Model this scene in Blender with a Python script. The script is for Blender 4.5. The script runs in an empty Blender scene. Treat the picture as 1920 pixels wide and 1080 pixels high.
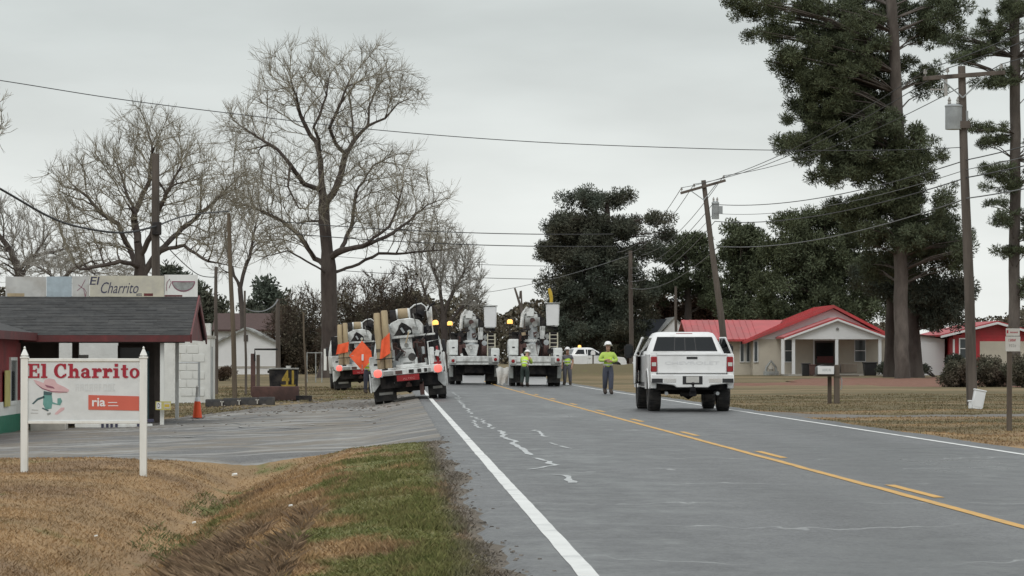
import bpy, bmesh, math, random
import numpy as np
from mathutils import Vector, Matrix, Euler, noise as mnoise
C = bpy.context
col = C.scene.collection
R_ = math.radians
PI = math.pi

# ---------------------------------------------------------------- camera, sky, sun, exposure
FPX = 6200.0
CAMZ = 1.3
cam_d = bpy.data.cameras.new('camera')
cam = bpy.data.objects.new('camera', cam_d)
col.objects.link(cam)
cam_d.sensor_width = 36.0
cam_d.lens = FPX / 1920.0 * 36.0
cam_d.clip_start = 0.5
cam_d.clip_end = 8000
cam.location = (0, 0, CAMZ)
PITCH = math.atan(132 / FPX)
YAW = math.atan(220 / FPX)
cam.rotation_euler = (PI / 2 + PITCH, 0, -YAW)
C.scene.camera = cam
CR = Euler(cam.rotation_euler).to_matrix()

w = bpy.data.worlds.new('World')
C.scene.world = w
w.use_nodes = True
nt = w.node_tree
for n in list(nt.nodes):
    nt.nodes.remove(n)
SUN_EL, SUN_AZ = R_(48), R_(200)
out = nt.nodes.new('ShaderNodeOutputWorld')
bg_sky = nt.nodes.new('ShaderNodeBackground')
sky = nt.nodes.new('ShaderNodeTexSky')
sky.sky_type = 'NISHITA'
sky.sun_disc = False
sky.sun_elevation = SUN_EL
sky.sun_rotation = SUN_AZ
sky.dust_density = 4.0
nt.links.new(sky.outputs[0], bg_sky.inputs['Color'])
bg_sky.inputs['Strength'].default_value = 0.05
bg_cl = nt.nodes.new('ShaderNodeBackground')       # the closed cloud deck that hides most of the blue
tc = nt.nodes.new('ShaderNodeTexCoord')
sx = nt.nodes.new('ShaderNodeSeparateXYZ')
nt.links.new(tc.outputs['Generated'], sx.inputs[0])
ramp = nt.nodes.new('ShaderNodeValToRGB')
e = ramp.color_ramp.elements
e[0].position = 0.0; e[0].color = (0.93, 0.955, 0.92, 1)
e[1].position = 1.0; e[1].color = (1.12, 1.15, 1.17, 1)
for p, c in ((0.035, (0.87, 0.90, 0.875)), (0.10, (0.665, 0.71, 0.70)), (0.30, (0.80, 0.84, 0.835))):
    q = e.new(p); q.color = (*c, 1)
nt.links.new(sx.outputs['Z'], ramp.inputs[0])
mp = nt.nodes.new('ShaderNodeMapping')
mp.inputs['Scale'].default_value = (9, 9, 34)
nt.links.new(tc.outputs['Generated'], mp.inputs[0])
nz = nt.nodes.new('ShaderNodeTexNoise')
nz.inputs['Scale'].default_value = 1.0
nz.inputs['Detail'].default_value = 5
nt.links.new(mp.outputs[0], nz.inputs['Vector'])
mr = nt.nodes.new('ShaderNodeMapRange')
mr.inputs['From Min'].default_value = 0.3; mr.inputs['From Max'].default_value = 0.7
mr.inputs['To Min'].default_value = 0.90; mr.inputs['To Max'].default_value = 1.09
nt.links.new(nz.outputs['Fac'], mr.inputs['Value'])
nt.links.new(ramp.outputs[0], bg_cl.inputs['Color'])
nt.links.new(mr.outputs[0], bg_cl.inputs['Strength'])
mx = nt.nodes.new('ShaderNodeMixShader')
mx.inputs[0].default_value = 0.93
nt.links.new(bg_sky.outputs[0], mx.inputs[1])
nt.links.new(bg_cl.outputs[0], mx.inputs[2])
nt.links.new(mx.outputs[0], out.inputs['Surface'])

sd = bpy.data.lights.new('sun', 'SUN')
sd.energy = 0.9
sd.angle = R_(25)
sd.color = (1.0, 0.97, 0.92)
so = bpy.data.objects.new('sun', sd)
col.objects.link(so)
so.rotation_euler = Vector((-math.sin(SUN_AZ) * math.cos(SUN_EL) * -1, math.cos(SUN_AZ) * math.cos(SUN_EL), math.sin(SUN_EL))).to_track_quat('Z', 'Y').to_euler()
so.location = (0, 0, 60)

vs = C.scene.view_settings
vs.view_transform = 'Standard'
vs.look = 'None'
vs.exposure = 0.0
vs.gamma = 1.0
vs.use_curve_mapping = False
C.scene.cycles.max_bounces = 5
C.scene.cycles.diffuse_bounces = 3
C.scene.cycles.glossy_bounces = 3
C.scene.cycles.transparent_max_bounces = 4

# ---------------------------------------------------------------- helpers
def at(px, py, Y):
    """photo pixel + distance along the road -> point in the place"""
    d = CR @ Vector(((px - 960) / FPX, -(py - 540) / FPX, -1.0))
    t = Y / d.y
    return Vector((d.x * t, Y, CAMZ + d.z * t))

def ss(a, b, x):
    t = min(1.0, max(0.0, (x - a) / (b - a)))
    return t * t * (3 - 2 * t)

def lerp_tab(tab, x):
    if x <= tab[0][0]: return tab[0][1]
    for (a, va), (b, vb) in zip(tab, tab[1:]):
        if x <= b:
            return va + (vb - va) * (x - a) / (b - a)
    return tab[-1][1]

VERGE = [(-40, -.35), (-12, -.24), (-4.4, -.22), (-3.4, -.30), (-2.9, -.45), (-2.45, -.66), (-2.2, -.66), (-1.5, -.36), (-.7, -.10), (0.2, -.01), (0.75, -.015)]
LOT = [(-40, -.7), (-10, -.60), (-6, -.44), (-3, -.34), (-0.6, -.24), (0.75, -.015)]
YARD = [(-40, -.2), (-6, -.17), (-1, -.12), (0.75, -.015)]
LAWN = [(8.9, -.015), (10.2, -.07), (12.5, -.05), (18, 0.0), (60, 0.05)]

def gz(x, y):
    far = .30 * ss(130, 300, y)
    if x < 0.75:
        a, b, c = lerp_tab(VERGE, x), lerp_tab(LOT, x), lerp_tab(YARD, x)
        t = ss(50.5, 54.5, y)
        z = a * (1 - t) + b * t
        t = ss(108, 150, y)
        z = z * (1 - t) + c * t
    elif x < 8.9:
        z = -.015
    else:
        z = lerp_tab(LAWN, x)
    if x < 0.6 or x > 9.0:
        k = min(1.0, abs(x - (0.6 if x < 0.6 else 9.0)) * .8)
        z += k * (.045 * mnoise.noise((x * .55, y * .33, 3.1)) + .02 * mnoise.noise((x * 1.7, y * 1.1, 7.7)))
    return z + far

def on(x, y, dz=0.0):
    return Vector((x, y, gz(x, y) + dz))

def ground_at(px, py, y0=15.0, y1=400.0):
    """where the sight line through a photo pixel meets the ground"""
    prev = None
    y = y0
    while y < y1:
        p = at(px, py, y)
        dz = p.z - gz(p.x, p.y)
        if dz <= 0:
            if prev is None: return on(p.x, p.y)
            a, b = prev, y
            for _ in range(25):
                m = .5 * (a + b); q = at(px, py, m)
                if q.z - gz(q.x, q.y) > 0: a = m
                else: b = m
            q = at(px, py, b)
            return on(q.x, q.y)
        prev = y
        y += .25
    p = at(px, py, y1)
    return on(p.x, p.y)

def setp(o, label=None, cat=None, group=None, kind=None):
    if label: o['label'] = label
    if cat: o['category'] = cat
    if group: o['group'] = group
    if kind: o['kind'] = kind
    return o

def thing(name, label, cat, loc=(0, 0, 0), rz=0.0, group=None, rot=None):
    o = bpy.data.objects.new(name, None)
    o.empty_display_size = .3
    col.objects.link(o)
    o.location = loc
    o.rotation_euler = rot if rot else (0, 0, rz)
    return setp(o, label, cat, group)

def copy_tree(o, parent=None):
    c = o.copy()
    col.objects.link(c)
    if parent: c.parent = parent
    for ch in list(o.children):
        copy_tree(ch, c)
    return c

def link(name, me, mats, parent=None):
    o = bpy.data.objects.new(name, me)
    for m in (mats if isinstance(mats, (list, tuple)) else [mats]):
        me.materials.append(m)
    col.objects.link(o)
    if parent: o.parent = parent
    return o

class MB:
    def __init__(s):
        s.v = []; s.f = []; s.m = []; s.mi = 0
    def add(s, vs_, fs):
        k = len(s.v)
        s.v += [tuple(p) for p in vs_]
        s.f += [tuple(i + k for i in f) for f in fs]
        s.m += [s.mi] * len(fs)
        return s
    def box(s, c, d, R=None, top=(1, 1)):
        hx, hy, hz = d[0] / 2, d[1] / 2, d[2] / 2
        P = []
        for z, kx, ky in ((-hz, 1, 1), (hz, top[0], top[1])):
            for x, y in ((-hx, -hy), (hx, -hy), (hx, hy), (-hx, hy)):
                P.append(Vector((x * kx, y * ky, z)))
        if R is not None: P = [R @ p for p in P]
        c = Vector(c)
        return s.add([p + c for p in P], [(3, 2, 1, 0), (4, 5, 6, 7), (0, 1, 5, 4), (1, 2, 6, 5), (2, 3, 7, 6), (3, 0, 4, 7)])
    def b2(s, x0, x1, y0, y1, z0, z1):
        return s.box(((x0 + x1) / 2, (y0 + y1) / 2, (z0 + z1) / 2), (abs(x1 - x0), abs(y1 - y0), abs(z1 - z0)))
    def tube(s, pts, rs, n=8, cap=True):
        pts = [Vector(p) for p in pts]
        if not isinstance(rs, (list, tuple)): rs = [rs] * len(pts)
        V = []; F = []
        up = None
        for i, p in enumerate(pts):
            d = (pts[min(i + 1, len(pts) - 1)] - pts[max(i - 1, 0)]).normalized()
            if up is None:
                up = Vector((0, 0, 1)) if abs(d.z) < .9 else Vector((1, 0, 0))
            a = d.cross(up).normalized(); b = a.cross(d).normalized(); up = b
            for k in range(n):
                t = 2 * PI * k / n
                V.append(p + (a * math.cos(t) + b * math.sin(t)) * rs[i])
        for i in range(len(pts) - 1):
            for k in range(n):
                k2 = (k + 1) % n
                F.append((i * n + k, i * n + k2, (i + 1) * n + k2, (i + 1) * n + k))
        if cap:
            F.append(tuple(range(n - 1, -1, -1)))
            F.append(tuple((len(pts) - 1) * n + k for k in range(n)))
        return s.add(V, F)
    def cyl(s, p0, p1, r0, r1=None, n=12):
        return s.tube([p0, p1], [r0, r0 if r1 is None else r1], n)
    def lathe(s, prof, n=16, c=(0, 0, 0), R=None):
        V = []; F = []
        for r, z in prof:
            for k in range(n):
                t = 2 * PI * k / n
                V.append(Vector((r * math.cos(t), r * math.sin(t), z)))
        m = len(prof)
        for i in range(m - 1):
            for k in range(n):
                k2 = (k + 1) % n
                F.append((i * n + k, i * n + k2, (i + 1) * n + k2, (i + 1) * n + k))
        F.append(tuple(range(n - 1, -1, -1)))
        F.append(tuple((m - 1) * n + k for k in range(n)))
        if R is not None: V = [R @ p for p in V]
        c = Vector(c)
        return s.add([p + c for p in V], F)
    def prism(s, poly, a0, a1, axis='y'):
        """polygon in the two other axes, pushed from a0 to a1 along axis"""
        def mk(u, v, a):
            return (a, u, v) if axis == 'x' else ((u, a, v) if axis == 'y' else (u, v, a))
        n = len(poly)
        V = [mk(u, v, a0) for u, v in poly] + [mk(u, v, a1) for u, v in poly]
        F = [tuple(range(n)), tuple(range(2 * n - 1, n - 1, -1))]
        for i in range(n):
            j = (i + 1) % n
            F.append((j, i, n + i, n + j))
        return s.add(V, F)
    def hexa(s, p):
        """eight corners: bottom four then top four"""
        return s.add(p, [(3, 2, 1, 0), (4, 5, 6, 7), (0, 1, 5, 4), (1, 2, 6, 5), (2, 3, 7, 6), (3, 0, 4, 7)])
    def sheet(s, quad, t, off=0.0):
        """a thin slab on a quad, raised along its normal"""
        q = [Vector(p) for p in quad]
        nrm = (q[1] - q[0]).cross(q[3] - q[0]).normalized()
        a = [p + nrm * off for p in q]; b = [p + nrm * (off + t) for p in q]
        return s.hexa(a + b)
    def build(s, name, mats, parent=None, bevel=0.0, smooth=True, seg=1):
        me = bpy.data.meshes.new(name)
        me.from_pydata(s.v, [], s.f)
        me.polygons.foreach_set('material_index', s.m)
        bm = bmesh.new(); bm.from_mesh(me)
        bmesh.ops.recalc_face_normals(bm, faces=bm.faces)
        if bevel > 0:
            es = [e_ for e_ in bm.edges if e_.is_manifold and e_.calc_face_angle(0) > .5]
            bmesh.ops.bevel(bm, geom=es, offset=bevel, segments=seg, affect='EDGES', clamp_overlap=True)
        bm.to_mesh(me); bm.free()
        if smooth:
            me.polygons.foreach_set('use_smooth', [True] * len(me.polygons))
            me.set_sharp_from_angle(angle=R_(38))
        return link(name, me, mats, parent)

def fast_mesh(name, V, F, mats, parent=None, smooth=False):
    """V (n,3) and F (m,k) arrays -> one mesh"""
    me = bpy.data.meshes.new(name)
    V = np.asarray(V, dtype=np.float32); F = np.asarray(F, dtype=np.int32)
    m, k = F.shape
    me.vertices.add(len(V)); me.vertices.foreach_set('co', V.ravel())
    me.loops.add(m * k); me.loops.foreach_set('vertex_index', F.ravel())
    me.polygons.add(m)
    me.polygons.foreach_set('loop_start', np.arange(m, dtype=np.int32) * k)
    me.polygons.foreach_set('loop_total', np.full(m, k, dtype=np.int32))
    if smooth: me.polygons.foreach_set('use_smooth', [True] * m)
    me.update(calc_edges=True)
    return link(name, me, mats, parent)

def bake(ob):
    dg = C.evaluated_depsgraph_get()
    me = bpy.data.meshes.new_from_object(ob.evaluated_get(dg))
    return me

def text_geo(s_, bold=0.0, extrude=0.02):
    """letter solid normalised to a unit box: (verts, faces, width/height)"""
    cu = bpy.data.curves.new('t', 'FONT')
    cu.body = s_
    cu.extrude = extrude
    cu.offset = bold
    cu.resolution_u = 3
    o = bpy.data.objects.new('t', cu)
    col.objects.link(o)
    me = bake(o)
    V = [v.co.copy() for v in me.vertices]
    F = [tuple(p.vertices) for p in me.polygons]
    bpy.data.objects.remove(o); bpy.data.curves.remove(cu)
    x0 = min(v.x for v in V); x1 = max(v.x for v in V)
    y0 = min(v.y for v in V); y1 = max(v.y for v in V)
    V = [((v.x - x0) / (x1 - x0), (v.y - y0) / (y1 - y0), v.z / max(extrude, 1e-6)) for v in V]
    return V, F, (x1 - x0) / (y1 - y0)

def put_text(mb, s_, x0, x1, z0, z1, y, depth=.006, bold=0.0, slant=0.0):
    """writing on a face that looks towards -y"""
    V, F, a = text_geo(s_, bold)
    return mb.add([(x0 + u * (x1 - x0) + slant * v * (z1 - z0), y - wv * depth, z0 + v * (z1 - z0)) for u, v, wv in V], F)

# ---------------------------------------------------------------- materials
def nn(t, typ, **kw):
    n = t.nodes.new(typ)
    for k, v in kw.items():
        n.inputs[k.replace('_', ' ')].default_value = v
    return n

def mat(name, c, rough=.6, metal=0.0, var=.12, scale=3.0, c2=None, mixlo=.42, mixhi=.62, bump=0.0, bscale=40.0, spec=.5, emit=0.0, coat=0.0, world=False, stretch=(1, 1, 1), island=0.0):
    m = bpy.data.materials.new(name)
    m.use_nodes = True
    t = m.node_tree
    b = t.nodes['Principled BSDF']
    b.inputs['Roughness'].default_value = rough
    b.inputs['Metallic'].default_value = metal
    b.inputs['Specular IOR Level'].default_value = spec
    b.inputs['Coat Weight'].default_value = coat
    if world:
        src = t.nodes.new('ShaderNodeNewGeometry').outputs['Position']
    else:
        src = t.nodes.new('ShaderNodeTexCoord').outputs['Object']
    mpn = t.nodes.new('ShaderNodeMapping')
    mpn.inputs['Scale'].default_value = stretch
    t.links.new(src, mpn.inputs[0])
    n1 = nn(t, 'ShaderNodeTexNoise', Scale=scale, Detail=6.0, Roughness=.6)
    t.links.new(mpn.outputs[0], n1.inputs['Vector'])
    r1 = t.nodes.new('ShaderNodeValToRGB')
    r1.color_ramp.elements[0].position = .3; r1.color_ramp.elements[1].position = .7
    r1.color_ramp.elements[0].color = (*[max(0, x * (1 - var)) for x in c], 1)
    r1.color_ramp.elements[1].color = (*[min(1, x * (1 + var)) for x in c], 1)
    t.links.new(n1.outputs['Fac'], r1.inputs[0])
    outc = r1.outputs[0]
    if c2:
        n2 = nn(t, 'ShaderNodeTexNoise', Scale=scale * .37, Detail=8.0, Roughness=.65)
        t.links.new(mpn.outputs[0], n2.inputs['Vector'])
        r2 = t.nodes.new('ShaderNodeMapRange')
        r2.inputs['From Min'].default_value = mixlo; r2.inputs['From Max'].default_value = mixhi
        t.links.new(n2.outputs['Fac'], r2.inputs['Value'])
        mxn = t.nodes.new('ShaderNodeMix'); mxn.data_type = 'RGBA'
        t.links.new(r2.outputs[0], mxn.inputs[0])
        t.links.new(outc, mxn.inputs[6]); mxn.inputs[7].default_value = (*c2, 1)
        outc = mxn.outputs[2]
    if island:
        g = t.nodes.new('ShaderNodeNewGeometry')
        r3 = t.nodes.new('ShaderNodeMapRange')
        r3.inputs['To Min'].default_value = 1 - island; r3.inputs['To Max'].default_value = 1 + island
        t.links.new(g.outputs['Random Per Island'], r3.inputs['Value'])
        hs = t.nodes.new('ShaderNodeHueSaturation')
        t.links.new(r3.outputs[0], hs.inputs['Value'])
        t.links.new(outc, hs.inputs['Color'])
        outc = hs.outputs[0]
    t.links.new(outc, b.inputs['Base Color'])
    if emit:
        t.links.new(outc, b.inputs['Emission Color'])
        b.inputs['Emission Strength'].default_value = emit
    if bump:
        n3 = nn(t, 'ShaderNodeTexNoise', Scale=bscale, Detail=5.0)
        t.links.new(mpn.outputs[0], n3.inputs['Vector'])
        bp = t.nodes.new('ShaderNodeBump')
        bp.inputs['Strength'].default_value = bump
        bp.inputs['Distance'].default_value = .02
        t.links.new(n3.outputs['Fac'], bp.inputs['Height'])
        t.links.new(bp.outputs[0], b.inputs['Normal'])
    return m

M = {}
M['white_paint'] = mat('white_paint', (.74, .75, .74), .35, var=.05, c2=(.52, .52, .49), mixlo=.5, mixhi=.75, coat=.2)
M['truck_white'] = mat('truck_white', (.78, .79, .79), .3, var=.04, scale=2.2, c2=(.50, .50, .48), mixlo=.52, mixhi=.80, coat=.4)
M['fleet_white'] = mat('fleet_white', (.72, .74, .73), .38, var=.10, scale=5, c2=(.25, .25, .235), mixlo=.47, mixhi=.70)
M['fleet_grey'] = mat('fleet_grey', (.34, .36, .35), .5, var=.2, scale=5, c2=(.18, .17, .16))
M['wood_white'] = mat('wood_white', (.76, .77, .74), .55, var=.06, scale=6, c2=(.50, .48, .42), mixlo=.52, mixhi=.78, bump=.15, bscale=25, stretch=(1, 1, .25))
M['black_rubber'] = mat('black_rubber', (.022, .022, .023), .75, var=.3, scale=9, c2=(.06, .055, .05), bump=.2)
M['black_plastic'] = mat('black_plastic', (.02, .02, .022), .45, var=.2)
M['black_steel'] = mat('black_steel', (.013, .013, .015), .85, spec=.2, var=.3, scale=7, c2=(.05, .045, .042))
M['glass'] = mat('glass', (.014, .017, .019), .05, var=.1, spec=.28)
M['window_glass'] = mat('window_glass', (.05, .06, .065), .1, var=.2, scale=2, spec=.4)
M['chrome'] = mat('chrome', (.72, .72, .72), .18, metal=.9, var=.05)
M['steel'] = mat('steel', (.34, .36, .37), .45, metal=.5, var=.12, scale=6)
M['galv'] = mat('galv', (.40, .43, .44), .5, var=.1, scale=5, c2=(.30, .32, .33))
M['tail_red'] = mat('tail_red', (.27, .012, .016), .2, var=.1)
M['lamp_red'] = mat('lamp_red', (1.0, .16, .13), .3, var=.05, emit=.9)
M['lamp_amber'] = mat('lamp_amber', (1.0, .50, .12), .3, var=.05, emit=1.3)
M['red_wall'] = mat('red_wall', (.27, .018, .022), .6, var=.2, scale=3, c2=(.16, .015, .018), bump=.1)
M['red_trim'] = mat('red_trim', (.14, .026, .027), .6, var=.25, scale=5, c2=(.09, .026, .026))
M['red_siding'] = mat('red_siding', (.42, .025, .035), .5, var=.12, scale=2, c2=(.33, .03, .035))
M['red_roof'] = mat('red_roof', (.45, .058, .062), .45, var=.12, scale=1.2, c2=(.34, .065, .065), stretch=(1, 1, 1))
M['shingle'] = mat('shingle', (.042, .043, .044), .9, var=.28, scale=9, c2=(.064, .064, .063), bump=.5, bscale=14)
M['shingle_tab'] = mat('shingle_tab', (.046, .047, .048), .9, var=.25, scale=7, c2=(.066, .066, .065), bump=.4, bscale=30, island=.22)
M['shingle_blue'] = mat('shingle_blue', (.035, .04, .05), .9, var=.2, scale=6, bump=.3)
M['shingle_brown'] = mat('shingle_brown', (.075, .045, .04), .9, var=.2, scale=5, bump=.3)
M['green_wall'] = mat('green_wall', (.012, .16, .095), .55, var=.15, scale=3)
M['stucco'] = mat('stucco', (.52, .48, .40), .8, var=.06, scale=1.5, c2=(.44, .40, .34), mixlo=.5, mixhi=.8, bump=.15)
M['vinyl_white'] = mat('vinyl_white', (.74, .75, .76), .5, var=.05, scale=1.2)
M['block_white'] = mat('block_white', (.68, .69, .67), .8, var=.1, scale=2.4, c2=(.40, .37, .30), mixlo=.54, mixhi=.74, bump=.3, bscale=18)
M['brick'] = mat('brick', (.17, .085, .065), .85, var=.25, scale=8, bump=.3)
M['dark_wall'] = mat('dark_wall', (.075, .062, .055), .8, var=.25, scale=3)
M['teal'] = mat('teal', (.13, .24, .27), .6, var=.15)
M['pole_wood'] = mat('pole_wood', (.078, .064, .054), .85, var=.35, scale=5, c2=(.135, .112, .095), bump=.5, bscale=30, stretch=(1, 1, .12))
M['pole_light'] = mat('pole_light', (.115, .090, .064), .85, var=.25, scale=5, bump=.4, stretch=(1, 1, .12))
M['post_wood'] = mat('post_wood', (.085, .065, .05), .85, var=.3, scale=6, c2=(.12, .10, .08), bump=.5, stretch=(1, 1, .15))
M['log_tan'] = mat('log_tan', (.46, .37, .23), .75, var=.2, scale=6, c2=(.28, .21, .14), bump=.3, stretch=(1, 1, .2))
M['bark'] = mat('bark', (.062, .048, .043), .95, var=.3, scale=3, c2=(.095, .08, .07), bump=.8, bscale=9, stretch=(1, 1, .4))
M['bark_grey'] = mat('bark_grey', (.118, .102, .090), .95, var=.35, scale=3, c2=(.070, .058, .050), bump=1.0, bscale=6, stretch=(1, 1, .35))
M['twig'] = mat('twig', (.255, .232, .180), .9, var=.25, scale=.6)
M['twig_pale'] = mat('twig_pale', (.32, .305, .275), .9, var=.2, scale=.6)
M['twig_brown'] = mat('twig_brown', (.085, .062, .045), .9, var=.3, scale=.6)
M['needle'] = mat('needle', (.088, .106, .064), .8, var=.3, scale=.5, c2=(.074, .086, .044), spec=.2, island=.35)
M['needle_dark'] = mat('needle_dark', (.074, .090, .070), .8, var=.3, scale=.5, c2=(.100, .096, .068), spec=.2, island=.35)
M['leaf_brown'] = mat('leaf_brown', (.085, .052, .035), .85, var=.3, scale=.4, c2=(.06, .045, .03), spec=.2, island=.4)
M['leaf_olive'] = mat('leaf_olive', (.105, .096, .070), .85, var=.3, scale=.35, c2=(.08, .06, .042), spec=.2, island=.4)
M['shrub'] = mat('shrub', (.095, .095, .066), .85, var=.3, scale=.8, c2=(.10, .074, .058), spec=.2, island=.4)
M['orange'] = mat('orange', (.85, .10, .025), .55, var=.08)
M['orange_cloth'] = mat('orange_cloth', (.90, .13, .045), .7, var=.12, scale=5)
M['orange_print'] = mat('orange_print', (.58, .125, .085), .5, var=.05)
M['cream'] = mat('cream', (.58, .55, .44), .7, var=.1, scale=4, c2=(.42, .40, .36), mixlo=.5, mixhi=.75)
M['weathered'] = mat('weathered', (.52, .52, .50), .75, var=.12, scale=3, c2=(.36, .33, .29), mixlo=.46, mixhi=.7)
M['bluegrey'] = mat('bluegrey', (.38, .45, .49), .7, var=.12, scale=6)
M['letter_red'] = mat('letter_red', (.33, .012, .030), .5, var=.1, scale=9)
M['letter_navy'] = mat('letter_navy', (.05, .05, .09), .6, var=.15)
M['pink'] = mat('pink', (.62, .42, .44), .6, var=.08, scale=9)
M['pink_dark'] = mat('pink_dark', (.25, .10, .14), .6, var=.1)
M['cactus_green'] = mat('cactus_green', (.12, .30, .28), .6, var=.12, scale=12)
M['cactus_dark'] = mat('cactus_dark', (.05, .10, .11), .6, var=.12)
M['grey_print'] = mat('grey_print', (.42, .45, .46), .6, var=.1)
M['sign_face'] = mat('sign_face', (.66, .69, .70), .45, var=.06, scale=5, c2=(.52, .55, .55), mixlo=.5, mixhi=.8)
M['emblem_yellow'] = mat('emblem_yellow', (.30, .21, .03), .7, var=.3, scale=6)
M['dull_pink'] = mat('dull_pink', (.50, .16, .15), .6, var=.15, scale=9)
M['yellow'] = mat('yellow', (.55, .38, .04), .6, var=.15)
M['sand_yellow'] = mat('sand_yellow', (.50, .45, .16), .6, var=.15)
M['rust'] = mat('rust', (.10, .052, .045), .8, var=.25, scale=4, c2=(.06, .035, .032), bump=.3)
M['concrete'] = mat('concrete', (.40, .38, .34), .85, var=.15, scale=5, bump=.2)
M['trim_brown'] = mat('trim_brown', (.045, .032, .028), .6, var=.2)
M['emboss'] = mat('emboss', (.66, .67, .68), .4, var=.05)
M['skin'] = mat('skin', (.42, .25, .18), .6, var=.06)
M['vest_lime'] = mat('vest_lime', (.50, .74, .06), .6, var=.06, emit=0.0)
M['vest_silver'] = mat('vest_silver', (.55, .58, .55), .4, var=.06)
M['shirt_lime'] = mat('shirt_lime', (.45, .62, .12), .7, var=.06)
M['denim'] = mat('denim', (.055, .062, .088), .8, var=.15, scale=8)
M['trouser_grey'] = mat('trouser_grey', (.12, .12, .14), .8, var=.15, scale=8)
M['trouser_green'] = mat('trouser_green', (.03, .045, .04), .8, var=.15, scale=8)
M['boot'] = mat('boot', (.04, .028, .02), .7, var=.2)
M['hat_white'] = mat('hat_white', (.80, .80, .80), .3, var=.03)
M['eye'] = mat('eye', (.02, .015, .012), .3, var=.05)
M['wire'] = mat('wire', (.045, .047, .05), .7, var=.1)
M['wire_pale'] = mat('wire_pale', (.15, .155, .16), .7, var=.1)
M['ceramic'] = mat('ceramic', (.36, .35, .33), .3, var=.1)
M['line_white'] = mat('line_white', (.70, .71, .69), .55, var=.08, scale=3, c2=(.36, .37, .37), mixlo=.52, mixhi=.72, world=True, bump=.2)
M['line_yellow'] = mat('line_yellow', (.60, .34, .075), .6, var=.10, scale=4, c2=(.40, .27, .11), mixlo=.48, mixhi=.72, world=True, bump=.2)
M['streak'] = mat('streak', (.46, .48, .48), .45, var=.25, scale=13, c2=(.13, .133, .135), mixlo=.50, mixhi=.66, world=True)
M['wet_sheen'] = mat('puddle_sheen', (.33, .335, .325), .3, var=.3, c2=(.13, .125, .115), mixlo=.46, mixhi=.62, scale=6, world=True)  # puddle brightness is put into the pale base colour
M['water'] = mat('water', (.05, .055, .06), .04, var=.1, spec=.6, world=True)
M['stone'] = mat('stone', (.145, .128, .110), .9, var=.4, scale=5, world=True, island=.5)
M['litter'] = mat('litter', (.75, .75, .72), .6, var=.06)
M['gravel'] = mat('gravel', (.175, .165, .15), .9, var=.3, scale=7, c2=(.11, .095, .08), mixlo=.4, mixhi=.66, bump=.7, bscale=9, world=True, stretch=(1, .6, 1))
M['mulch'] = mat('mulch', (.185, .080, .050), .95, var=.35, scale=4, c2=(.22, .14, .085), mixlo=.5, mixhi=.7, bump=.6, bscale=12, world=True)

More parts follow.
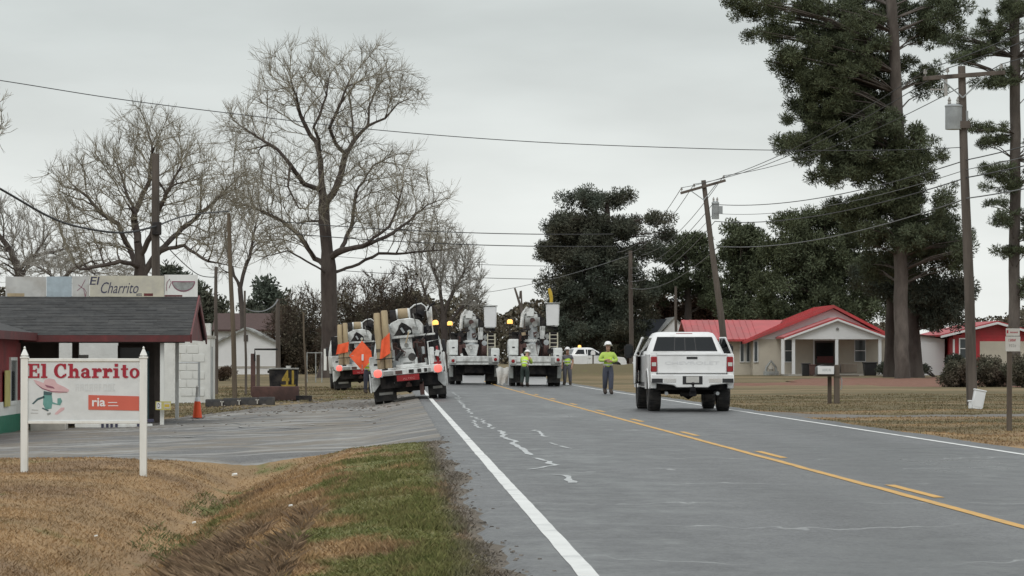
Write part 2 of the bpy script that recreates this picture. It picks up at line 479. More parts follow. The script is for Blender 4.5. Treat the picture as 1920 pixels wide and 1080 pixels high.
def asphalt(name, base, lighter, wet_sheen, cracks=True, dirt=None):
    m = bpy.data.materials.new(name)
    m.use_nodes = True
    t = m.node_tree
    b = t.nodes['Principled BSDF']
    geo = t.nodes.new('ShaderNodeNewGeometry')
    P = geo.outputs['Position']
    def noise(sc, st=(1, 1, 1), det=6.0, rough=.6):
        q = t.nodes.new('ShaderNodeMapping'); q.inputs['Scale'].default_value = st
        t.links.new(P, q.inputs[0])
        n = nn(t, 'ShaderNodeTexNoise', Scale=sc, Detail=det, Roughness=rough)
        t.links.new(q.outputs[0], n.inputs['Vector'])
        return n.outputs['Fac']
    def rng(s_, a, b_, c, d):
        r = t.nodes.new('ShaderNodeMapRange')
        r.inputs['From Min'].default_value = a; r.inputs['From Max'].default_value = b_
        r.inputs['To Min'].default_value = c; r.inputs['To Max'].default_value = d
        t.links.new(s_, r.inputs['Value']); return r.outputs[0]
    def math_(op, a, b_):
        r = t.nodes.new('ShaderNodeMath'); r.operation = op
        for i, v in enumerate((a, b_)):
            if v is None: continue
            if isinstance(v, (int, float)): r.inputs[i].default_value = v
            else: t.links.new(v, r.inputs[i])
        return r.outputs[0]
    def mix(f, a, b_):
        r = t.nodes.new('ShaderNodeMix'); r.data_type = 'RGBA'
        t.links.new(f, r.inputs[0])
        for i, v in ((6, a), (7, b_)):
            if isinstance(v, tuple): r.inputs[i].default_value = (*v, 1)
            else: t.links.new(v, r.inputs[i])
        return r.outputs[2]
    big = noise(.35, (1, .25, 1), 7)
    mid = noise(2.2, (1, .5, 1), 8, .7)
    fine = noise(34, (1, .6, 1), 3, .8)
    f1 = rng(big, .40, .62, 0, 1)
    c = mix(f1, base, lighter)
    sp = rng(fine, .35, .75, .5, 1.65)
    md = rng(mid, .3, .7, .8, 1.22)
    hv = t.nodes.new('ShaderNodeHueSaturation')
    sx_ = t.nodes.new('ShaderNodeSeparateXYZ'); t.links.new(P, sx_.inputs[0])
    tr_ = math_('COSINE', math_('MULTIPLY', math_('ADD', sx_.outputs['X'], math_('ADD', math_('MULTIPLY', big, .35), -1.15)), 2 * PI / 1.82), None)
    trk = rng(math_('MULTIPLY', tr_, rng(noise(.25, (1, .12, 1), 4), .35, .65, .2, 1)), -1, 1, .80, 1.14) if cracks else rng(big, 0, 1, .98, 1.02)
    t.links.new(math_('MULTIPLY', math_('MULTIPLY', sp, md), trk), hv.inputs['Value'])
    t.links.new(c, hv.inputs['Color'])
    c = hv.outputs[0]
    if dirt:
        dm = rng(noise(.55, (.55, .8, 1), 8, .7), .44, .56, 0, .9)
        c = mix(dm, c, dirt)
        dm = rng(noise(.8, (.35, 1.1, 1), 7, .7), .51, .60, 0, .85)
        c = mix(dm, c, (.27, .265, .25))
    rough = rng(math_('ADD', math_('MULTIPLY', big, .6), math_('MULTIPLY', mid, .4)), .36, .62, wet_sheen[0], wet_sheen[1])
    if cracks:
        sep = t.nodes.new('ShaderNodeSeparateXYZ'); t.links.new(P, sep.inputs[0])
        wob = noise(.5, (1, .3, 1), 4)
        wob2 = noise(5, (1, .3, 1), 3)
        yy = math_('ADD', sep.outputs['Y'], math_('ADD', math_('MULTIPLY', wob, 5.0), math_('MULTIPLY', wob2, .35)))
        fr = math_('FRACT', math_('DIVIDE', yy, 4.3), None)
        dd = math_('ABSOLUTE', math_('SUBTRACT', fr, .5), None)
        ln = rng(dd, .004, .013, 1, 0)
        br = rng(noise(.9, (1, .2, 1), 4), .46, .60, 0, .8)
        ln = math_('MULTIPLY', ln, br)
        c = mix(ln, c, (.30, .31, .31))  # sky reflection of the water-filled cracks, put into the colour
    t.links.new(c, b.inputs['Base Color'])
    t.links.new(rough, b.inputs['Roughness'])
    b.inputs['Specular IOR Level'].default_value = .45
    bp = t.nodes.new('ShaderNodeBump')
    bp.inputs['Strength'].default_value = .35; bp.inputs['Distance'].default_value = .012
    t.links.new(fine, bp.inputs['Height']); t.links.new(bp.outputs[0], b.inputs['Normal'])
    return m
M['asphalt'] = asphalt('asphalt', (.047, .049, .052), (.122, .125, .127), (.25, .62))
M['lot'] = asphalt('lot_asphalt', (.085, .084, .082), (.13, .128, .124), (.34, .8), cracks=False, dirt=(.17, .145, .112))

def grass_mat(name, blades):
    """dead tan turf with green regrowth; the same patches drive soil sheet and blades"""
    m = bpy.data.materials.new(name)
    m.use_nodes = True
    t = m.node_tree
    b = t.nodes['Principled BSDF']
    b.inputs['Roughness'].default_value = .9
    b.inputs['Specular IOR Level'].default_value = .15
    geo = t.nodes.new('ShaderNodeNewGeometry'); P = geo.outputs['Position']
    sep = t.nodes.new('ShaderNodeSeparateXYZ'); t.links.new(P, sep.inputs[0])
    def noise(sc, st=(1, 1, 0), det=5.0):
        q = t.nodes.new('ShaderNodeMapping'); q.inputs['Scale'].default_value = st
        t.links.new(P, q.inputs[0])
        n = nn(t, 'ShaderNodeTexNoise', Scale=sc, Detail=det, Roughness=.6)
        t.links.new(q.outputs[0], n.inputs['Vector']); return n.outputs['Fac']
    def rng(s_, a, b_, c, d):
        r = t.nodes.new('ShaderNodeMapRange')
        r.interpolation_type = 'SMOOTHSTEP'
        r.inputs['From Min'].default_value = a; r.inputs['From Max'].default_value = b_
        r.inputs['To Min'].default_value = c; r.inputs['To Max'].default_value = d
        t.links.new(s_, r.inputs['Value']); return r.outputs[0]
    def mt(op, a, b_):
        r = t.nodes.new('ShaderNodeMath'); r.operation = op; r.use_clamp = op != 'ADD'
        for i, v in enumerate((a, b_)):
            if isinstance(v, (int, float)): r.inputs[i].default_value = v
            else: t.links.new(v, r.inputs[i])
        return r.outputs[0]
    def mix(f, a, b_):
        r = t.nodes.new('ShaderNodeMix'); r.data_type = 'RGBA'
        t.links.new(f, r.inputs[0])
        for i, v in ((6, a), (7, b_)):
            if isinstance(v, tuple): r.inputs[i].default_value = (*v, 1)
            else: t.links.new(v, r.inputs[i])
        return r.outputs[2]
    tan = mix(rng(noise(1.1, (1, .5, 0)), .35, .65, 0, 1), (.365, .242, .128), (.282, .195, .110))
    tan = mix(rng(noise(.35, (1, .6, 0)), .46, .64, 0, .6), tan, (.19, .130, .085))
    far_ = rng(sep.outputs['Y'], 60, 110, 0, 1)
    tan = mix(far_, tan, (.235, .178, .105))
    band = rng(noise(.09, (.25, 2.2, 0), 6), .40, .56, 0, .9)
    tan = mix(mt('MULTIPLY', band, rng(sep.outputs['Y'], 48, 62, 0, 1)), tan, (.130, .112, .062))
    # the verge next to the road keeps more living grass
    strip = mt('MULTIPLY', rng(sep.outputs['X'], -1.5, -.2, 0, 1), rng(sep.outputs['X'], .35, .8, 1, .15))
    strip = mt('MULTIPLY', strip, rng(sep.outputs['Y'], 52, 58, 1, 0))
    ditch = mt('MULTIPLY', rng(sep.outputs['X'], -2.7, -2.3, 0, 1), rng(sep.outputs['X'], -2.1, -1.6, 1, 0))
    g1 = noise(.8, (1, .45, 0))
    gsel = mt('ADD', mt('MULTIPLY', strip, .25), mt('MULTIPLY', ditch, .10))
    green = rng(mt('ADD', g1, gsel), .60, .73, 0, 1)
    gcol = mix(rng(noise(3.0), .35, .65, 0, 1), (.120, .135, .046), (.20, .185, .08))
    c = mix(green, tan, gcol)
    edge = mt('MULTIPLY', rng(mt('ADD', sep.outputs['X'], mt('MULTIPLY', noise(2.2), .5)), .55, .90, 0, 1), rng(sep.outputs['X'], .8, .9, 1, 0))
    edge = mt('MULTIPLY', edge, rng(sep.outputs['Y'], 54, 57, 1, 0))
    c = mix(edge, c, (.150, .130, .106))
    f = noise(24, (1, .7, 0), 3)
    hv = t.nodes.new('ShaderNodeHueSaturation')
    t.links.new(rng(f, .3, .7, .84, 1.15), hv.inputs['Value'])
    t.links.new(c, hv.inputs['Color'])
    c = hv.outputs[0]
    if blades:
        h2 = t.nodes.new('ShaderNodeHueSaturation')
        t.links.new(rng(geo.outputs['Random Per Island'], 0, 1, .78, 1.28), h2.inputs['Value'])
        t.links.new(c, h2.inputs['Color']); c = h2.outputs[0]
    else:
        bp = t.nodes.new('ShaderNodeBump'); bp.inputs['Strength'].default_value = .6; bp.inputs['Distance'].default_value = .03
        t.links.new(f, bp.inputs['Height']); t.links.new(bp.outputs[0], b.inputs['Normal'])
    t.links.new(c, b.inputs['Base Color'])
    return m
M['turf'] = grass_mat('turf', False)
M['blade'] = grass_mat('grass_blade', True)
M['brush'] = mat('brush', (.17, .120, .080), .9, var=.35, scale=3, c2=(.25, .18, .115), world=True, island=.5, spec=.15)
M['weed'] = mat('weed', (.155, .165, .075), .85, var=.3, scale=3, world=True, island=.4, spec=.2)
# ---------------------------------------------------------------- ground, road, markings
def grid_mesh(name, xs, ys, zf, m, kind='structure'):
    nx, ny = len(xs), len(ys)
    V = [(x, y, zf(x, y)) for y in ys for x in xs]
    F = [(j * nx + i, j * nx + i + 1, (j + 1) * nx + i + 1, (j + 1) * nx + i) for j in range(ny - 1) for i in range(nx - 1)]
    o = fast_mesh(name, V, F, m, smooth=True)
    o['kind'] = kind
    return o

xs = [-3000, -1200, -500, -250, -120, -80, -60, -48, -40] + list(np.arange(-34, -9, .8)) + list(np.arange(-9, 1.0, .2)) + [1.5, 3, 5, 7, 8.6] + list(np.arange(8.9, 13, .25)) + list(np.arange(13, 44, 1.0)) + [48, 56, 70, 90, 130, 250, 500, 1200, 3000]
ys = [-200, -60, -20, -5, 5] + list(np.arange(12, 60, .35)) + list(np.arange(60, 130, .8)) + list(np.arange(130, 310, 4)) + [330, 380, 450, 600, 900, 1500, 2500, 4500]
grid_mesh('ground', xs, ys, gz, M['turf'])

random.seed(4)
def edge_l(y):
    if y > 53.5 and y < 112: return .74
    return .70 + .16 * mnoise.noise((y * .45, 1.3, 0)) + .10 * mnoise.noise((y * 1.7, 5.3, 0)) + .06 * mnoise.noise((y * 5, 2.3, 0))
def edge_r(y):
    return 9.05 + .14 * mnoise.noise((y * .35, 8.3, 0)) + .07 * mnoise.noise((y * 1.9, 2.1, 0))
def road():
    ysr = list(np.arange(-60, 12, 4)) + list(np.arange(12, 130, .4)) + list(np.arange(130, 700, 8))
    V = []; F = []
    for y in ysr:
        l, r = edge_l(y), edge_r(y)
        far = .30 * ss(130, 300, y)
        for t in (0, .01, .25, .5, .75, .99, 1):
            x = l + (r - l) * t
            z = .012 if t not in (0, 1) else -.03
            V.append((x, y, z + far))
    for j in range(len(ysr) - 1):
        for i in range(6):
            F.append((j * 7 + i, j * 7 + i + 1, (j + 1) * 7 + i + 1, (j + 1) * 7 + i))
    o = fast_mesh('road', V, F, M['asphalt'], smooth=True)
    o['kind'] = 'structure'
road()

def strip(name, pts, wd, z, m, rag=.0, seed=0, dz=0.004):
    """a painted ribbon lying on the road"""
    V = []; F = []
    n = len(pts)
    for i, (x, y) in enumerate(pts):
        a = pts[max(i - 1, 0)]; b = pts[min(i + 1, n - 1)]
        d = Vector((b[0] - a[0], b[1] - a[1])).normalized()
        nx, ny = -d.y, d.x
        wl = wd / 2 * (1 + rag * mnoise.noise((y * 3.1, seed, x)))
        wr = wd / 2 * (1 + rag * mnoise.noise((y * 3.7, seed + 9, x)))
        zz = z + .30 * ss(130, 300, y)
        V += [(x + nx * wl, y + ny * wl, zz), (x - nx * wr, y - ny * wr, zz)]
    F = [(2 * i, 2 * i + 1, 2 * i + 3, 2 * i + 2) for i in range(n - 1)]
    o = fast_mesh(name, V, F, m)
    o['kind'] = 'structure'
    return o
ZL = .0165
def line_pts(x, y0, y1, st=.5, wob=.0):
    n = max(2, int((y1 - y0) / st))
    return [(x + wob * mnoise.noise((y0 + (y1 - y0) * i / n, x, 0)) * 1.0, y0 + (y1 - y0) * i / n) for i in range(n + 1)]
strip('edge_line', line_pts(1.15, 8, 330, .5, .010), .125, ZL, M['line_white'], .04, 1)
strip('edge_line', line_pts(8.42, 8, 330, .5, .012), .11, ZL, M['line_white'], .06, 2)
strip('centre_line', line_pts(4.80, 8, 330, .5, .02), .105, ZL, M['line_yellow'], .15, 3)
k = 0
yd = 30.4
while yd < 130:
    strip('centre_dash', line_pts(5.03, yd, yd + 3.1, .4), .105, ZL, M['line_yellow'], .2, 20 + k)
    yd += 12.2; k += 1

# pale worn streaks and crack filler wandering along the left lane
def gpt(px, py):
    Y = (CAMZ - .016) * FPX / (py - 672)
    p = at(px, py, Y)
    return (p.x, p.y)
def wander(pxs, wd, seed):
    rnd = random.Random(seed)
    base = [gpt(*p) for p in pxs]
    pts = []
    for (a, b) in zip(base, base[1:]):
        L = math.hypot(b[0] - a[0], b[1] - a[1]); n = max(2, int(L / .5))
        for i in range(n):
            t = i / n
            pts.append((a[0] + (b[0] - a[0]) * t + rnd.uniform(-.05, .05), a[1] + (b[1] - a[1]) * t))
    pts.append(base[-1])
    strip('road_streak', pts, wd, ZL, M['streak'], 1.1, seed)
wander([(856, 745), (872, 764), (884, 776)], .06, 31)
wander([(884, 780), (905, 789), (926, 804)], .06, 32)
wander([(905, 785), (886, 789), (893, 800), (906, 803)], .05, 33)
wander([(936, 807), (948, 820), (965, 828), (968, 838), (985, 844), (998, 853)], .085, 34)
wander([(1001, 858), (1024, 865), (1036, 872), (990, 880)], .07, 35)
wander([(1040, 890), (1056, 892), (1060, 900), (1074, 905)], .085, 36)
wander([(1003, 806), (1012, 812), (1026, 819)], .07, 37)
wander([(1030, 830), (1046, 834)], .06, 38)
wander([(1054, 836), (1072, 841)], .06, 39)
wander([(848, 735), (862, 745), (860, 750)], .05, 40)

def lot_z(x, y):
    return gz(x, y) + .03

# asphalt lot in front of the restaurant, with a ragged gravel margin
def lot_sheet(name, x0, x1, near, farf, dz, m, nx=60, ny=70):
    V = []; F = []
    for j in range(ny + 1):
        for i in range(nx + 1):
            x = x0 + (x1 - x0) * i / nx
            a, b = near(x), farf(x)
            y = a + (b - a) * j / ny
            edge = (j in (0, ny)) 
            V.append((x, y, gz(x, y) + (dz if not edge else -.03)))
    F = [(j * (nx + 1) + i, j * (nx + 1) + i + 1, (j + 1) * (nx + 1) + i + 1, (j + 1) * (nx + 1) + i) for j in range(ny) for i in range(nx)]
    o = fast_mesh(name, V, F, m, smooth=True)
    o['kind'] = 'structure'
    return o
def lot_near(x): return 53.2 - .22 * max(0, -x) * .6 + .5 * mnoise.noise((x * .8, 4.1, 0)) - 1.3 * ss(-.5, .75, x) * 0
def lot_far(x): return 106 + 6 * ss(-6, 0, x) + 1.5 * mnoise.noise((x * .6, 9.1, 0)) - 20 * ss(-4.5, -7.5, x)
def grav_far(x): return lot_far(x) + 9 * ss(-6, -2, x) + 2 * mnoise.noise((x * .9, 3.1, 0)) + 1.0
lot_sheet('parking_lot', -26, .76, lot_near, lot_far, .034, M['lot'], 140, 130)
lot_sheet('gravel_apron', -6.5, .70, lambda x: lot_far(x) - 6.5, grav_far, .040, M['gravel'], 44, 40)

# bright puddle sheen put into pale streaks on the lot, lying along its slope
def lot_streak(px0, px1, py, wd, seed):
    a, b = ground_at(px0, py), ground_at(px1, py)
    V = []; F = []; n = 18
    for i in range(n + 1):
        u = i / n; x = a.x + (b.x - a.x) * u; y = a.y + (b.y - a.y) * u + .8 * mnoise.noise((u * 4, seed, 0))
        hw = wd * math.sin(PI * (.04 + .92 * u)) * (.55 + .8 * abs(mnoise.noise((u * 6, seed, 3))))
        for s_ in (-1, 1): V.append((x, y + s_ * hw, max(gz(x, y + s_ * hw), gz(x, y)) + .050))
    F = [(2 * i, 2 * i + 2, 2 * i + 3, 2 * i + 1) for i in range(n)]
    o = fast_mesh('sheen_streak', V, F, M['wet_sheen']); o['kind'] = 'structure'
for k_, (a_, b_, y_, w_) in enumerate(((395, 480, 797, .30), (430, 500, 803, .35), (520, 575, 807, .22), (672, 712, 783, .35), (676, 700, 792, .28), (300, 372, 822, .14), (560, 640, 800, .18), (655, 705, 772, .3))):
    lot_streak(a_, b_, y_, w_, k_ * 3.7)

# dirt drive and pine straw on the right-hand side
def strip_sheet(name, x0, x1, yc, hw, dz, m, n=40):
    V = []; F = []
    for i in range(n + 1):
        x = x0 + (x1 - x0) * i / n
        for j in range(7):
            y = yc(x) + hw(x) * (j / 3 - 1) + (.25 * mnoise.noise((x * .7, j, 1)) if j in (0, 6) else 0)
            V.append((x, y, gz(x, y) + (dz if 0 < j < 6 else -.02)))
    F = [(i * 7 + j, (i + 1) * 7 + j, (i + 1) * 7 + j + 1, i * 7 + j + 1) for i in range(n) for j in range(6)]
    o = fast_mesh(name, V, F, m, smooth=True); o['kind'] = 'structure'
strip_sheet('gravel_drive', 8.9, 13.6, lambda x: 78.5 - .35 * (x - 9), lambda x: 4.8 - 3.0 * ss(9, 11.2, x), .014, M['gravel'])
strip_sheet('gravel_drive', 13.4, 40, lambda x: 76.5 + .3 * (x - 13), lambda x: 1.5, .010, M['gravel'])
strip_sheet('pine_straw_bed', 21, 46, lambda x: 172 + 2.5 * math.sin(x), lambda x: 30 * ss(20, 25, x) + .5, .03, M['mulch'])
strip_sheet('pine_straw_bed', 15.5, 22, lambda x: 163, lambda x: 8, .026, M['mulch'])

# ---------------------------------------------------------------- buildings
def rect_frame(mb, x0, x1, z0, z1, y, t, d):
    mb.b2(x0 - t, x1 + t, y - d, y, z1, z1 + t)
    mb.b2(x0 - t, x1 + t, y - d, y, z0 - t, z0)
    mb.b2(x0 - t, x0, y - d, y, z0, z1)
    mb.b2(x1, x1 + t, y - d, y, z0, z1)

def add_window(parent, x0, x1, z0, z1, y, fm, glass='window_glass', mull=True, t=.06):
    f = MB(); rect_frame(f, x0, x1, z0, z1, y, t, .06)
    if mull: f.b2(x0, x1, y - .045, y, (z0 + z1) / 2 - .025, (z0 + z1) / 2 + .025)
    fo = f.build('window', M[fm], parent)
    g = MB(); g.b2(x0, x1, y - .015, y + .03, z0, z1)
    g.build('pane', M[glass], fo)
    return fo

def glyphs(mb, n, x0, x1, z0, z1, y, seed):
    """worn letter-like marks where the writing is no longer readable"""
    rnd = random.Random(seed); w_ = (x1 - x0) / n; h = z1 - z0; t = w_ * .2
    for i in range(n):
        a = x0 + i * w_; b = a + w_ * .72
        mb.b2(a, a + t, y - .003, y, z0, z1)
        if rnd.random() < .6: mb.b2(b - t, b, y - .003, y, z0, z1)
        for zz in rnd.sample((z0, z0 + h * .42, z1 - h * .2), 2):
            mb.b2(a + t, b - t, y - .003, y, zz, zz + h * .18)
    return mb

# --- restaurant with the long shingled canopy
rest = thing('restaurant', 'low red restaurant with dark shingle canopy roof behind the white lettered sign', 'restaurant', (0, 0, 0))
XR = -5.3; YF, YM, YB = 86.0, 89.5, 93.0; ZE, ZR = 1.90, 2.98
XW = -9.72        # right wall of the wing that comes forward
m = MB()          # roof slab of the canopy
m.add([(XR, YF, ZE), (XR, YM, ZR), (XR, YB, ZE), (-16, YB, ZE), (-16, YM, ZR), (-16, YF, ZE),
       (XR, YF, ZE - .10), (XR, YM, ZR - .10), (XR, YB, ZE - .10), (-16, YB, ZE - .1), (-16, YM, ZR - .1), (-16, YF, ZE - .1)],
      [(0, 1, 4, 5), (1, 2, 3, 4), (6, 11, 10, 7), (7, 10, 9, 8), (0, 6, 7, 1), (1, 7, 8, 2), (2, 8, 9, 3), (0, 5, 11, 6), (3, 9, 10, 4), (4, 10, 11, 5)])
roof = m.build('roof', M['shingle'], rest, smooth=False)
m = MB()          # shingle courses lapping down the front slope
n_ = 26
for k in range(n_):
    u0, u1 = k / n_, (k + 1.08) / n_
    ya, za = YM + (YF - YM) * u0, ZR + (ZE - ZR) * u0
    yb_, zb_ = YM + (YF - YM) * min(u1, 1.0), ZR + (ZE - ZR) * min(u1, 1.0)
    xk = -16.0
    while xk < XR - .01:
        L = random.choice((.28, .32, .36)) * 2; x2 = min(xk + L, XR)
        h = random.uniform(.010, .022)
        m.add([(xk + .004, ya, za + .003), (x2 - .004, ya, za + .003), (x2 - .004, yb_, zb_ + h), (xk + .004, yb_, zb_ + h), (x2 - .004, yb_, zb_ - .0), (xk + .004, yb_, zb_ - .0)], [(0, 1, 2, 3), (3, 2, 4, 5)])
        xk = x2
shc = m.build('shingles', M['shingle_tab'], roof, smooth=False); shc['kind'] = 'stuff'
m = MB(); m.add([(-9.3, 68, 1.95), (-9.3, YF + .6, 1.95), (-13.2, YF + 3, 3.03), (-13.2, 68, 3.03), (-17, 68, 1.95), (-17, YF + .6, 1.95),
                 (-9.3, 68, 1.85), (-9.3, YF + .6, 1.85), (-13.2, YF + 3, 2.93), (-13.2, 68, 2.93), (-17, 68, 1.85), (-17, YF + .6, 1.85)],
                [(0, 1, 2, 3), (3, 2, 5, 4), (6, 9, 8, 7), (9, 10, 11, 8), (0, 6, 7, 1), (0, 3, 9, 6), (3, 4, 10, 9), (4, 5, 11, 10), (1, 7, 8, 2), (2, 8, 11, 5)])
m.build('wing_roof', M['shingle'], rest, smooth=False)
m = MB(); m.b2(-9.6, XR, YF - .03, YF - .002, ZE - .17, ZE - .0); m.build('fascia', M['red_trim'], rest)
m = MB(); m.b2(-9.28, -9.25, 68, YF + .3, 1.76, 1.96); m.build('fascia', M['red_trim'], rest)
m = MB(); m.prism([(YF, ZE - .12), (YM, ZR - .12), (YB, ZE - .12)], XR - .10, XR - .06, 'x'); m.build('gable', M['red_trim'], rest)
for ya, yb in ((YF, YM), (YM, YB)):
    m = MB()
    za, zb = (ZE, ZR) if ya == YF else (ZR, ZE)
    m.hexa([(XR + .002, ya, za - .2), (XR + .045, ya, za - .2), (XR + .045, yb, zb - .2), (XR + .002, yb, zb - .2),
            (XR + .002, ya, za + .02), (XR + .045, ya, za + .02), (XR + .045, yb, zb + .02), (XR + .002, yb, zb + .02)])
    m.build('barge_board', M['red_trim'], rest)
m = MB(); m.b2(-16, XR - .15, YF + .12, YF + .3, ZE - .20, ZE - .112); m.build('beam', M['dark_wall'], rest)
# wing: red wall, white dado, green base, windows
m = MB(); m.b2(XW - 7, XW, 68, YF + .4, .22, 1.86); m.build('wall', M['red_wall'], rest)
m = MB(); m.b2(XW - 7, XW + .03, 67.97, YF + .4, -.12, .22); m.build('dado', M['wood_white'], rest)
m = MB(); m.b2(XW - 7, XW + .05, 67.95, YF + .4, -1.0, -.12); m.build('base_wall', M['green_wall'], rest)
def side_window(y0, y1, z0, z1, fm):
    f = MB(); x = XW
    f.b2(x, x + .05, y0 - .07, y1 + .07, z1, z1 + .08); f.b2(x, x + .05, y0 - .07, y1 + .07, z0 - .08, z0)
    f.b2(x, x + .05, y0 - .07, y0, z0, z1); f.b2(x, x + .05, y1, y1 + .07, z0, z1)
    fo = f.build('window', M[fm], rest)
    g = MB(); g.b2(x - .02, x + .02, y0, y1, z0, z1); g.build('pane', M['window_glass'], fo)
side_window(83.9, 85.2, .2, 1.25, 'wood_white')
m = MB(); m.b2(XW + .055, XW + .075, 82.4, 83.5, .10, 1.0); m.build('menu_board', M['sand_yellow'], rest)
# back of the canopy: dark wall, boards, doorway
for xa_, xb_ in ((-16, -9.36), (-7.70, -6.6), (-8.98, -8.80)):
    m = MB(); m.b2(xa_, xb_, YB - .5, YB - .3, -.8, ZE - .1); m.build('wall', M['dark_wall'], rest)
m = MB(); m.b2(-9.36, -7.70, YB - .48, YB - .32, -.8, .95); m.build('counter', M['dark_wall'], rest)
m = MB(); m.b2(-12, -7.0, YB + 3.4, YB + 3.6, -.8, 1.75); m.build('yard_wall', M['block_white'], rest)
for x0, x1, z0, z1, mm in ((-8.78, -8.52, .96, 1.40, 'vinyl_white'),):
    m = MB(); m.b2(x0, x1, YB - .56, YB - .503, z0, z1); m.build('menu_board', M[mm], rest)
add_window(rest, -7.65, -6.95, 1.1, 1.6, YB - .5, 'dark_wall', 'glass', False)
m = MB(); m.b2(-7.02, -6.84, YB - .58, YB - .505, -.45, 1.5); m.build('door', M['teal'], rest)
for px, Y in ((304, 86.35), (332, 92.2)):
    p = at(px, 700, Y); zb = gz(p.x, Y)
    m = MB(); m.b2(p.x - .05, p.x + .05, Y - .05, Y + .05, zb, ZE - .13 + (.02 if Y < 90 else .02)); m.build('post', M['wood_white'], rest)
p = at(297, 700, 88.5)
m = MB(); m.b2(p.x - .10, p.x + .10, 88.4, 88.6, gz(p.x, 88.5), ZE + .3); m.build('post', M['dark_wall'], rest)
# long painted board standing on the ridge of the canopy
YS = 89.42
sb = thing('roof_sign', 'long weathered cream and grey sign board standing on the canopy ridge', 'sign', (0, 0, 0))
def SX(px): return at(px, 540, YS).x
def SZ(py): return at(200, py, YS).z
ZS0, ZS1 = ZR - .02, SZ(517)
def panel(x0, x1, z1, mm, name='sign_panel'):
    q = MB(); q.b2(x0 + .006, x1 - .006, YS - .025, YS + .025, ZS0, z1); return q.build(name, M[mm], sb)
p1 = panel(SX(10), SX(87), SZ(519), 'weathered')
p1b = panel(SX(87), SX(135), SZ(518.5), 'bluegrey')
p2 = panel(SX(135), SX(168), SZ(518), 'weathered')
p3 = panel(SX(168), SX(308), SZ(517), 'cream')
p4 = panel(SX(308), SX(371), SZ(515), 'wood_white')
m = MB()
for i, (a, b) in enumerate(((14, 46),)):
    m.b2(SX(a), SX(b), YS - .029, YS - .026, SZ(556), SZ(550))
m.build('faded_stripe', M['log_tan'], p1)
m = MB(); glyphs(m, 6, SX(94), SX(134), SZ(554), SZ(546), YS - .026, 3); m.build('lettering', M['bluegrey'], p1b)
# the lettering is a loose brush script, leaning, in navy
m = MB()
put_text(m, 'El', SX(168), SX(184), SZ(534), SZ(519), YS - .026, .003, .01, .2)
put_text(m, 'Charrito', SX(187), SX(258), SZ(550), SZ(529), YS - .026, .003, .0, .25)
glyphs(m, 3, SX(256), SX(267), SZ(555), SZ(550), YS - .026, 8)
m.build('lettering', M['letter_navy'], p3)
m = MB(); m.b2(SX(270), SX(287), YS - .029, YS - .026, SZ(555), SZ(550)); m.build('faded_stripe', M['red_trim'], p3)
m = MB()   # thin brush figure at the joint of the two boards
for pts in (((147, 534), (157, 542), (160, 556)), ((160, 524), (153, 538), (145, 545)), ((157, 540), (162, 548), (160, 557))):
    m.tube([(SX(a), YS - .027, SZ(b)) for a, b in pts], .008, 5)
m.build('brush_mark', M['pink_dark'], p2)
m = MB()   # half-round bowl motif with a dark rim
n = 14
cx_, rx_, cz_, rz_ = (SX(322) + SX(366)) / 2, (SX(366) - SX(322)) / 2, SZ(527), SZ(527) - SZ(547)
m.prism([(cx_ - rx_, cz_)] + [(cx_ - rx_ * math.cos(PI * i / n), cz_ - rz_ * math.sin(PI * i / n)) for i in range(1, n)] + [(cx_ + rx_, cz_)], YS - .034, YS - .026, 'y')
m.build('bowl_motif', M['pink_dark'], p4, smooth=False)
m = MB()
m.prism([(cx_ - rx_ * .9, cz_ - .03)] + [(cx_ - rx_ * .9 * math.cos(PI * i / n), cz_ - .03 - rz_ * .78 * math.sin(PI * i / n)) for i in range(1, n)] + [(cx_ + rx_ * .9, cz_ - .03)], YS - .038, YS - .0345, 'y')
m.build('bowl_motif', M['fleet_grey'], p4, smooth=False)
m = MB(); m.b2(SX(309), SX(342), YS - .03, YS - .026, SZ(556), SZ(553)); m.build('faded_stripe', M['red_trim'], p4)
m = MB(); m.tube([(SX(a), YS - .03, SZ(b)) for a, b in ((312, 545), (313, 530), (318, 523), (321, 530), (317, 540))], .009, 5); m.build('brush_mark', M['pink_dark'], p4)
m = MB()
for x in (SX(60), SX(150), SX(240), SX(340)):
    m.cyl((x, YS + .03, ZS1 - .1), (x, YS + .9, ZR - .3), .025, n=6)
m.build('brace', M['post_wood'], sb)

# --- whitewashed block building behind the canopy
wb = thing('block_building', 'whitewashed block building with a stained wall just right of the canopy', 'building', (0, 0, 0))
YW = 125.0
def BX(px, Y): return at(px, 600, Y).x
def BZ(py, Y): return at(500, py, Y).z
x0, x1 = -13.0, BX(394, YW)
zb = -.5
m = MB(); m.b2(x0, x1, YW, YW + 3.5, zb, BZ(634, YW)); m.build('wall', M['block_white'], wb)
m = MB(); m.b2(x0, x1 + .04, YW - .05, YW + 3.5, BZ(634, YW), BZ(629, YW)); m.build('coping', M['concrete'], wb)
m = MB(); m.b2(BX(366, YW), BX(393, YW), YW + .4, YW + 1.2, BZ(629, YW), BZ(606, YW)); m.build('chimney', M['block_white'], wb)
br = MB()
br.b2(0, .74, 0, .03, 0, .36)
proto = None
for r in range(6):
    for c in range(5):
        xx = x1 - .42 - c * .46 + (.23 if r % 2 else 0)
        if xx + .2 > x1 or xx < BX(336, YW): continue
        if proto is None:
            q = MB(); q.b2(-.215, .215, -.02, .0, 0, .30)
            proto = q.build('block', M['block_white'], wb, bevel=.012)
            o = proto
        else:
            o = proto.copy(); col.objects.link(o)
        o.location = (xx, YW - .001, -.12 + r * .322)
m = MB(); m.b2(x1 + .05, x1 + .11, YW - .1, YW - .04, -.4, BZ(650, YW)); m.build('downpipe', M['steel'], wb)

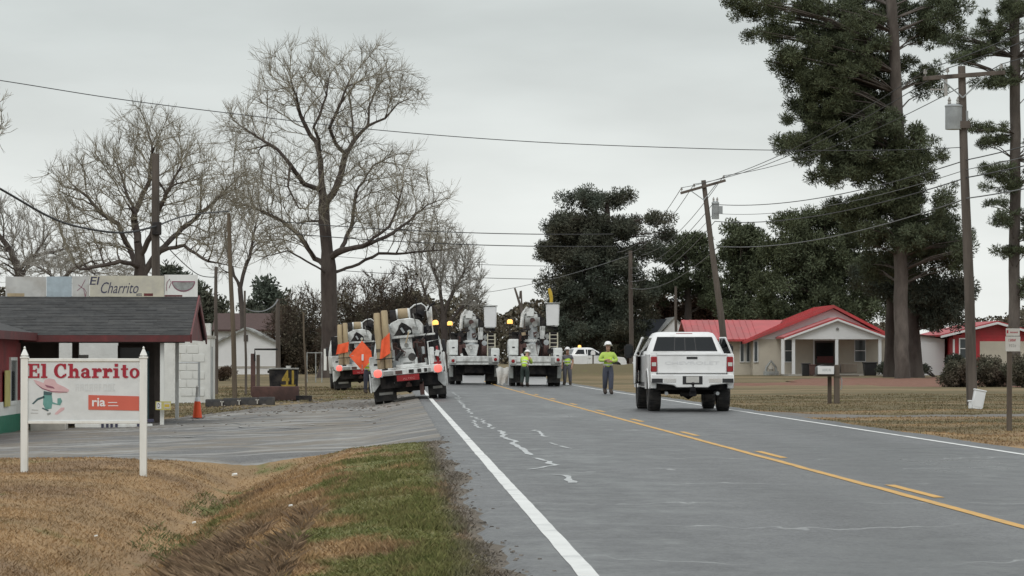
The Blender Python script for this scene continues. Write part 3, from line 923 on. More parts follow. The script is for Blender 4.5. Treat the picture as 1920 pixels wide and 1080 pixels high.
# --- little white gable house with a brown roof, far left
def gable_house(name, label, pxl, pxr, pyb, pye, pyr, Y, D, wallm, roofm, over=.35):
    t = thing(name, label, 'house', (0, 0, 0))
    xl, xr = BX(pxl, Y), BX(pxr, Y)
    zb_, ze_, zr_ = BZ(pyb, Y) - .6, BZ(pye, Y), BZ(pyr, Y)
    xm = (xl + xr) / 2
    q = MB(); q.b2(xl, xr, Y, Y + D, zb_, ze_); q.build('wall', M[wallm], t)
    q = MB(); q.prism([(xl, ze_), (xr, ze_), (xm, zr_)], Y + .001, Y + D - .001, 'y'); q.build('gable', M[wallm], t)
    q = MB(); s_ = (zr_ - ze_) / (xm - xl); th = .16
    for sg in (-1, 1):
        xe = xm + sg * (xm - xl + over); zee = ze_ - s_ * over
        q.add([(xm, Y - over, zr_ + th), (xe, Y - over, zee + th), (xe, Y + D + over, zee + th), (xm, Y + D + over, zr_ + th),
               (xm, Y - over, zr_), (xe, Y - over, zee), (xe, Y + D + over, zee), (xm, Y + D + over, zr_)],
              [(0, 1, 2, 3), (7, 6, 5, 4), (0, 4, 5, 1), (1, 5, 6, 2), (2, 6, 7, 3), (3, 7, 4, 0)])
    q.build('roof', M[roofm], t, smooth=False)
    return t, xl, xr, ze_, zr_, xm
t, xl, xr, ze, zr, xm = gable_house('gable_house', 'small white gabled house with vent seen beyond the tan pole', 405, 517, 690, 643, 617, 255, 12, 'vinyl_white', 'fleet_grey')
m = MB(); m.b2(xm - .16, xm + .16, 254.93, 254.995, zr - .95, zr - .45); m.build('vent', M['dark_wall'], t)
m = MB(); m.b2(xl, xr, 254.95, 254.995, BZ(690, 255), BZ(686.5, 255)); m.build('foundation', M['concrete'], t)
bh = thing('brown_roof_house', 'long house with low brown roof rising behind the small white gable', 'house', (0, 0, 0))
Yh = 275
m = MB(); m.b2(BX(400, Yh), BX(521, Yh), Yh, Yh + 9, -.5, BZ(616, Yh)); m.build('wall', M['vinyl_white'], bh)
m = MB(); m.prism([(Yh - .5, BZ(618, Yh)), (Yh + 4.5, BZ(586, Yh)), (Yh + 9.5, BZ(618, Yh)), (Yh + 9.5, BZ(621, Yh)), (Yh - .5, BZ(621, Yh))], BX(398, Yh), BX(524, Yh), 'x'); m.build('roof', M['shingle_brown'], bh, smooth=False)

# --- cream house with red metal roof and white columned porch
YH = 220.0
hs = thing('red_roof_house', 'cream bungalow with red metal roof and white columned porch right of the pickup', 'house', (0, 0, 0))
def HX(px, dY=0): return at(px, 600, YH + dY).x
def HZ(py, dY=0): return at(1500, py, YH + dY).z
zg = gz(27, YH) - .3
# main block: wide front gable
gl, gr, gp = HX(1412), HX(1668), HX(1562)
zeave = HZ(636); zpk = HZ(576)
m = MB(); m.b2(gl, gr, YH, YH + 10, zg, zeave - .0); m.build('wall', M['stucco'], hs)
m = MB(); m.prism([(gl, zeave + .001), (gr, zeave + .001), (gp, zpk - .12)], YH + .004, YH + 10, 'y'); m.build('gable', M['vinyl_white'], hs, smooth=False)
def slope_roof(mb, xa, za, xb, zb_, y0, y1, th=.17):
    mb.add([(xa, y0, za), (xb, y0, zb_), (xb, y1, zb_), (xa, y1, za), (xa, y0, za + th), (xb, y0, zb_ + th), (xb, y1, zb_ + th), (xa, y1, za + th)],
           [(3, 2, 1, 0), (4, 5, 6, 7), (0, 1, 5, 4), (1, 2, 6, 5), (2, 3, 7, 6), (3, 0, 4, 7)])
m = MB()
slope_roof(m, gp, zpk - .06, gl - .6, zeave - .30, YH - .5, YH + 10.4)
slope_roof(m, gp, zpk - .06, gr + .55, zeave - .16, YH - .5, YH + 10.4)
rf = m.build('roof', M['red_roof'], hs, smooth=False)
m = MB()   # standing seams of the metal roof
for k in range(27):
    y = YH - .3 + k * .4
    for xa, za, xb, zb_ in ((gp, zpk, gl - .6, zeave - .24), (gp, zpk, gr + .55, zeave - .10)):
        m.hexa([(xa, y, za + .11), (xb, y, zb_ + .11), (xb, y + .03, zb_ + .11), (xa, y + .03, za + .11), (xa, y, za + .155), (xb, y, zb_ + .155), (xb, y + .03, zb_ + .155), (xa, y + .03, za + .155)])
so_ = m.build('seams', M['red_roof'], rf, smooth=False); so_['kind'] = 'stuff'
# left wing with the long eave parallel to the road
wl = HX(1283, 3)
m = MB(); m.b2(wl + .3, gl + .02, YH + 1.6, YH + 9, zg, HZ(634, 2)); m.build('wall', M['stucco'], hs)
m = MB(); zwe, zwr = HZ(636, 1), HZ(600, 5)
m.add([(wl, YH + .9, zwe), (gl + 1.2, YH + .9, zwe), (gl + 2.6, YH + 5.3, zwr), (wl, YH + 5.3, zwr), (wl, YH + 9.7, zwe), (gl + 1.2, YH + 9.7, zwe),
       (wl, YH + .9, zwe - .15), (gl + 1.2, YH + .9, zwe - .15), (gl + 2.6, YH + 5.3, zwr - .15), (wl, YH + 5.3, zwr - .15), (wl, YH + 9.7, zwe - .15), (gl + 1.2, YH + 9.7, zwe - .15)],
      [(0, 1, 2, 3), (3, 2, 5, 4), (6, 9, 8, 7), (9, 10, 11, 8), (0, 6, 7, 1), (0, 3, 9, 6), (3, 4, 10, 9), (4, 5, 11, 10)])
wr_ = m.build('wing_roof', M['red_roof'], hs, smooth=False)
m = MB()
for k in range(12):
    x = wl + .15 + k * .42
    m.hexa([(x, YH + .9, zwe - .005), (x + .03, YH + .9, zwe - .005), (x + .03, YH + 5.3, zwr - .005), (x, YH + 5.3, zwr - .005), (x, YH + .9, zwe + .04), (x + .03, YH + .9, zwe + .04), (x + .03, YH + 5.3, zwr + .04), (x, YH + 5.3, zwr + .04)])
so_ = m.build('seams', M['red_roof'], wr_, smooth=False); so_['kind'] = 'stuff'
# front windows and pilasters of the wing
for i, px in enumerate((1393, 1404, 1414)):
    add_window(hs, HX(px), HX(px + 6), HZ(678), HZ(640), YH + (1.57 if px < 1410 else -.03), 'vinyl_white', 'window_glass', False, .05)
# porch
pl, pr, pp = HX(1478), HX(1667), HX(1570)
yp = YH - 4.6
def PX(px): return at(px, 600, yp).x
def PZ(py): return at(1500, py, yp).z
pl, pr, pp = PX(1478), PX(1662), PX(1570)
zpe, zpp = PZ(632), PZ(598)
m = MB(); m.prism([(pl, zpe), (pr, zpe), (pp, zpp - .02)], yp, yp + .12, 'y'); pg = m.build('porch_gable', M['vinyl_white'], hs, smooth=False)
m = MB(); m.lathe([(.10, 0), (.10, .04)], 10, (pp, yp - .02, PZ(617)), Matrix.Rotation(R_(90), 3, 'X')); m.build('vent', M['fleet_grey'], pg)
m = MB()
slope_roof(m, pp, zpp + .0, pl - .3, zpe - .09, yp - .25, YH + .3, .12)
slope_roof(m, pp, zpp + .0, pr + .3, zpe - .09, yp - .25, YH + .3, .12)
m.build('porch_roof', M['red_roof'], hs, smooth=False)
m = MB()
slope_roof(m, pp, zpp - .12, pl - .3, zpe - .21, yp - .28, yp - .252, .13)
slope_roof(m, pp, zpp - .12, pr + .3, zpe - .21, yp - .28, yp - .252, .13)
m.build('barge_board', M['vinyl_white'], hs, smooth=False)
m = MB(); m.b2(pl, pr, yp + .0, yp + .2, zpe - .14, zpe - .002); m.build('porch_beam', M['vinyl_white'], hs)
m = MB(); m.b2(pl, pr, yp, YH - .002, zg, zg + .42); m.build('porch_floor', M['concrete'], hs)
for px in (1468, 1488, 1569, 1650):
    x = PX(px)
    m = MB(); m.b2(x - .10, x + .10, yp + .02, yp + .2, zg + .421, zpe - .141); m.build('column', M['vinyl_white'], hs)
m = MB(); m.b2(HX(1527), HX(1565), YH - .04, YH + .05, zg + .43, HZ(639)); dr = m.build('door', M['dark_wall'], hs)
m = MB(); rect_frame(m, HX(1527), HX(1565), zg + .43, HZ(639), YH - .04, .1, .05); m.build('frame', M['vinyl_white'], dr)
m = MB(); m.b2(HX(1530), HX(1562), YH - .06, YH - .042, HZ(672), HZ(643)); m.build('pane', M['glass'], dr)
m = MB(); m.b2(HX(1532), HX(1562), YH - .075, YH - .062, HZ(680), HZ(668)); m.build('kick_panel', M['red_trim'], dr)
add_window(hs, HX(1472), HX(1486), HZ(678), HZ(637.5), YH - .002, 'vinyl_white', 'window_glass', True, .05)
add_window(hs, HX(1603), HX(1622), HZ(677), HZ(638), YH - .002, 'vinyl_white', 'window_glass', True, .05)
# small items by the porch
def simple_bin(px, pyb, pyt, Y, wd, mm, name, label, cat):
    g = at(px, pyb, Y); z0 = gz(g.x, Y) ; z1 = at(px, pyt, Y).z
    t_ = thing(name, label, cat, (g.x, Y, z0))
    q = MB(); q.box((0, 0, (z1 - z0) * .45), (wd * .85, wd * .85, (z1 - z0) * .9), top=(1.15, 1.15)); q.build('body', M[mm], t_, bevel=.03)
    q = MB(); q.box((0, 0, (z1 - z0) * .95), (wd * 1.06, wd * 1.06, (z1 - z0) * .1)); q.build('lid', M[mm], t_, bevel=.02)
    return t_
simple_bin(1511, 703, 681, 214, .55, 'black_plastic', 'wheelie_bin', 'dark bin standing left of the house door by the porch', 'bin')
simple_bin(1523, 703, 683, 213.5, .40, 'rust', 'storage_box', 'narrow reddish brown box beside the dark bin on the porch', 'box')
simple_bin(1631, 703, 679, 214, .85, 'black_plastic', 'grill', 'dark covered grill under the right-hand porch window', 'grill')
ar = thing('yard_ornament', 'small grey arched ornament against the cream house wall', 'ornament', on(HX(1443), YH - .8))
m = MB()
m.tube([(-.38, 0, 0), (-.30, 0, .55), (0, 0, .95), (.30, 0, .55), (.38, 0, 0)], .09, 8); m.build('arch', M['fleet_grey'], ar)
m = MB(); m.lathe([(.12, .28), (.17, .42), (.10, .6), (.02, .66)], 10); m.build('figure', M['concrete'], ar)
m = MB(); m.b2(-.5, .5, -.12, .12, 0, .26); m.build('base', M['fleet_grey'], ar)

# --- red ranch house and white clapboard shed at the far right
rh = thing('red_house', 'red sided house with tan panel and white trimmed window behind the hedge', 'house', (0, 0, 0))
YR2 = 215.0
def QX(px): return at(px, 600, YR2).x
def QZ(py): return at(1850, py, YR2).z
q0, q1, qp = QX(1787), QX(1990), QX(1868)
zg2 = gz(40, YR2) - .3
m = MB(); m.b2(q0, q1, YR2, YR2 + 11, zg2, QZ(632)); m.build('wall', M['red_siding'], rh)
m = MB(); m.prism([(q0, QZ(632) + .001), (QX(1950), QZ(632) + .001), (qp, QZ(607))], YR2 + .002, YR2 + 10.9, 'y'); rg = m.build('gable', M['red_siding'], rh, smooth=False)
m = MB()
for k in range(5):
    z = QZ(632) + k * .17
    hw_l = (qp - q0) * (1 - k * .17 / (QZ(607) - QZ(632))); hw_r = (QX(1950) - qp) * (1 - k * .17 / (QZ(607) - QZ(632)))
    m.b2(qp - hw_l, qp + hw_r, YR2 - .022, YR2, z, z + .145)
sg_ = m.build('siding', M['red_siding'], rg); sg_['kind'] = 'stuff'
m = MB()
slope_roof(m, qp, QZ(605), q0 - .9, QZ(631), YR2 - .5, YR2 + 11, .12)
slope_roof(m, qp, QZ(605), QX(1960), QZ(631), YR2 - .5, YR2 + 11, .12)
m.build('roof', M['red_siding'], rh, smooth=False)
m = MB()
slope_roof(m, qp, QZ(605) - .10, q0 - .9, QZ(631) - .10, YR2 - .54, YR2 - .502, .15)
slope_roof(m, qp, QZ(605) - .10, QX(1960), QZ(631) - .10, YR2 - .54, YR2 - .502, .15)
m.build('barge_board', M['vinyl_white'], rh, smooth=False)
m = MB(); m.b2(QX(1837), q1, YR2 - .03, YR2 - .001, zg2, QZ(640)); m.build('panel', M['stucco'], rh)
add_window(rh, QX(1800), QX(1820), QZ(671), QZ(636), YR2, 'vinyl_white', 'window_glass', True, .08)
m = MB(); m.b2(q0 - .02, q0 + .10, YR2 - .05, YR2 - .001, zg2, QZ(636)); m.build('corner_trim', M['vinyl_white'], rh)
sh = thing('clapboard_shed', 'white clapboard shed with sloping roof between the pines and red house', 'shed', (0, 0, 0))
YS2 = 217.0
s0, s1 = at(1727, 600, YS2).x, at(1771, 600, YS2).x
zl, zr_ = at(1750, 630, YS2).z, at(1750, 636, YS2).z
m = MB(); m.prism([(s0, zg2), (s1, zg2), (s1, zr_), (s0, zl)], YS2, YS2 + 7, 'y'); sw = m.build('wall', M['vinyl_white'], sh, smooth=False)
m = MB(); k = 0; z = zg2 + .25
proto = None
while z + .17 < zr_:
    if proto is None:
        q = MB(); q.add([(s0 + .02, -.012, 0), (s1 - .02, -.012, 0), (s1 - .02, 0, 0), (s0 + .02, 0, 0), (s0 + .02, -.004, .165), (s1 - .02, -.004, .165), (s1 - .02, 0, .165), (s0 + .02, 0, .165)],
                        [(3, 2, 1, 0), (4, 5, 6, 7), (0, 1, 5, 4), (1, 2, 6, 5), (2, 3, 7, 6), (3, 0, 4, 7)])
        proto = q.build('board', M['vinyl_white'], sh, smooth=False); o = proto
    else:
        o = proto.copy(); col.objects.link(o)
    o.location = (0, YS2 - .001, z); z += .175
m = MB(); m.hexa([(s0 - .2, YS2 - .3, zl + .02), (s1 + .2, YS2 - .3, zr_ + .02), (s1 + .2, YS2 + 7.2, zr_ + .02), (s0 - .2, YS2 + 7.2, zl + .02), (s0 - .2, YS2 - .3, zl + .12), (s1 + .2, YS2 - .3, zr_ + .12), (s1 + .2, YS2 + 7.2, zr_ + .12), (s0 - .2, YS2 + 7.2, zl + .12)])
m.build('roof', M['shingle_brown'], sh, smooth=False)

# --- house with the dark slate roof and white gable between trees and pickup
dh = thing('slate_roof_house', 'house with dark slate roof and white gable seen left of the pickup cab', 'house', (0, 0, 0))
YD = 262.0
def DX(px, d=0): return at(px, 600, YD + d).x
def DZ(py, d=0): return at(1200, py, YD + d).z
zg3 = gz(19, YD) - .3
m = MB(); m.b2(DX(1190), DX(1262), YD, YD + 9, zg3, DZ(640)); m.build('wall', M['vinyl_white'], dh)
m = MB(); m.prism([(YD - .5, DZ(641)), (YD + 4.5, DZ(598, 4)), (YD + 9.5, DZ(641)), (YD + 9.5, DZ(645)), (YD - .5, DZ(645))], DX(1187), DX(1262), 'x'); m.build('roof', M['shingle_blue'], dh, smooth=False)
m = MB(); m.b2(DX(1232), DX(1296), YD - 1, YD + 7, zg3, DZ(632)); m.build('wall', M['vinyl_white'], dh)
m = MB(); m.prism([(DX(1230), DZ(634)), (DX(1298), DZ(634)), (DX(1262), DZ(597))], YD - 1.02, YD - .6, 'y'); m.build('gable', M['vinyl_white'], dh, smooth=False)
m = MB()
slope_roof(m, DX(1262), DZ(597) + .02, DX(1224), DZ(636), YD - 1.2, YD + 7, .10); slope_roof(m, DX(1262), DZ(597) + .02, DX(1301), DZ(636), YD - 1.2, YD + 7, .10)
m.build('roof', M['fleet_grey'], dh, smooth=False)
bw = thing('brick_house', 'dim brown brick house with one pale framed window behind the walking worker', 'house', (0, 0, 0))
m = MB(); m.b2(at(1120, 600, 268).x, at(1186, 600, 268).x, 268, 276, zg3, at(1150, 612, 268).z); m.build('wall', M['brick'], bw)
m = MB(); xa, xb = at(1116, 600, 268).x, at(1190, 600, 268).x
m.prism([(267.5, at(1150, 613, 268).z), (272, at(1150, 596, 272).z), (276.5, at(1150, 613, 276).z)], xa, xb, 'x'); m.build('roof', M['shingle_brown'], bw, smooth=False)
add_window(bw, at(1166, 600, 268).x, at(1177, 600, 268).x, at(1150, 658, 268).z, at(1150, 632, 268).z, 268, 'weathered', 'window_glass', False, .1)
# ---------------------------------------------------------------- vehicles
def wheel(parent, x, y, r, wdt, dual=False, rim='steel'):
    q = MB()
    Rm = Matrix.Rotation(R_(90), 3, 'Y')
    h = wdt / 2
    prof = [(r * .58, -h * .8), (r * .62, -h), (r * .9, -h * .98), (r * .985, -h * .72), (r, -h * .3), (r, h * .3), (r * .985, h * .72), (r * .9, h * .98), (r * .62, h), (r * .58, h * .8)]
    q.lathe(prof, 22, (x, y, r), Rm)
    for k in range(22):        # tread blocks
        a = 2 * PI * k / 22
        q.box((x, y + (r + .004) * math.cos(a), r + (r + .004) * math.sin(a)), (wdt * .86, r * .16, .018), Matrix.Rotation(a - PI / 2, 3, 'X'))
    wo = q.build('wheel', M['black_rubber'], parent)
    q = MB(); s = 1 if x > 0 else -1
    q.lathe([(r * .57, -h * .55), (r * .57, h * .7), (r * .5, h * .74), (r * .42, h * .35), (r * .16, h * .4), (r * .14, h * .62), (.02, h * .64)], 16, (x, y, r), Matrix.Rotation(R_(90) * s, 3, 'Y'))
    q.build('rim', M[rim], wo)
    return wo

def arch_outline(y0, y1, zb, zt, arches, slope=None):
    """side outline in (y, z) with wheel arches cut from its lower edge"""
    pts = [(y0, zb)]
    for (yc, zc, r) in arches:
        a0 = math.asin(max(-1, min(1, (zb - zc) / r)))
        for k in range(9):
            a = PI - a0 - (PI - 2 * a0) * k / 8
            pts.append((yc + r * math.cos(a), zc + r * math.sin(a)))
    pts.append((y1, zb))
    return pts + (slope or [(y1, zt), (y0, zt)])

def make_pickup(label, doors_open=True, rz=0, loc=(0, 0, 0), beacon=False):
    t = thing('pickup_truck', label, 'pickup truck', loc, rz)
    W = M['truck_white']
    HWD = 1.01
    # body shell: bed, cab lower, bonnet with both arches each side
    for sgn in (-1, 1):
        q = MB()
        pts = arch_outline(.12, 6.12, .56, 1.34, [(1.25, .47, .52), (5.28, .47, .52)],
                           [(6.12, .95), (6.02, 1.16), (5.9, 1.24), (4.62, 1.36), (2.2, 1.36), (2.05, 1.40), (.12, 1.40)])
        q.prism(pts, sgn * .86, sgn * HWD, 'x')
        q.build('body_side', W, t, bevel=.018)
        for yc in (1.25, 5.28):      # flares over the arches
            q = MB()
            q.tube([(sgn * (HWD - .02), yc + .55 * math.cos(a), .47 + .55 * math.sin(a)) for a in [R_(8 + 164 * k / 12) for k in range(13)]], .04, 6)
            q.build('wheel_flare', W, t)
    q = MB(); q.b2(-.86, .86, .3, 6.0, .52, .86); q.build('chassis', M['black_steel'], t)
    q = MB(); q.b2(-.86, .86, .16, 2.05, .87, .92); q.build('bed_floor', M['black_steel'], t)
    q = MB(); q.b2(-.87, .87, 2.02, 2.10, .92, 1.42); q.build('bed_bulkhead', W, t)
    q = MB(); q.hexa([(-.86, 4.5, .9), (.86, 4.5, .9), (.86, 6.05, .9), (-.86, 6.05, .9), (-.88, 4.5, 1.37), (.88, 4.5, 1.37), (.84, 5.98, 1.20), (-.84, 5.98, 1.20)])
    q.build('bonnet', W, t, bevel=.05, seg=2)
    q = MB(); q.b2(-.95, .95, 6.05, 6.2, .55, .8); q.build('front_bumper', M['chrome'], t, bevel=.03)
    # cab: rings from sill to roof
    rings = [(.58, .955, 2.14, 4.40), (1.33, .985, 2.12, 4.62), (1.42, .97, 2.14, 4.56), (1.62, .88, 2.24, 4.16), (1.84, .775, 2.36, 3.78), (1.915, .72, 2.46, 3.62), (1.945, .62, 2.60, 3.45)]
    V = []; F = []
    for z, hw, yb, yf in rings:
        c = .07
        V += [(-hw + c, yb, z), (hw - c, yb, z), (hw, yb + c * 1.4, z), (hw, yf - c * 1.4, z), (hw - c, yf, z), (-hw + c, yf, z), (-hw, yf - c * 1.4, z), (-hw, yb + c * 1.4, z)]
    for i in range(len(rings) - 1):
        for k in range(8):
            k2 = (k + 1) % 8
            F.append((i * 8 + k, i * 8 + k2, (i + 1) * 8 + k2, (i + 1) * 8 + k))
    F.append(tuple(range((len(rings) - 1) * 8, len(rings) * 8)))
    q = MB(); q.add(V, F); cab = q.build('cab', W, t)
    def ringpt(z):
        for (a, b) in zip(rings, rings[1:]):
            if a[0] <= z <= b[0]:
                f = (z - a[0]) / (b[0] - a[0]); return [a[k] + (b[k] - a[k]) * f for k in range(4)]
    def back_pane(x0b, x1b, x0t, x1t, z0, z1, mm, off, name='rear_window'):
        a = ringpt(z0); b = ringpt(z1)
        q = MB(); q.hexa([(x0b, a[2] - off, z0), (x1b, a[2] - off, z0), (x1b, a[2] + .02, z0), (x0b, a[2] + .02, z0), (x0t, b[2] - off, z1), (x1t, b[2] - off, z1), (x1t, b[2] + .02, z1), (x0t, b[2] + .02, z1)])
        return q.build(name, M[mm], cab, smooth=False)
    back_pane(-.80, .80, -.68, .68, 1.47, 1.82, 'glass', .014)
    back_pane(-.28, .28, -.25, .25, 1.475, 1.815, 'black_plastic', .016, 'window_slider')
    back_pane(-.26, -.01, -.235, -.01, 1.49, 1.80, 'glass', .018, 'slider_pane')
    back_pane(.01, .26, .01, .235, 1.49, 1.80, 'glass', .018, 'slider_pane')
    q = MB(); q.b2(-.2, .2, 2.44, 2.5, 1.88, 1.915); q.build('brake_light', M['tail_red'], cab)
    for sgn in (-1, 1):
        def sp(y, z, off):
            r = ringpt(z); return (sgn * (r[1] + off), y, z)
        for y0b, y1b, y0t, y1t in ((2.36, 3.08, 2.62, 3.06), (3.20, 4.36, 3.18, 3.64)):
            z0, z1 = 1.47, 1.80
            q = MB(); q.hexa([sp(y0b, z0, -.02), sp(y1b, z0, -.02), sp(y1b, z0, .006), sp(y0b, z0, .006), sp(y0t, z1, -.02), sp(y1t, z1, -.02), sp(y1t, z1, .006), sp(y0t, z1, .006)])
            q.build('side_window', M['glass'], cab, smooth=False)
        q = MB(); q.b2(sgn * .965, sgn * 1.018, 2.25, 4.35, .60, .70); q.build('rocker_step', M['black_plastic'], t)
        # front door swung a little open, with its tall towing mirror
        piv = Vector((sgn * 1.0, 4.40, 0))
        ang = R_(7 if sgn < 0 else 13) if doors_open else 0
        Rz = Matrix.Rotation(sgn * ang, 3, 'Z')
        def rot(p): return piv + Rz @ (Vector(p) - piv)
        q = MB()
        q.b2(sgn * 1.012, sgn * 1.075, 3.26, 4.38, .64, 1.36)
        q.v = [tuple(rot(p)) for p in q.v]
        do = q.build('front_door', W, t, bevel=.02)
        q = MB(); q.b2(sgn * .985, sgn * 1.010, 3.30, 4.30, .98, 1.34); q.v = [tuple(rot(p)) for p in q.v]; q.build('door_trim', M['trim_brown'], do, bevel=.01)
        q = MB()
        for a, b in (((3.28, 1.36), (3.30, 1.80)), ((3.30, 1.80), (3.72, 1.80)), ((3.72, 1.80), (4.34, 1.40))):
            q.tube([rot((sgn * (1.04 - (a[1] - 1.36) * .42), a[0], a[1])), rot((sgn * (1.04 - (b[1] - 1.36) * .42), b[0], b[1]))], .028, 6)
        q.build('window_frame', W, do)
        q = MB(); s_ = [rot((sgn * (1.04 - (zz - 1.36) * .42), yy, zz)) for yy, zz in ((3.30, 1.37), (4.30, 1.37), (3.72, 1.79), (3.31, 1.79))]
        q.sheet(s_, .008); q.build('side_window', M['glass'], do, smooth=False)
        q = MB()
        q.b2(sgn * 1.078, sgn * 1.10, 3.34, 3.50, 1.16, 1.20); q.v = [tuple(rot(p)) for p in q.v]; q.build('handle', M['chrome'], do)
        q = MB(); q.box((sgn * 1.27, 4.16, 1.47), (.22, .13, .36)); mo = q.build('mirror', M['black_plastic'], t, bevel=.04, seg=2)
        q = MB(); q.b2(sgn * 1.0, sgn * 1.17, 4.14, 4.20, 1.38, 1.44); q.build('mirror_arm', M['black_plastic'], mo)
        q = MB(); q.b2(sgn * 1.19, sgn * 1.35, 4.082, 4.094, 1.36, 1.60); q.build('mirror_glass', M['glass'], mo)
        # back lights
        q = MB(); q.b2(sgn * .845, sgn * 1.0, .095, .30, .96, 1.33); tl = q.build('tail_light', M['tail_red'], t, bevel=.02)
        q = MB(); q.b2(sgn * .87, sgn * .975, .085, .094, 1.10, 1.19); q.build('reverse_lamp', M['vest_silver'], tl)
    # tailgate with moulded name, handle and spoiler lip
    q = MB(); q.b2(-.835, .835, .10, .17, .92, 1.35); tg = q.build('tailgate', W, t, bevel=.015)
    q = MB(); q.b2(-.85, .85, .085, .20, 1.352, 1.405); q.build('tailgate_lip', W, tg, bevel=.015)
    q = MB(); q.b2(-.80, .80, .092, .099, .945, 1.00); q.build('tailgate_step', W, tg)
    q = MB(); q.b2(-.13, .13, .088, .099, 1.27, 1.325); q.build('tailgate_handle', M['black_plastic'], tg, bevel=.004)
    q = MB(); put_text(q, 'CHEVROLET', -.66, .66, 1.14, 1.215, .099, .004, .01); q.build('lettering', M['emboss'], tg, smooth=False)
    # bumper with dark corner steps, plate and tow ball
    q = MB(); q.prism([(-1.01, .70), (-.45, .64), (-.38, .58), (.38, .58), (.45, .64), (1.01, .70), (1.0, .90), (-1.0, .90)], -.05, .12, 'y'); bp_ = q.build('rear_bumper', W, t, bevel=.02)
    for sgn in (-1, 1):
        q = MB(); q.b2(sgn * .72, sgn * .985, -.058, -.045, .70, .80); q.build('corner_step', M['black_plastic'], bp_, bevel=.003)
        q = MB(); q.b2(sgn * .40, sgn * .70, -.056, -.048, .71, .80); q.build('bumper_face', M['chrome'], bp_)
        q = MB(); q.tube([(sgn * .60, .5, .46), (sgn * .62, .1, .44)], .045, 8); q.build('exhaust_pipe', M['steel'], t)
    q = MB(); q.b2(-.24, .24, -.057, -.049, .66, .86); q.build('plate_recess', M['black_plastic'], bp_)
    q = MB(); q.b2(-.155, .155, -.066, -.0575, .70, .85); q.build('number_plate', M['weathered'], bp_)
    q = MB(); q.b2(-.06, .06, -.25, .1, .50, .57); q.b2(-.05, .05, -.25, -.12, .57, .60); q.lathe([(.02, .60), (.025, .64), (.045, .67), (.03, .71)], 10, (0, -.19, 0)); q.b2(-.08, .08, -.20, -.10, .38, .50); q.build('tow_hitch', M['black_steel'], t)
    q = MB(); q.tube([(-.75, 1.25, .46), (-.2, 1.25, .46), (0, 1.25, .46), (.2, 1.25, .46), (.75, 1.25, .46)], [.05, .06, .19, .06, .05], 10); q.build('rear_axle', M['black_steel'], t)
    q = MB(); q.tube([(.1, 1.0, .55), (.1, .55, .42), (-.25, .45, .42)], .06, 8); q.build('silencer', M['black_steel'], t)
    for sgn in (-1, 1):
        for y in (1.25, 5.28):
            wheel(t, sgn * .845, y, .44, .31)
    if beacon:
        q = MB(); q.lathe([(.12, 1.945), (.12, 2.06), (.06, 2.12)], 12, (0, 2.9, 0)); q.build('beacon', M['lamp_amber'], t)
    return t

pk = make_pickup('white crew cab pickup standing in the right lane with front doors ajar', loc=(7.18, 79.6, .014))
pk.rotation_euler = (0, 0, R_(-.4))
pv = make_pickup('white utility pickup with lit amber beacon seen side on beyond the line trucks', False, R_(-82), (0, 0, 0), True)
pv.location = (on(at(1012, 690, 236).x, 236, .0))

# --- line crew trucks
def truck_base(t, clutter=1):
    q = MB(); q.b2(-.45, .45, .3, 8.4, .55, .95); q.build('chassis', M['black_steel'], t)
    q = MB(); q.b2(-.50, .50, .7, .9, .35, .55); q.tube([(-1.0, 1.6, .52), (-.25, 1.6, .52), (0, 1.6, .5), (.25, 1.6, .52), (1.0, 1.6, .52)], [.07, .08, .24, .08, .07], 10); q.build('rear_axle', M['black_steel'], t)  # the box beside the axle is added as dark underbody shadow
    for sgn in (-1, 1):
        wheel(t, sgn * 1.03, 1.6, .52, .27); wheel(t, sgn * .73, 1.6, .52, .27); wheel(t, sgn * 1.02, 6.7, .52, .27)
    # crew cab
    rings = [(.75, 1.15, 5.9, 7.6), (1.55, 1.17, 5.9, 7.7), (1.75, 1.14, 5.92, 7.55), (2.35, 1.0, 5.98, 7.2), (2.45, .9, 6.1, 7.1)]
    V = []; F = []
    for z, hw, yb, yf in rings: V += [(-hw, yb, z), (hw, yb, z), (hw, yf, z), (-hw, yf, z)]
    for i in range(len(rings) - 1):
        for k in range(4):
            k2 = (k + 1) % 4; F.append((i * 4 + k, i * 4 + k2, (i + 1) * 4 + k2, (i + 1) * 4 + k))
    F.append((16, 17, 18, 19))
    q = MB(); q.add(V, F); cab = q.build('cab', M['fleet_white'], t, bevel=.04)
    q = MB(); q.b2(-.8, .8, 5.92, 5.945, 1.85, 2.3); q.build('rear_window', M['glass'], cab)
    q = MB(); q.hexa([(-1.05, 7.6, .8), (1.05, 7.6, .8), (.95, 9.0, .8), (-.95, 9.0, .8), (-1.0, 7.6, 1.6), (1.0, 7.6, 1.6), (.85, 8.9, 1.4), (-.85, 8.9, 1.4)]); q.build('bonnet', M['fleet_white'], t, bevel=.05)
    for sgn in (-1, 1):
        q = MB(); q.b2(sgn * 1.16, sgn * 1.27, 7.3, 7.42, 1.55, 1.95); q.build('mirror', M['black_plastic'], cab, bevel=.02)

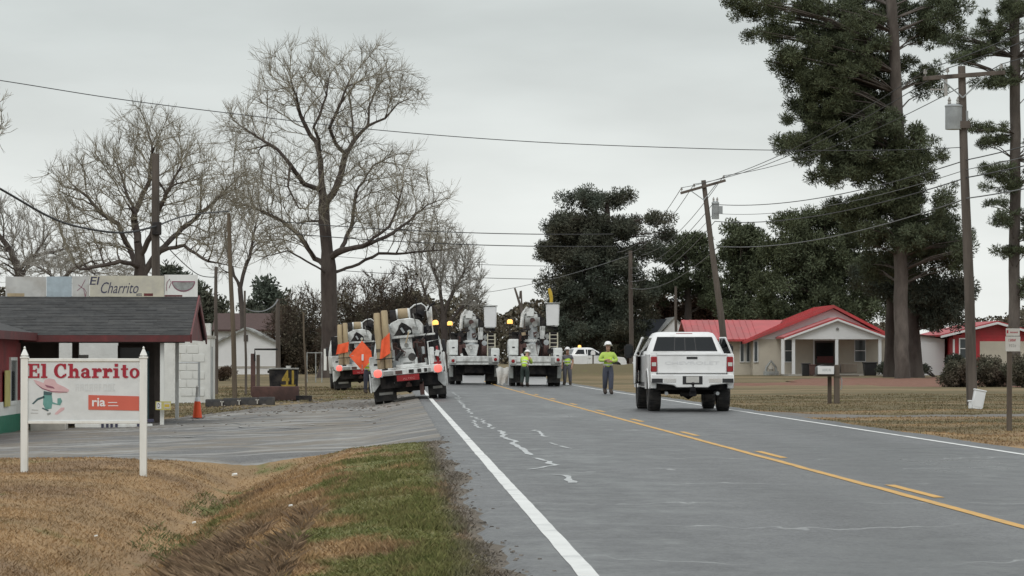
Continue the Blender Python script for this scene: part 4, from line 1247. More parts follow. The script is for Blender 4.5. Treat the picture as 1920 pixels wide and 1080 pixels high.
def tool_bins(t, x0, x1, y0, y1, z0, z1, nd=4):
    q = MB(); q.b2(x0, x1, y0, y1, z0, z1); b = q.build('tool_bin', M['fleet_white'], t, bevel=.02)
    xo = x1 if x1 > 0 else x0
    s = 1 if xo > 0 else -1
    for k in range(nd):
        ya = y0 + (y1 - y0) * k / nd + .04; yb = y0 + (y1 - y0) * (k + 1) / nd - .04
        q = MB(); q.b2(xo, xo + s * .02, ya, yb, z0 + .08, z1 - .06); dd = q.build('locker_door', M['fleet_white'], b, bevel=.005)
    q = MB(); q.b2(x0 + .05, x1 - .05, y0 - .018, y0, z0 + .05, z1 - .06); q.build('end_door', M['fleet_white'], b, bevel=.004)
    q = MB(); q.b2((x0 + x1) / 2 - .06, (x0 + x1) / 2 + .06, y0 - .035, y0 - .019, (z0 + z1) / 2 - .03, (z0 + z1) / 2 + .03); q.build('latch', M['black_plastic'], b)
    return b

def light_cluster(t, x, y, z, lit=True, r=.13):
    q = MB(); q.box((x, y, z), (.30, .06, .26)); b = q.build('lamp_box', M['fleet_white'], t, bevel=.015)
    q = MB(); q.lathe([(r, 0), (r, .03), (r * .7, .05)], 14, (x, y - .03, z), Matrix.Rotation(R_(90), 3, 'X')); q.build('tail_light', M['lamp_red' if lit else 'tail_red'], b)

def make_digger(label):
    """digger derrick seen from behind: tailboard, turret, winch, folded boom"""
    t = thing('digger_truck', label, 'line truck')
    truck_base(t)
    W = M['fleet_white']
    q = MB(); q.b2(-1.16, 1.16, .2, 5.8, .955, 1.03); q.build('deck', M['fleet_grey'], t)
    tool_bins(t, -1.2, -.82, .9, 5.7, 1.031, 1.55); tool_bins(t, .82, 1.2, .9, 5.7, 1.031, 1.55)
    # tail shelf with fittings
    q = MB(); q.b2(-1.16, 1.16, .0, .2, .90, 1.08); ts = q.build('tailboard', W, t, bevel=.02)
    q = MB(); q.b2(-.62, 1.0, .02, .85, 1.081, 1.14); q.b2(-.35, .62, .10, .8, 1.14, 1.22); q.build('outrigger_housing', W, t, bevel=.015)
    for k, (x, wd, z, mm) in enumerate(((-.62, .3, .99, 'fleet_grey'), (-.28, .22, .985, 'rust'), (.12, .16, .99, 'black_steel'), (.38, .12, .99, 'black_steel'), (.58, .10, .99, 'black_steel'), (.70, .08, .99, 'fleet_grey'))):
        q = MB(); q.b2(x - wd / 2, x + wd / 2, -.03, -.001, z - .055, z + .055); q.build('tail_bracket', M[mm], ts, bevel=.006)
    light_cluster(t, -.95, -.035, 1.0); light_cluster(t, .98, -.035, 1.0)
    # mud flaps with their pale strips
    for x0, x1, zb, zt in ((-1.12, -.42, .10, .84), (.62, 1.18, .16, .84)):
        q = MB(); q.b2(x0, x1, .85, .88, zb, zt); fl = q.build('mud_flap', M['black_rubber'], t)
        q = MB(); q.b2(x0 + .14, x1 - .12, .838, .849, zb + .20, zb + .28); q.build('flap_strip', M['weathered'], fl)
    q = MB(); q.b2(-.9, .95, .35, .5, .50, .90); q.build('tow_beam', M['black_steel'], t)  # tow beam made taller, its black standing in for underbody shade
    q = MB(); q.b2(-.36, .36, .0, .02, .70, .89); rp = q.build('number_board', M['tail_red'], t)
    q = MB(); put_text(q, 'ALTEC', -.17, .22, .735, .80, -.001, .004, .01); q.build('lettering', M['dull_pink'], rp, smooth=False)
    q = MB(); q.tube([(0, .1, .62), (0, .32, .62)], .05, 8); q.b2(-.09, .09, .2, .34, .5, .6); q.build('tow_hitch', M['rust'], t)
    q = MB(); q.b2(.34, .48, .3, .42, .2, .62); q.build('safety_jack', M['rust'], t)
    q = MB(); q.b2(-.46, -.30, .34, .4, .64, .69); q.b2(.28, .46, .34, .4, .66, .71); q.build('reflector', M['fleet_grey'], t)
    # folded outriggers, wedge shaped, either side
    for s in (-1, 1):
        q = MB(); q.prism([(s * 1.19, .88), (s * .72, .88), (s * .98, .58), (s * 1.12, .42), (s * 1.19, .42)], .55, .75, 'y'); q.build('outrigger', W, t, bevel=.01)
        q = MB(); q.b2(s * 1.20, s * 1.24, .3, .36, .4, 1.5 if s > 0 else 1.0); q.build('grab_rail', W, t)
    # turret pedestal
    q = MB()
    for (za, wa), (zb, wb_) in zip(((1.14, .62), (1.45, .56), (1.72, .40)), ((1.45, .56), (1.72, .40), (2.06, .38))):
        q.hexa([(-wa / 2 + .02, 1.0, za), (wa / 2 + .02, 1.0, za), (wa / 2 + .02, 1.6, za), (-wa / 2 + .02, 1.6, za), (-wb_ / 2 + .02, 1.03, zb), (wb_ / 2 + .02, 1.03, zb), (wb_ / 2 + .02, 1.57, zb), (-wb_ / 2 + .02, 1.57, zb)])
    pd = q.build('pedestal', W, t, bevel=.012)
    q = MB(); q.lathe([(.07, 0), (.07, .012)], 12, (.03, 1.0, 1.83), Matrix.Rotation(R_(90), 3, 'X')); q.b2(-.12, .16, .975, .995, 1.22, 1.28); q.build('badge', M['fleet_grey'], pd)
    for x in (-.13, .17):
        q = MB(); q.lathe([(.05, 0), (.05, .015)], 10, (x, .99, 1.52), Matrix.Rotation(R_(90), 3, 'X')); q.build('bolt_boss', M['fleet_grey'], pd)
    q = MB(); q.tube([(-.50, .75, 1.16), (-.40, .78, 1.35), (-.25, .85, 1.52), (-.10, .95, 1.66)], .06, 8); q.build('hose', M['black_rubber'], t)
    q = MB(); q.tube([(.28, .9, 1.2), (.42, .85, 1.55), (.36, .9, 1.85), (.5, 1.1, 2.0)], .03, 6); q.tube([(.24, .9, 1.2), (.5, .8, 1.45), (.44, .9, 1.75)], .025, 6); q.build('hose', M['black_rubber'], t)
    # control platform: tilted shelf, boom head housing, winch drum, auger
    q = MB(); q.b2(-.48, .30, .85, 1.7, 2.07, 2.15); q.b2(.30, .98, .95, 1.5, 2.09, 2.15); q.build('platform', W, t, bevel=.01)
    q = MB()
    q.prism([(-.52, 2.151), (.60, 2.151), (.62, 2.45), (.50, 2.62), (.20, 2.70), (-.18, 2.68), (-.42, 2.58), (-.52, 2.42)], 1.0, 1.75, 'y'); hd = q.build('boom_head', W, t, bevel=.03)
    q = MB(); q.prism([(-.34, 2.17), (.26, 2.17), (.24, 2.36), (.08, 2.50), (-.06, 2.58), (-.16, 2.48), (-.20, 2.36)], .975, .999, 'y'); q.build('head_opening', M['black_steel'], hd, smooth=False)
    q = MB(); q.lathe([(.06, 0), (.06, .04)], 10, (.16, .97, 2.26), Matrix.Rotation(R_(90), 3, 'X')); q.build('head_light', M['vest_silver'], hd)
    q = MB(); q.cyl((-.22, 1.3, 2.86), (.20, 1.3, 2.86), .16, n=16); dm = q.build('winch_drum', M['fleet_white'], t)
    q = MB(); q.cyl((-.42, 1.2, 2.78), (-.23, 1.2, 2.78), .22, n=16); q.build('drum_flange', M['black_steel'], dm)
    q = MB(); q.cyl((-.16, 1.3, 2.86), (.16, 1.3, 2.86), .168, n=16); q.build('rope', M['log_tan'], dm)
    q = MB()
    q.tube([(.42, 1.2, 2.62), (.45, 1.3, 2.95)], [.22, .20], 12); q.tube([(.50, 1.1, 2.72), (.62, 1.25, 3.02)], [.2, .16], 12); q.build('auger_head', M['black_steel'], t)
    q = MB(); q.tube([(.22, 1.15, 2.70), (.22, 1.15, 2.98), (.40, 1.15, 3.10), (.62, 1.15, 3.13), (.76, 1.15, 3.0), (.80, 1.15, 2.66)], .028, 6); q.build('pole_guide', W, t)
    q = MB(); q.tube([(.64, 1.1, 2.66), (.64, 1.1, 2.88), (.90, 1.1, 2.92), (.92, 1.1, 2.16)], .022, 6); q.tube([(-.44, 1.0, 1.1), (-.44, 1.0, 2.1)], .022, 6); q.build('guard_rail', W, t)
    q = MB(); q.box((.86, 1.3, 2.72), (.17, .2, .62)); q.build('hydraulic_tank', W, t, bevel=.03)
    q = MB(); q.b2(-.20, .26, 1.75, 7.9, 2.40, 2.78); q.build('boom', W, t, bevel=.03)
    # right-hand tool rack with red jack
    q = MB()
    q.tube([(.72, .35, 1.09), (.72, .35, 1.88), (1.12, .35, 1.92), (1.14, .35, 1.09)], .025, 6); q.build('tool_rack', W, t)
    q = MB(); q.b2(.74, .90, .4, .6, 1.15, 1.70); q.build('side_box', W, t, bevel=.02)
    q = MB(); q.tube([(1.0, .42, 1.12), (1.0, .42, 1.72)], [.05, .04], 8); q.b2(.86, 1.1, .36, .5, 1.10, 1.22); q.b2(.97, 1.03, .38, .46, 1.3, 1.42); q.build('jack', M['tail_red'], t, bevel=.008)
    q = MB(); q.tube([(1.02, 1.0, 2.15), (1.02, 1.0, 2.40)], .03, 6); bpst = q.build('beacon_post', M['black_steel'], t)
    q = MB(); q.lathe([(.10, 0), (.10, .10), (.05, .15)], 12, (1.02, 1.0, 2.40)); q.build('beacon', M['lamp_amber'], bpst)
    q = MB()
    for k in range(6): q.b2(-.76 + k * .30, -.70 + k * .30, 5.5, 5.56, 1.04, 2.4)
    q.b2(-1.06, 1.06, 5.6, 5.66, 1.04, 2.44); q.build('dark_rack', M['black_steel'], t)  # solid black sheet added to darken the gap and hide the cab
    q = MB(); q.b2(-.45, -.28, 1.8, 2.4, 1.04, 1.95); q.build('winch_frame', M['rust'], t, bevel=.02)
    q = MB(); q.b2(.32, .62, 1.9, 2.6, 1.04, 2.0); q.build('winch_frame', M['rust'], t, bevel=.02)
    # left rack carrying upright poles
    q = MB(); q.b2(-1.0, -.42, .12, .5, 1.081, 1.13); q.tube([(-.98, .1, 1.45), (-.40, .1, 1.45)], .02, 6); q.build('pole_rack', M['black_steel'], t)
    q = MB(); q.b2(-.46, -.36, .3, .5, 1.35, 1.72); q.build('side_box', M['fleet_grey'], t, bevel=.02)
    q = MB(); q.b2(-.66, -.42, .6, .8, 1.95, 2.25); q.build('side_box', M['fleet_grey'], t, bevel=.02)
    for k, (x, y, z, r_) in enumerate(((.30, .8, 1.30, .05), (.44, .78, 1.36, .045), (.62, .7, 1.25, .06), (.55, .9, 1.62, .05))):
        q = MB(); q.cyl((x, y, z - .12), (x, y, z + .12), r_, n=8); q.build('control_lever', M[('fleet_white', 'black_steel', 'fleet_grey', 'galv')[k]], t)
    return t

def make_bucket_truck(label, bx=0.0):
    t = thing('bucket_truck', label, 'line truck')
    truck_base(t)
    W = M['fleet_white']
    q = MB(); q.b2(-1.16, 1.16, .2, 5.8, .955, 1.03); q.build('deck', M['fleet_grey'], t)
    tool_bins(t, -1.22, -.78, .35, 5.7, 1.40, 2.15); tool_bins(t, .82, 1.22, .35, 5.7, 1.031, 1.75)
    q = MB(); q.b2(-1.2, 1.2, .0, .3, .94, 1.36); ts = q.build('tailboard', W, t, bevel=.02)
    q = MB(); q.b2(-1.1, .68, -.02, -.001, 1.06, 1.12); q.build('tail_stripe', M['fleet_grey'], ts)
    q = MB(); q.b2(.70, 1.14, -.05, -.001, .98, 1.30); q.build('cable_reel_mount', M['fleet_grey'], ts, bevel=.02)
    light_cluster(t, -1.02, -.035, 1.14, False, .08); light_cluster(t, 1.03, -.085, 1.2, False, .08)
    q = MB(); q.b2(-.55, .5, .5, .62, .07, .42); q.build('mud_plate', M['vinyl_white'], t)
    q = MB(); q.b2(-.9, .9, .5, .66, .5, .93); q.build('tow_beam', M['black_steel'], t)
    for s in (-1, 1):
        q = MB(); q.b2(s * .55, s * 1.15, .86, .89, .15, .8); q.build('mud_flap', M['black_rubber'], t)
        q = MB(); q.b2(s * 1.0, s * 1.2, .6, .75, .35, .9); q.build('outrigger', M['fleet_grey'], t, bevel=.02)
    q = MB()
    for k in range(7): q.b2(-.72 + k * .24, -.66 + k * .24, 4.9, 4.96, 1.04, 2.5)
    q.b2(-1.05, 1.08, 4.88, 4.98, 2.44, 2.52); q.b2(-1.05, 1.08, 4.985, 5.03, 1.04, 2.44); q.build('dark_rack', M['black_steel'], t)  # slats and black sheet put in so the gap behind looks dark
    for bb in ((-.76, -.60, 1.2, 1.6, 1.04, 2.35), (.34, .60, 1.3, 1.9, 1.04, 2.25), (-.3, .3, 2.2, 2.8, 1.04, 1.9)):
        q = MB(); q.b2(*bb); q.build('winch_frame', M['rust'], t, bevel=.02)
    # hopper, pedestal, folded elbow
    q = MB(); q.hexa([(-.28, .6, 1.365), (.14, .6, 1.365), (.14, 1.0, 1.365), (-.28, 1.0, 1.365), (-.52, .6, 1.92), (.24, .6, 1.92), (.24, 1.0, 1.92), (-.52, 1.0, 1.92)]); q.build('hopper', W, t, bevel=.02)
    q = MB(); q.tube([(-.1, 1.3, 1.9), (-.1, 1.3, 2.15), (-.1, 1.3, 2.9)], [.34, .22, .2], 12); pd = q.build('pedestal', M['galv'], t)
    q = MB(); q.b2(-.5, .2, 1.0, 1.8, 2.02, 2.14); q.build('turntable', W, pd, bevel=.02)
    q = MB(); q.cyl((-.45, 1.3, 3.0), (.22, 1.3, 3.0), .26, n=16); el = q.build('elbow', M['fleet_grey'], t)
    q = MB(); q.cyl((-.12, 1.02, 3.02), (-.12, 1.0, 3.02), .12, n=12); q.build('elbow_cap', M['rust'], el)
    q = MB(); q.tube([(-.62, 1.3, 2.7), (-.55, 1.3, 3.3), (-.35, 1.4, 3.62)], [.09, .10, .07], 8); q.build('jib', W, t)
    q = MB(); q.box((-.05, 3.8, 3.12), (.34, 5.4, .36)); q.build('boom', W, t, bevel=.03)
    q = MB(); q.box((-.36, 4.2, 3.30), (.26, 5.6, .28), Matrix.Rotation(R_(2), 3, 'X')); q.build('upper_boom', M['fleet_white'], t, bevel=.03)
    q = MB(); q.prism([(.12, 3.38), (.50, 3.0), (.50, 2.62), (.16, 2.86)], 1.1, 1.4, 'y'); q.build('bucket_arm', M['black_steel'], t, bevel=.02)
    q = MB(); q.tube([(-.25, 1.2, 3.2), (-.28, 1.25, 3.55), (-.22, 1.3, 3.86)], .02, 5); q.tube([(-.1, 1.2, 3.2), (-.04, 1.2, 3.7)], .018, 5); q.build('hose', M['black_rubber'], t)
    q = MB(); q.box((-.22, 1.2, 3.38), (.34, .3, .36)); q.tube([(-.5, 1.15, 3.3), (-.2, 1.1, 3.56), (.08, 1.15, 3.34)], .035, 6); q.build('valve_block', W, t, bevel=.03)
    # bucket up at the rear right corner
    q = MB(); q.box((.80, .75, 3.26), (.56, .62, 1.06), top=(1.10, 1.10)); bk = q.build('bucket', M['vinyl_white'], t, bevel=.05, seg=2)
    q = MB(); q.box((.80, .75, 3.80), (.70, .76, .05)); q.build('bucket_rim', M['fleet_grey'], bk, bevel=.015)
    q = MB(); q.b2(.56, 1.04, .6, .9, 2.58, 2.72); q.build('bucket_bracket', M['black_steel'], bk)
    q = MB(); q.b2(.22, .46, .9, 1.2, 2.15, 2.75); q.build('side_box', W, t, bevel=.02)
    # ladder and hose reel on the right
    q = MB()
    q.tube([(.66, .4, 1.36), (.66, .4, 2.45)], .03, 6); q.tube([(1.02, .4, 1.76), (1.02, .4, 2.45)], .03, 6)
    for k in range(4): q.tube([(.66, .4, 1.8 + k * .18), (1.02, .4, 1.8 + k * .18)], .018, 5)
    q.build('ladder', M['cream'], t)
    q = MB(); q.cyl((.40, .8, 1.62), (.62, .8, 1.62), .26, n=14); q.build('hose_reel', M['rust'], t)
    q = MB(); q.b2(-.74, -.58, .5, .9, 1.37, 1.9); q.build('side_box', M['rust'], t, bevel=.02)
    q = MB(); q.tube([(-1.16, .8, 2.15), (-1.16, .8, 2.86)], .03, 6); q.tube([(-.75, .6, 2.15), (-.72, .6, 2.55), (-.2, .8, 2.62)], .03, 6); bpst = q.build('beacon_post', M['black_steel'], t)
    q = MB(); q.lathe([(.13, 0), (.13, .14), (.07, .2)], 12, (-1.16, .8, 2.86)); q.build('beacon', M['lamp_amber'], bpst)
    return t

def clutter(t, seed, n, x0, x1, y0, y1, z0, z1):
    """loose gear carried on a line truck: each piece a part"""
    rnd = random.Random(seed)
    for k in range(n):
        x, y, z = rnd.uniform(x0, x1), rnd.uniform(y0, y1), rnd.uniform(z0, z1)
        c = rnd.random(); q = MB()
        if c < .35:
            q.box((x, y, z), (rnd.uniform(.06, .2), rnd.uniform(.08, .25), rnd.uniform(.06, .26)), Matrix.Rotation(rnd.uniform(-.5, .5), 3, 'Y')); nm = 'tool_case'
        elif c < .7:
            q.tube([(x, y, z), (x + rnd.uniform(-.2, .2), y + .05, z + rnd.uniform(.1, .25)), (x + rnd.uniform(-.3, .3), y + .1, z + rnd.uniform(-.1, .4))], rnd.uniform(.015, .03), 6); nm = 'hose'
        elif c < .85:
            q.lathe([(.10, -.02), (.13, -.02), (.13, .03), (.10, .03)], 12, (x, y, z), Matrix.Rotation(R_(90), 3, 'X')); nm = 'rope_coil'
        else:
            q.tube([(x, y, z), (x + rnd.uniform(-.1, .1), y, z + rnd.uniform(.3, .6))], .016, 5); nm = 'tool_handle'
        q.build(nm, M[rnd.choice(('black_steel', 'black_rubber', 'fleet_grey', 'rust', 'fleet_white', 'galv', 'black_steel', 'log_tan'))], t)

dg = make_digger('nearest white digger truck tilting on the left shoulder with two upright logs')
clutter(dg, 3, 15, -.42, 1.05, .25, .9, 1.2, 2.0); clutter(dg, 5, 7, -.5, 1.0, .8, 1.0, 2.2, 2.9)
dg.location = (.50, 105.6, -.10); dg.rotation_euler = (0, R_(-5.2), R_(-1.0))
dg2 = copy_tree(dg)
dg2['label'] = 'digger truck parked far left beside the big bare tree, half hidden'
dg2['group'] = dg['group'] = 'digger trucks of the line crew'
g = at(674, 726, 147)
dg2.location = (g.x + .1, 147, gz(g.x, 147) + .02); dg2.rotation_euler = (0, R_(-3), R_(3))
bt = make_bucket_truck('bucket truck in the left lane with black rimmed white bucket raised')
clutter(bt, 8, 14, -.75, 1.0, .3, 1.0, 1.4, 2.3); clutter(bt, 11, 7, -.7, .45, .9, 1.2, 2.3, 3.5)
bt.location = (at(889, 700, 160).x, 160, .05); bt['group'] = 'bucket trucks of the line crew'
bt2 = copy_tree(bt)
clutter(bt2, 21, 9, -.75, 1.0, .3, 1.0, 1.4, 2.6)
bt2['label'] = 'bucket truck in the right lane between the bending and standing workers'
g = at(1004, 700, 151)
bt2.location = (g.x, 151, .035); bt2.rotation_euler = (0, 0, R_(-1.5))

def world_of(o, p):
    e_ = Euler(o.rotation_euler).to_matrix()
    return Vector(o.location) + e_ @ Vector(p)
# the logs stand in the rack: things of their own, tied with orange cloth
def log(truck, x, y, z0, z1, label, group='upright logs in the truck racks'):
    t = thing('wooden_log', label, 'log', world_of(truck, (x, y, z0)), 0, group, rot=truck.rotation_euler)
    h = z1 - z0
    q = MB(); q.tube([(-.01, 0, 0), (.005, 0, h * .35), (-.012, 0, h * .7), (0, 0, h * .97), (0, 0, h)], [.118, .122, .116, .11, .085], 12); q.build('shaft', M['log_tan'], t)
    q = MB(); q.tube([(0, 0, h * .30), (0, 0, h * .36)], .126, 12); q.build('band', M['post_wood'], t)
for tr, nm in ((dg, 'nearest digger truck'), (dg2, 'far left digger truck')):
    log(tr, -.82, .32, 1.14, 2.94, 'left-hand tan log upright in the rack of the ' + nm)
    log(tr, -.58, .30, 1.14, 3.00, 'right-hand tan log upright in the rack of the ' + nm)
def cloth(name, label, cat, pts, m_, seed, t=.012, nu=10, nv=12, amp=.05, sag=0, group=None):
    """a hanging piece of fabric between four corners, rumpled"""
    a, b, c, d = [Vector(p) for p in pts]
    nrm = (b - a).cross(d - a).normalized()
    V = []; F = []
    for s_ in (0, 1):
        for j in range(nv + 1):
            for i in range(nu + 1):
                u, v = i / nu, j / nv
                p = (a * (1 - u) + b * u) * (1 - v) + (d * (1 - u) + c * u) * v
                f = amp * (mnoise.noise((u * 3.2 + seed, v * 1.4, seed)) + .6 * math.sin(u * 11 + seed + v * 2) * (.3 + v * .5))
                V.append(p + nrm * (f + s_ * t))
    n = (nu + 1) * (nv + 1)
    for j in range(nv):
        for i in range(nu):
            k = j * (nu + 1) + i
            F.append((k, k + 1, k + nu + 2, k + nu + 1)); F.append((n + k + nu + 1, n + k + nu + 2, n + k + 1, n + k))
    o = fast_mesh(name, V, F, m_, smooth=True)
    return setp(o, label, cat, group)
cloth('orange_cloth', 'orange cloth tied round the logs on the nearest digger truck', 'cloth',
      [world_of(dg, p) for p in ((-.74, .15, 2.05), (-.46, .13, 2.28), (-.50, .13, 1.62), (-.86, .15, 1.42))], M['orange_cloth'], 1.3)
cloth('orange_cloth', 'orange cloth tied round the logs on the far left digger truck', 'cloth',
      [world_of(dg2, p) for p in ((-.95, .15, 2.05), (-.46, .13, 2.15), (-.52, .13, 1.70), (-1.06, .15, 1.62))], M['orange_cloth'], 4.1)
cloth('grey_sheet', 'crumpled pale grey sheeting on the road between the bucket trucks', 'sheeting',
      [at(930, 690, 158), at(955, 688, 158), at(951, 719, 157), at(934, 721, 157)], M['weathered'], 7.7, amp=.10)

# --- big orange folding warning sign held up by the worker by the near truck
YO = 137.0
wsn = thing('warning_sign', 'orange fabric diamond warning sign held by the worker behind the near truck', 'sign', at(680, 690, YO))
c0 = at(679, 667, YO) - Vector(wsn.location)
q = MB(); r = .56
n = 8; V = []; F = []
for j in range(n + 1):
    for i in range(n + 1):
        u, v = i / n * 2 - 1, j / n * 2 - 1
        x, z = (u - v) * r / 2 * .98, (u + v) * r / 2 * 1.1
        V.append((c0.x + x, c0.y + .05 * mnoise.noise((u * 2, v * 2, 5)) + .05 * abs(u * v), c0.z + z))
for j in range(n):
    for i in range(n):
        k = j * (n + 1) + i; F.append((k, k + 1, k + n + 2, k + n + 1))
q.add(V, F); q.add([(x, y + .012, z) for x, y, z in V], [tuple(reversed(f)) for f in F]); q.build('fabric', M['orange_cloth'], wsn)
q = MB(); q.tube([c0 + Vector((0, .04, -.62)), c0 + Vector((0, .04, .48))], .014, 6); q.tube([c0 + Vector((-.44, .04, 0)), c0 + Vector((.44, .04, 0))], .012, 6); q.build('brace', M['steel'], wsn)
q = MB(); q.b2(c0.x - .02, c0.x + .06, c0.y - .05, c0.y - .03, c0.z - .20, c0.z + .06); q.build('reflective_tab', M['vinyl_white'], wsn)

# ---------------------------------------------------------------- people
def skin_obj(name, J, bones, root, m_, parent, sub=1):
    names = [root] + [k for k in J if k != root]
    idx = {k: i for i, k in enumerate(names)}
    me = bpy.data.meshes.new(name)
    me.from_pydata([J[k][0] for k in names], [(idx[a], idx[b]) for a, b in bones], [])
    o = bpy.data.objects.new('tmp', me); col.objects.link(o)
    md = o.modifiers.new('skin', 'SKIN'); md.use_smooth_shade = True; md.branch_smoothing = .4
    for i, k in enumerate(names):
        r = J[k][1]
        me.skin_vertices[0].data[i].radius = r if isinstance(r, tuple) else (r, r)
        me.skin_vertices[0].data[i].use_root = (i == 0)
    sm = o.modifiers.new('sub', 'SUBSURF'); sm.levels = sub; sm.render_levels = sub
    m2 = bake(o); bpy.data.objects.remove(o)
    m2.polygons.foreach_set('use_smooth', [True] * len(m2.polygons))
    return link(name, m2, m_, parent)

def person(label, loc, rz, J0, trousers, shirt, vest=None, sleeves_bare=False, lean=0.0, s=1.0):
    t = thing('person', label, 'person', loc, rz, 'line workers in lime vests')
    D = {'pelvis': (0, .0, .95), 'spine': (0, 0, 1.12), 'chest': (0, -.01, 1.32), 'neck': (0, 0, 1.50), 'jaw': (0, -.03, 1.58), 'head': (0, -.015, 1.68), 'crown': (0, .005, 1.76),
         'sh.l': (-.19, 0, 1.42), 'el.l': (-.26, .01, 1.14), 'wr.l': (-.25, -.08, .90), 'sh.r': (.19, 0, 1.42), 'el.r': (.26, .01, 1.14), 'wr.r': (.25, -.08, .90),
         'hip.l': (-.10, 0, .90), 'kn.l': (-.11, -.02, .50), 'an.l': (-.11, .03, .09), 'toe.l': (-.12, -.15, .045), 'hip.r': (.10, 0, .90), 'kn.r': (.11, -.02, .50), 'an.r': (.11, .03, .09), 'toe.r': (.12, -.15, .045)}
    D.update(J0)
    D = {k: Vector(v) * s for k, v in D.items()}
    K_ = 1.14; R = {'pelvis': .125, 'spine': .125, 'chest': .14, 'neck': .055, 'jaw': .072, 'head': .096, 'crown': .075, 'sh': .072, 'el': .048, 'wr': .033, 'hip': .09, 'kn': .066, 'an': .045, 'toe': .04}
    rad = lambda k: R[k.split('.')[0]] * s * (K_ if k.split('.')[0] not in ('jaw', 'head', 'crown', 'neck') else 1.06)
    J = {k: (D[k], rad(k)) for k in D}
    B = [('pelvis', 'spine'), ('spine', 'chest'), ('chest', 'neck'), ('neck', 'jaw'), ('jaw', 'head'), ('head', 'crown')]
    for sd_ in 'lr':
        B += [('chest', 'sh.' + sd_), ('sh.' + sd_, 'el.' + sd_), ('el.' + sd_, 'wr.' + sd_), ('pelvis', 'hip.' + sd_), ('hip.' + sd_, 'kn.' + sd_), ('kn.' + sd_, 'an.' + sd_), ('an.' + sd_, 'toe.' + sd_)]
        # hand: palm, four fingers, thumb
        wv, ev = D['wr.' + sd_], D['el.' + sd_]
        d = (wv - ev).normalized(); side = d.cross(Vector((0, -1, 0)))
        side = side.normalized() if side.length > .2 else Vector((1, 0, 0))
        if (side.x > 0) == (sd_ == 'r'): side = -side
        nr = d.cross(side).normalized()
        pm = wv + d * .065
        J['palm.' + sd_] = (pm, .028 * s); B.append(('wr.' + sd_, 'palm.' + sd_))
        for i, (o_, L) in enumerate(((-.030, .07), (-.010, .08), (.010, .076), (.030, .06))):
            k1, k2 = f'f{i}a.{sd_}', f'f{i}b.{sd_}'
            J[k1] = (pm + d * .045 + side * o_, .0095 * s); J[k2] = (pm + d * (.045 + L * .8) + side * o_ * 1.15 + nr * .025, .008 * s)
            B += [('palm.' + sd_, k1), (k1, k2)]
        J['th.' + sd_] = (wv + d * .07 - side * .055, .010 * s); B.append(('palm.' + sd_, 'th.' + sd_))
    fwd = Vector((0, -1, 0))
    hd_dir = (D['head'] - D['jaw']).normalized()
    J['nose'] = (D['head'] * .55 + D['jaw'] * .45 + Vector((0, -.105, 0)) * s, .016 * s); B.append(('jaw', 'nose'))
    body = skin_obj('body', J, B, 'pelvis', M['skin'], t)
    def sub(keys, grow, bones): return {k: (J[k][0], (J[k][1] + grow)) for k in keys}, bones
    # trousers
    keys = ['pelvis', 'hip.l', 'kn.l', 'an.l', 'hip.r', 'kn.r', 'an.r']
    Jt = {k: (D[k] + (Vector((0, 0, .0)) if 'an' not in k else Vector((0, 0, .03))), rad(k) + .028 * s) for k in keys}
    Jt['waist'] = (D['spine'] + (D['spine'] - D['pelvis']) * .35, .135 * s)
    Bt = [('waist', 'pelvis')] + [(a, b) for a, b in (('pelvis', 'hip.l'), ('hip.l', 'kn.l'), ('kn.l', 'an.l'), ('pelvis', 'hip.r'), ('hip.r', 'kn.r'), ('kn.r', 'an.r'))]
    skin_obj('trousers', Jt, Bt, 'pelvis', M[trousers], t)
    # shirt with sleeves
    ks = ['spine', 'chest', 'sh.l', 'el.l', 'sh.r', 'el.r'] + ([] if sleeves_bare else ['wr.l', 'wr.r'])
    Js = {k: (D[k], rad(k) + .022 * s) for k in ks}
    for sd_ in 'lr':
        if sleeves_bare: Js['el.' + sd_] = (D['sh.' + sd_] * .35 + D['el.' + sd_] * .65, .075 * s)
        else: Js['wr.' + sd_] = (D['wr.' + sd_] * .9 + D['el.' + sd_] * .1, .05 * s)
    Js['hem'] = (D['pelvis'] - (D['spine'] - D['pelvis']) * .55, .165 * s); Js['collar'] = (D['chest'] * .25 + D['neck'] * .75, .075 * s)
    Bs = [('hem', 'spine'), ('spine', 'chest'), ('chest', 'collar')]
    for sd_ in 'lr':
        Bs += [('chest', 'sh.' + sd_), ('sh.' + sd_, 'el.' + sd_)] + ([] if sleeves_bare else [('el.' + sd_, 'wr.' + sd_)])
    skin_obj('shirt', Js, Bs, 'chest', M[shirt], t)
    if vest:
        Jv = {'hem': (D['pelvis'] - (D['spine'] - D['pelvis']) * .45, .185 * s), 'spine': (D['spine'], .166 * s), 'chest': (D['chest'], .182 * s), 'top': (D['chest'] * .45 + D['neck'] * .55, .12 * s),
              'sl': (D['sh.l'] * .75 + D['chest'] * .25, .098 * s), 'sr': (D['sh.r'] * .75 + D['chest'] * .25, .098 * s)}
        vo = skin_obj('vest', Jv, [('hem', 'spine'), ('spine', 'chest'), ('chest', 'top'), ('chest', 'sl'), ('chest', 'sr')], 'chest', M[vest], t)
        q = MB()
        ax = (D['chest'] - D['pelvis']).normalized()
        for f in (.18, .55):
            p = D['pelvis'] * (1 - f) + D['chest'] * f
            q.tube([p, p + ax * .045], (.172 if f < .5 else .176) * s, 16)
        q.build('reflective_band', M['vest_silver'], vo)
    # boots
    for sd_ in 'lr':
        a, b = D['an.' + sd_], D['toe.' + sd_]
        skin_obj('boot', {'h': (a + Vector((0, .05, -.03)), .07 * s), 'a': (a + Vector((0, 0, .13)), .085 * s), 'm': (a + Vector((0, 0, -.01)), .085 * s), 't': (b + (b - a) * .25, .075 * s)}, [('a', 'm'), ('m', 'h'), ('m', 't')], 'm', M['boot'], t)
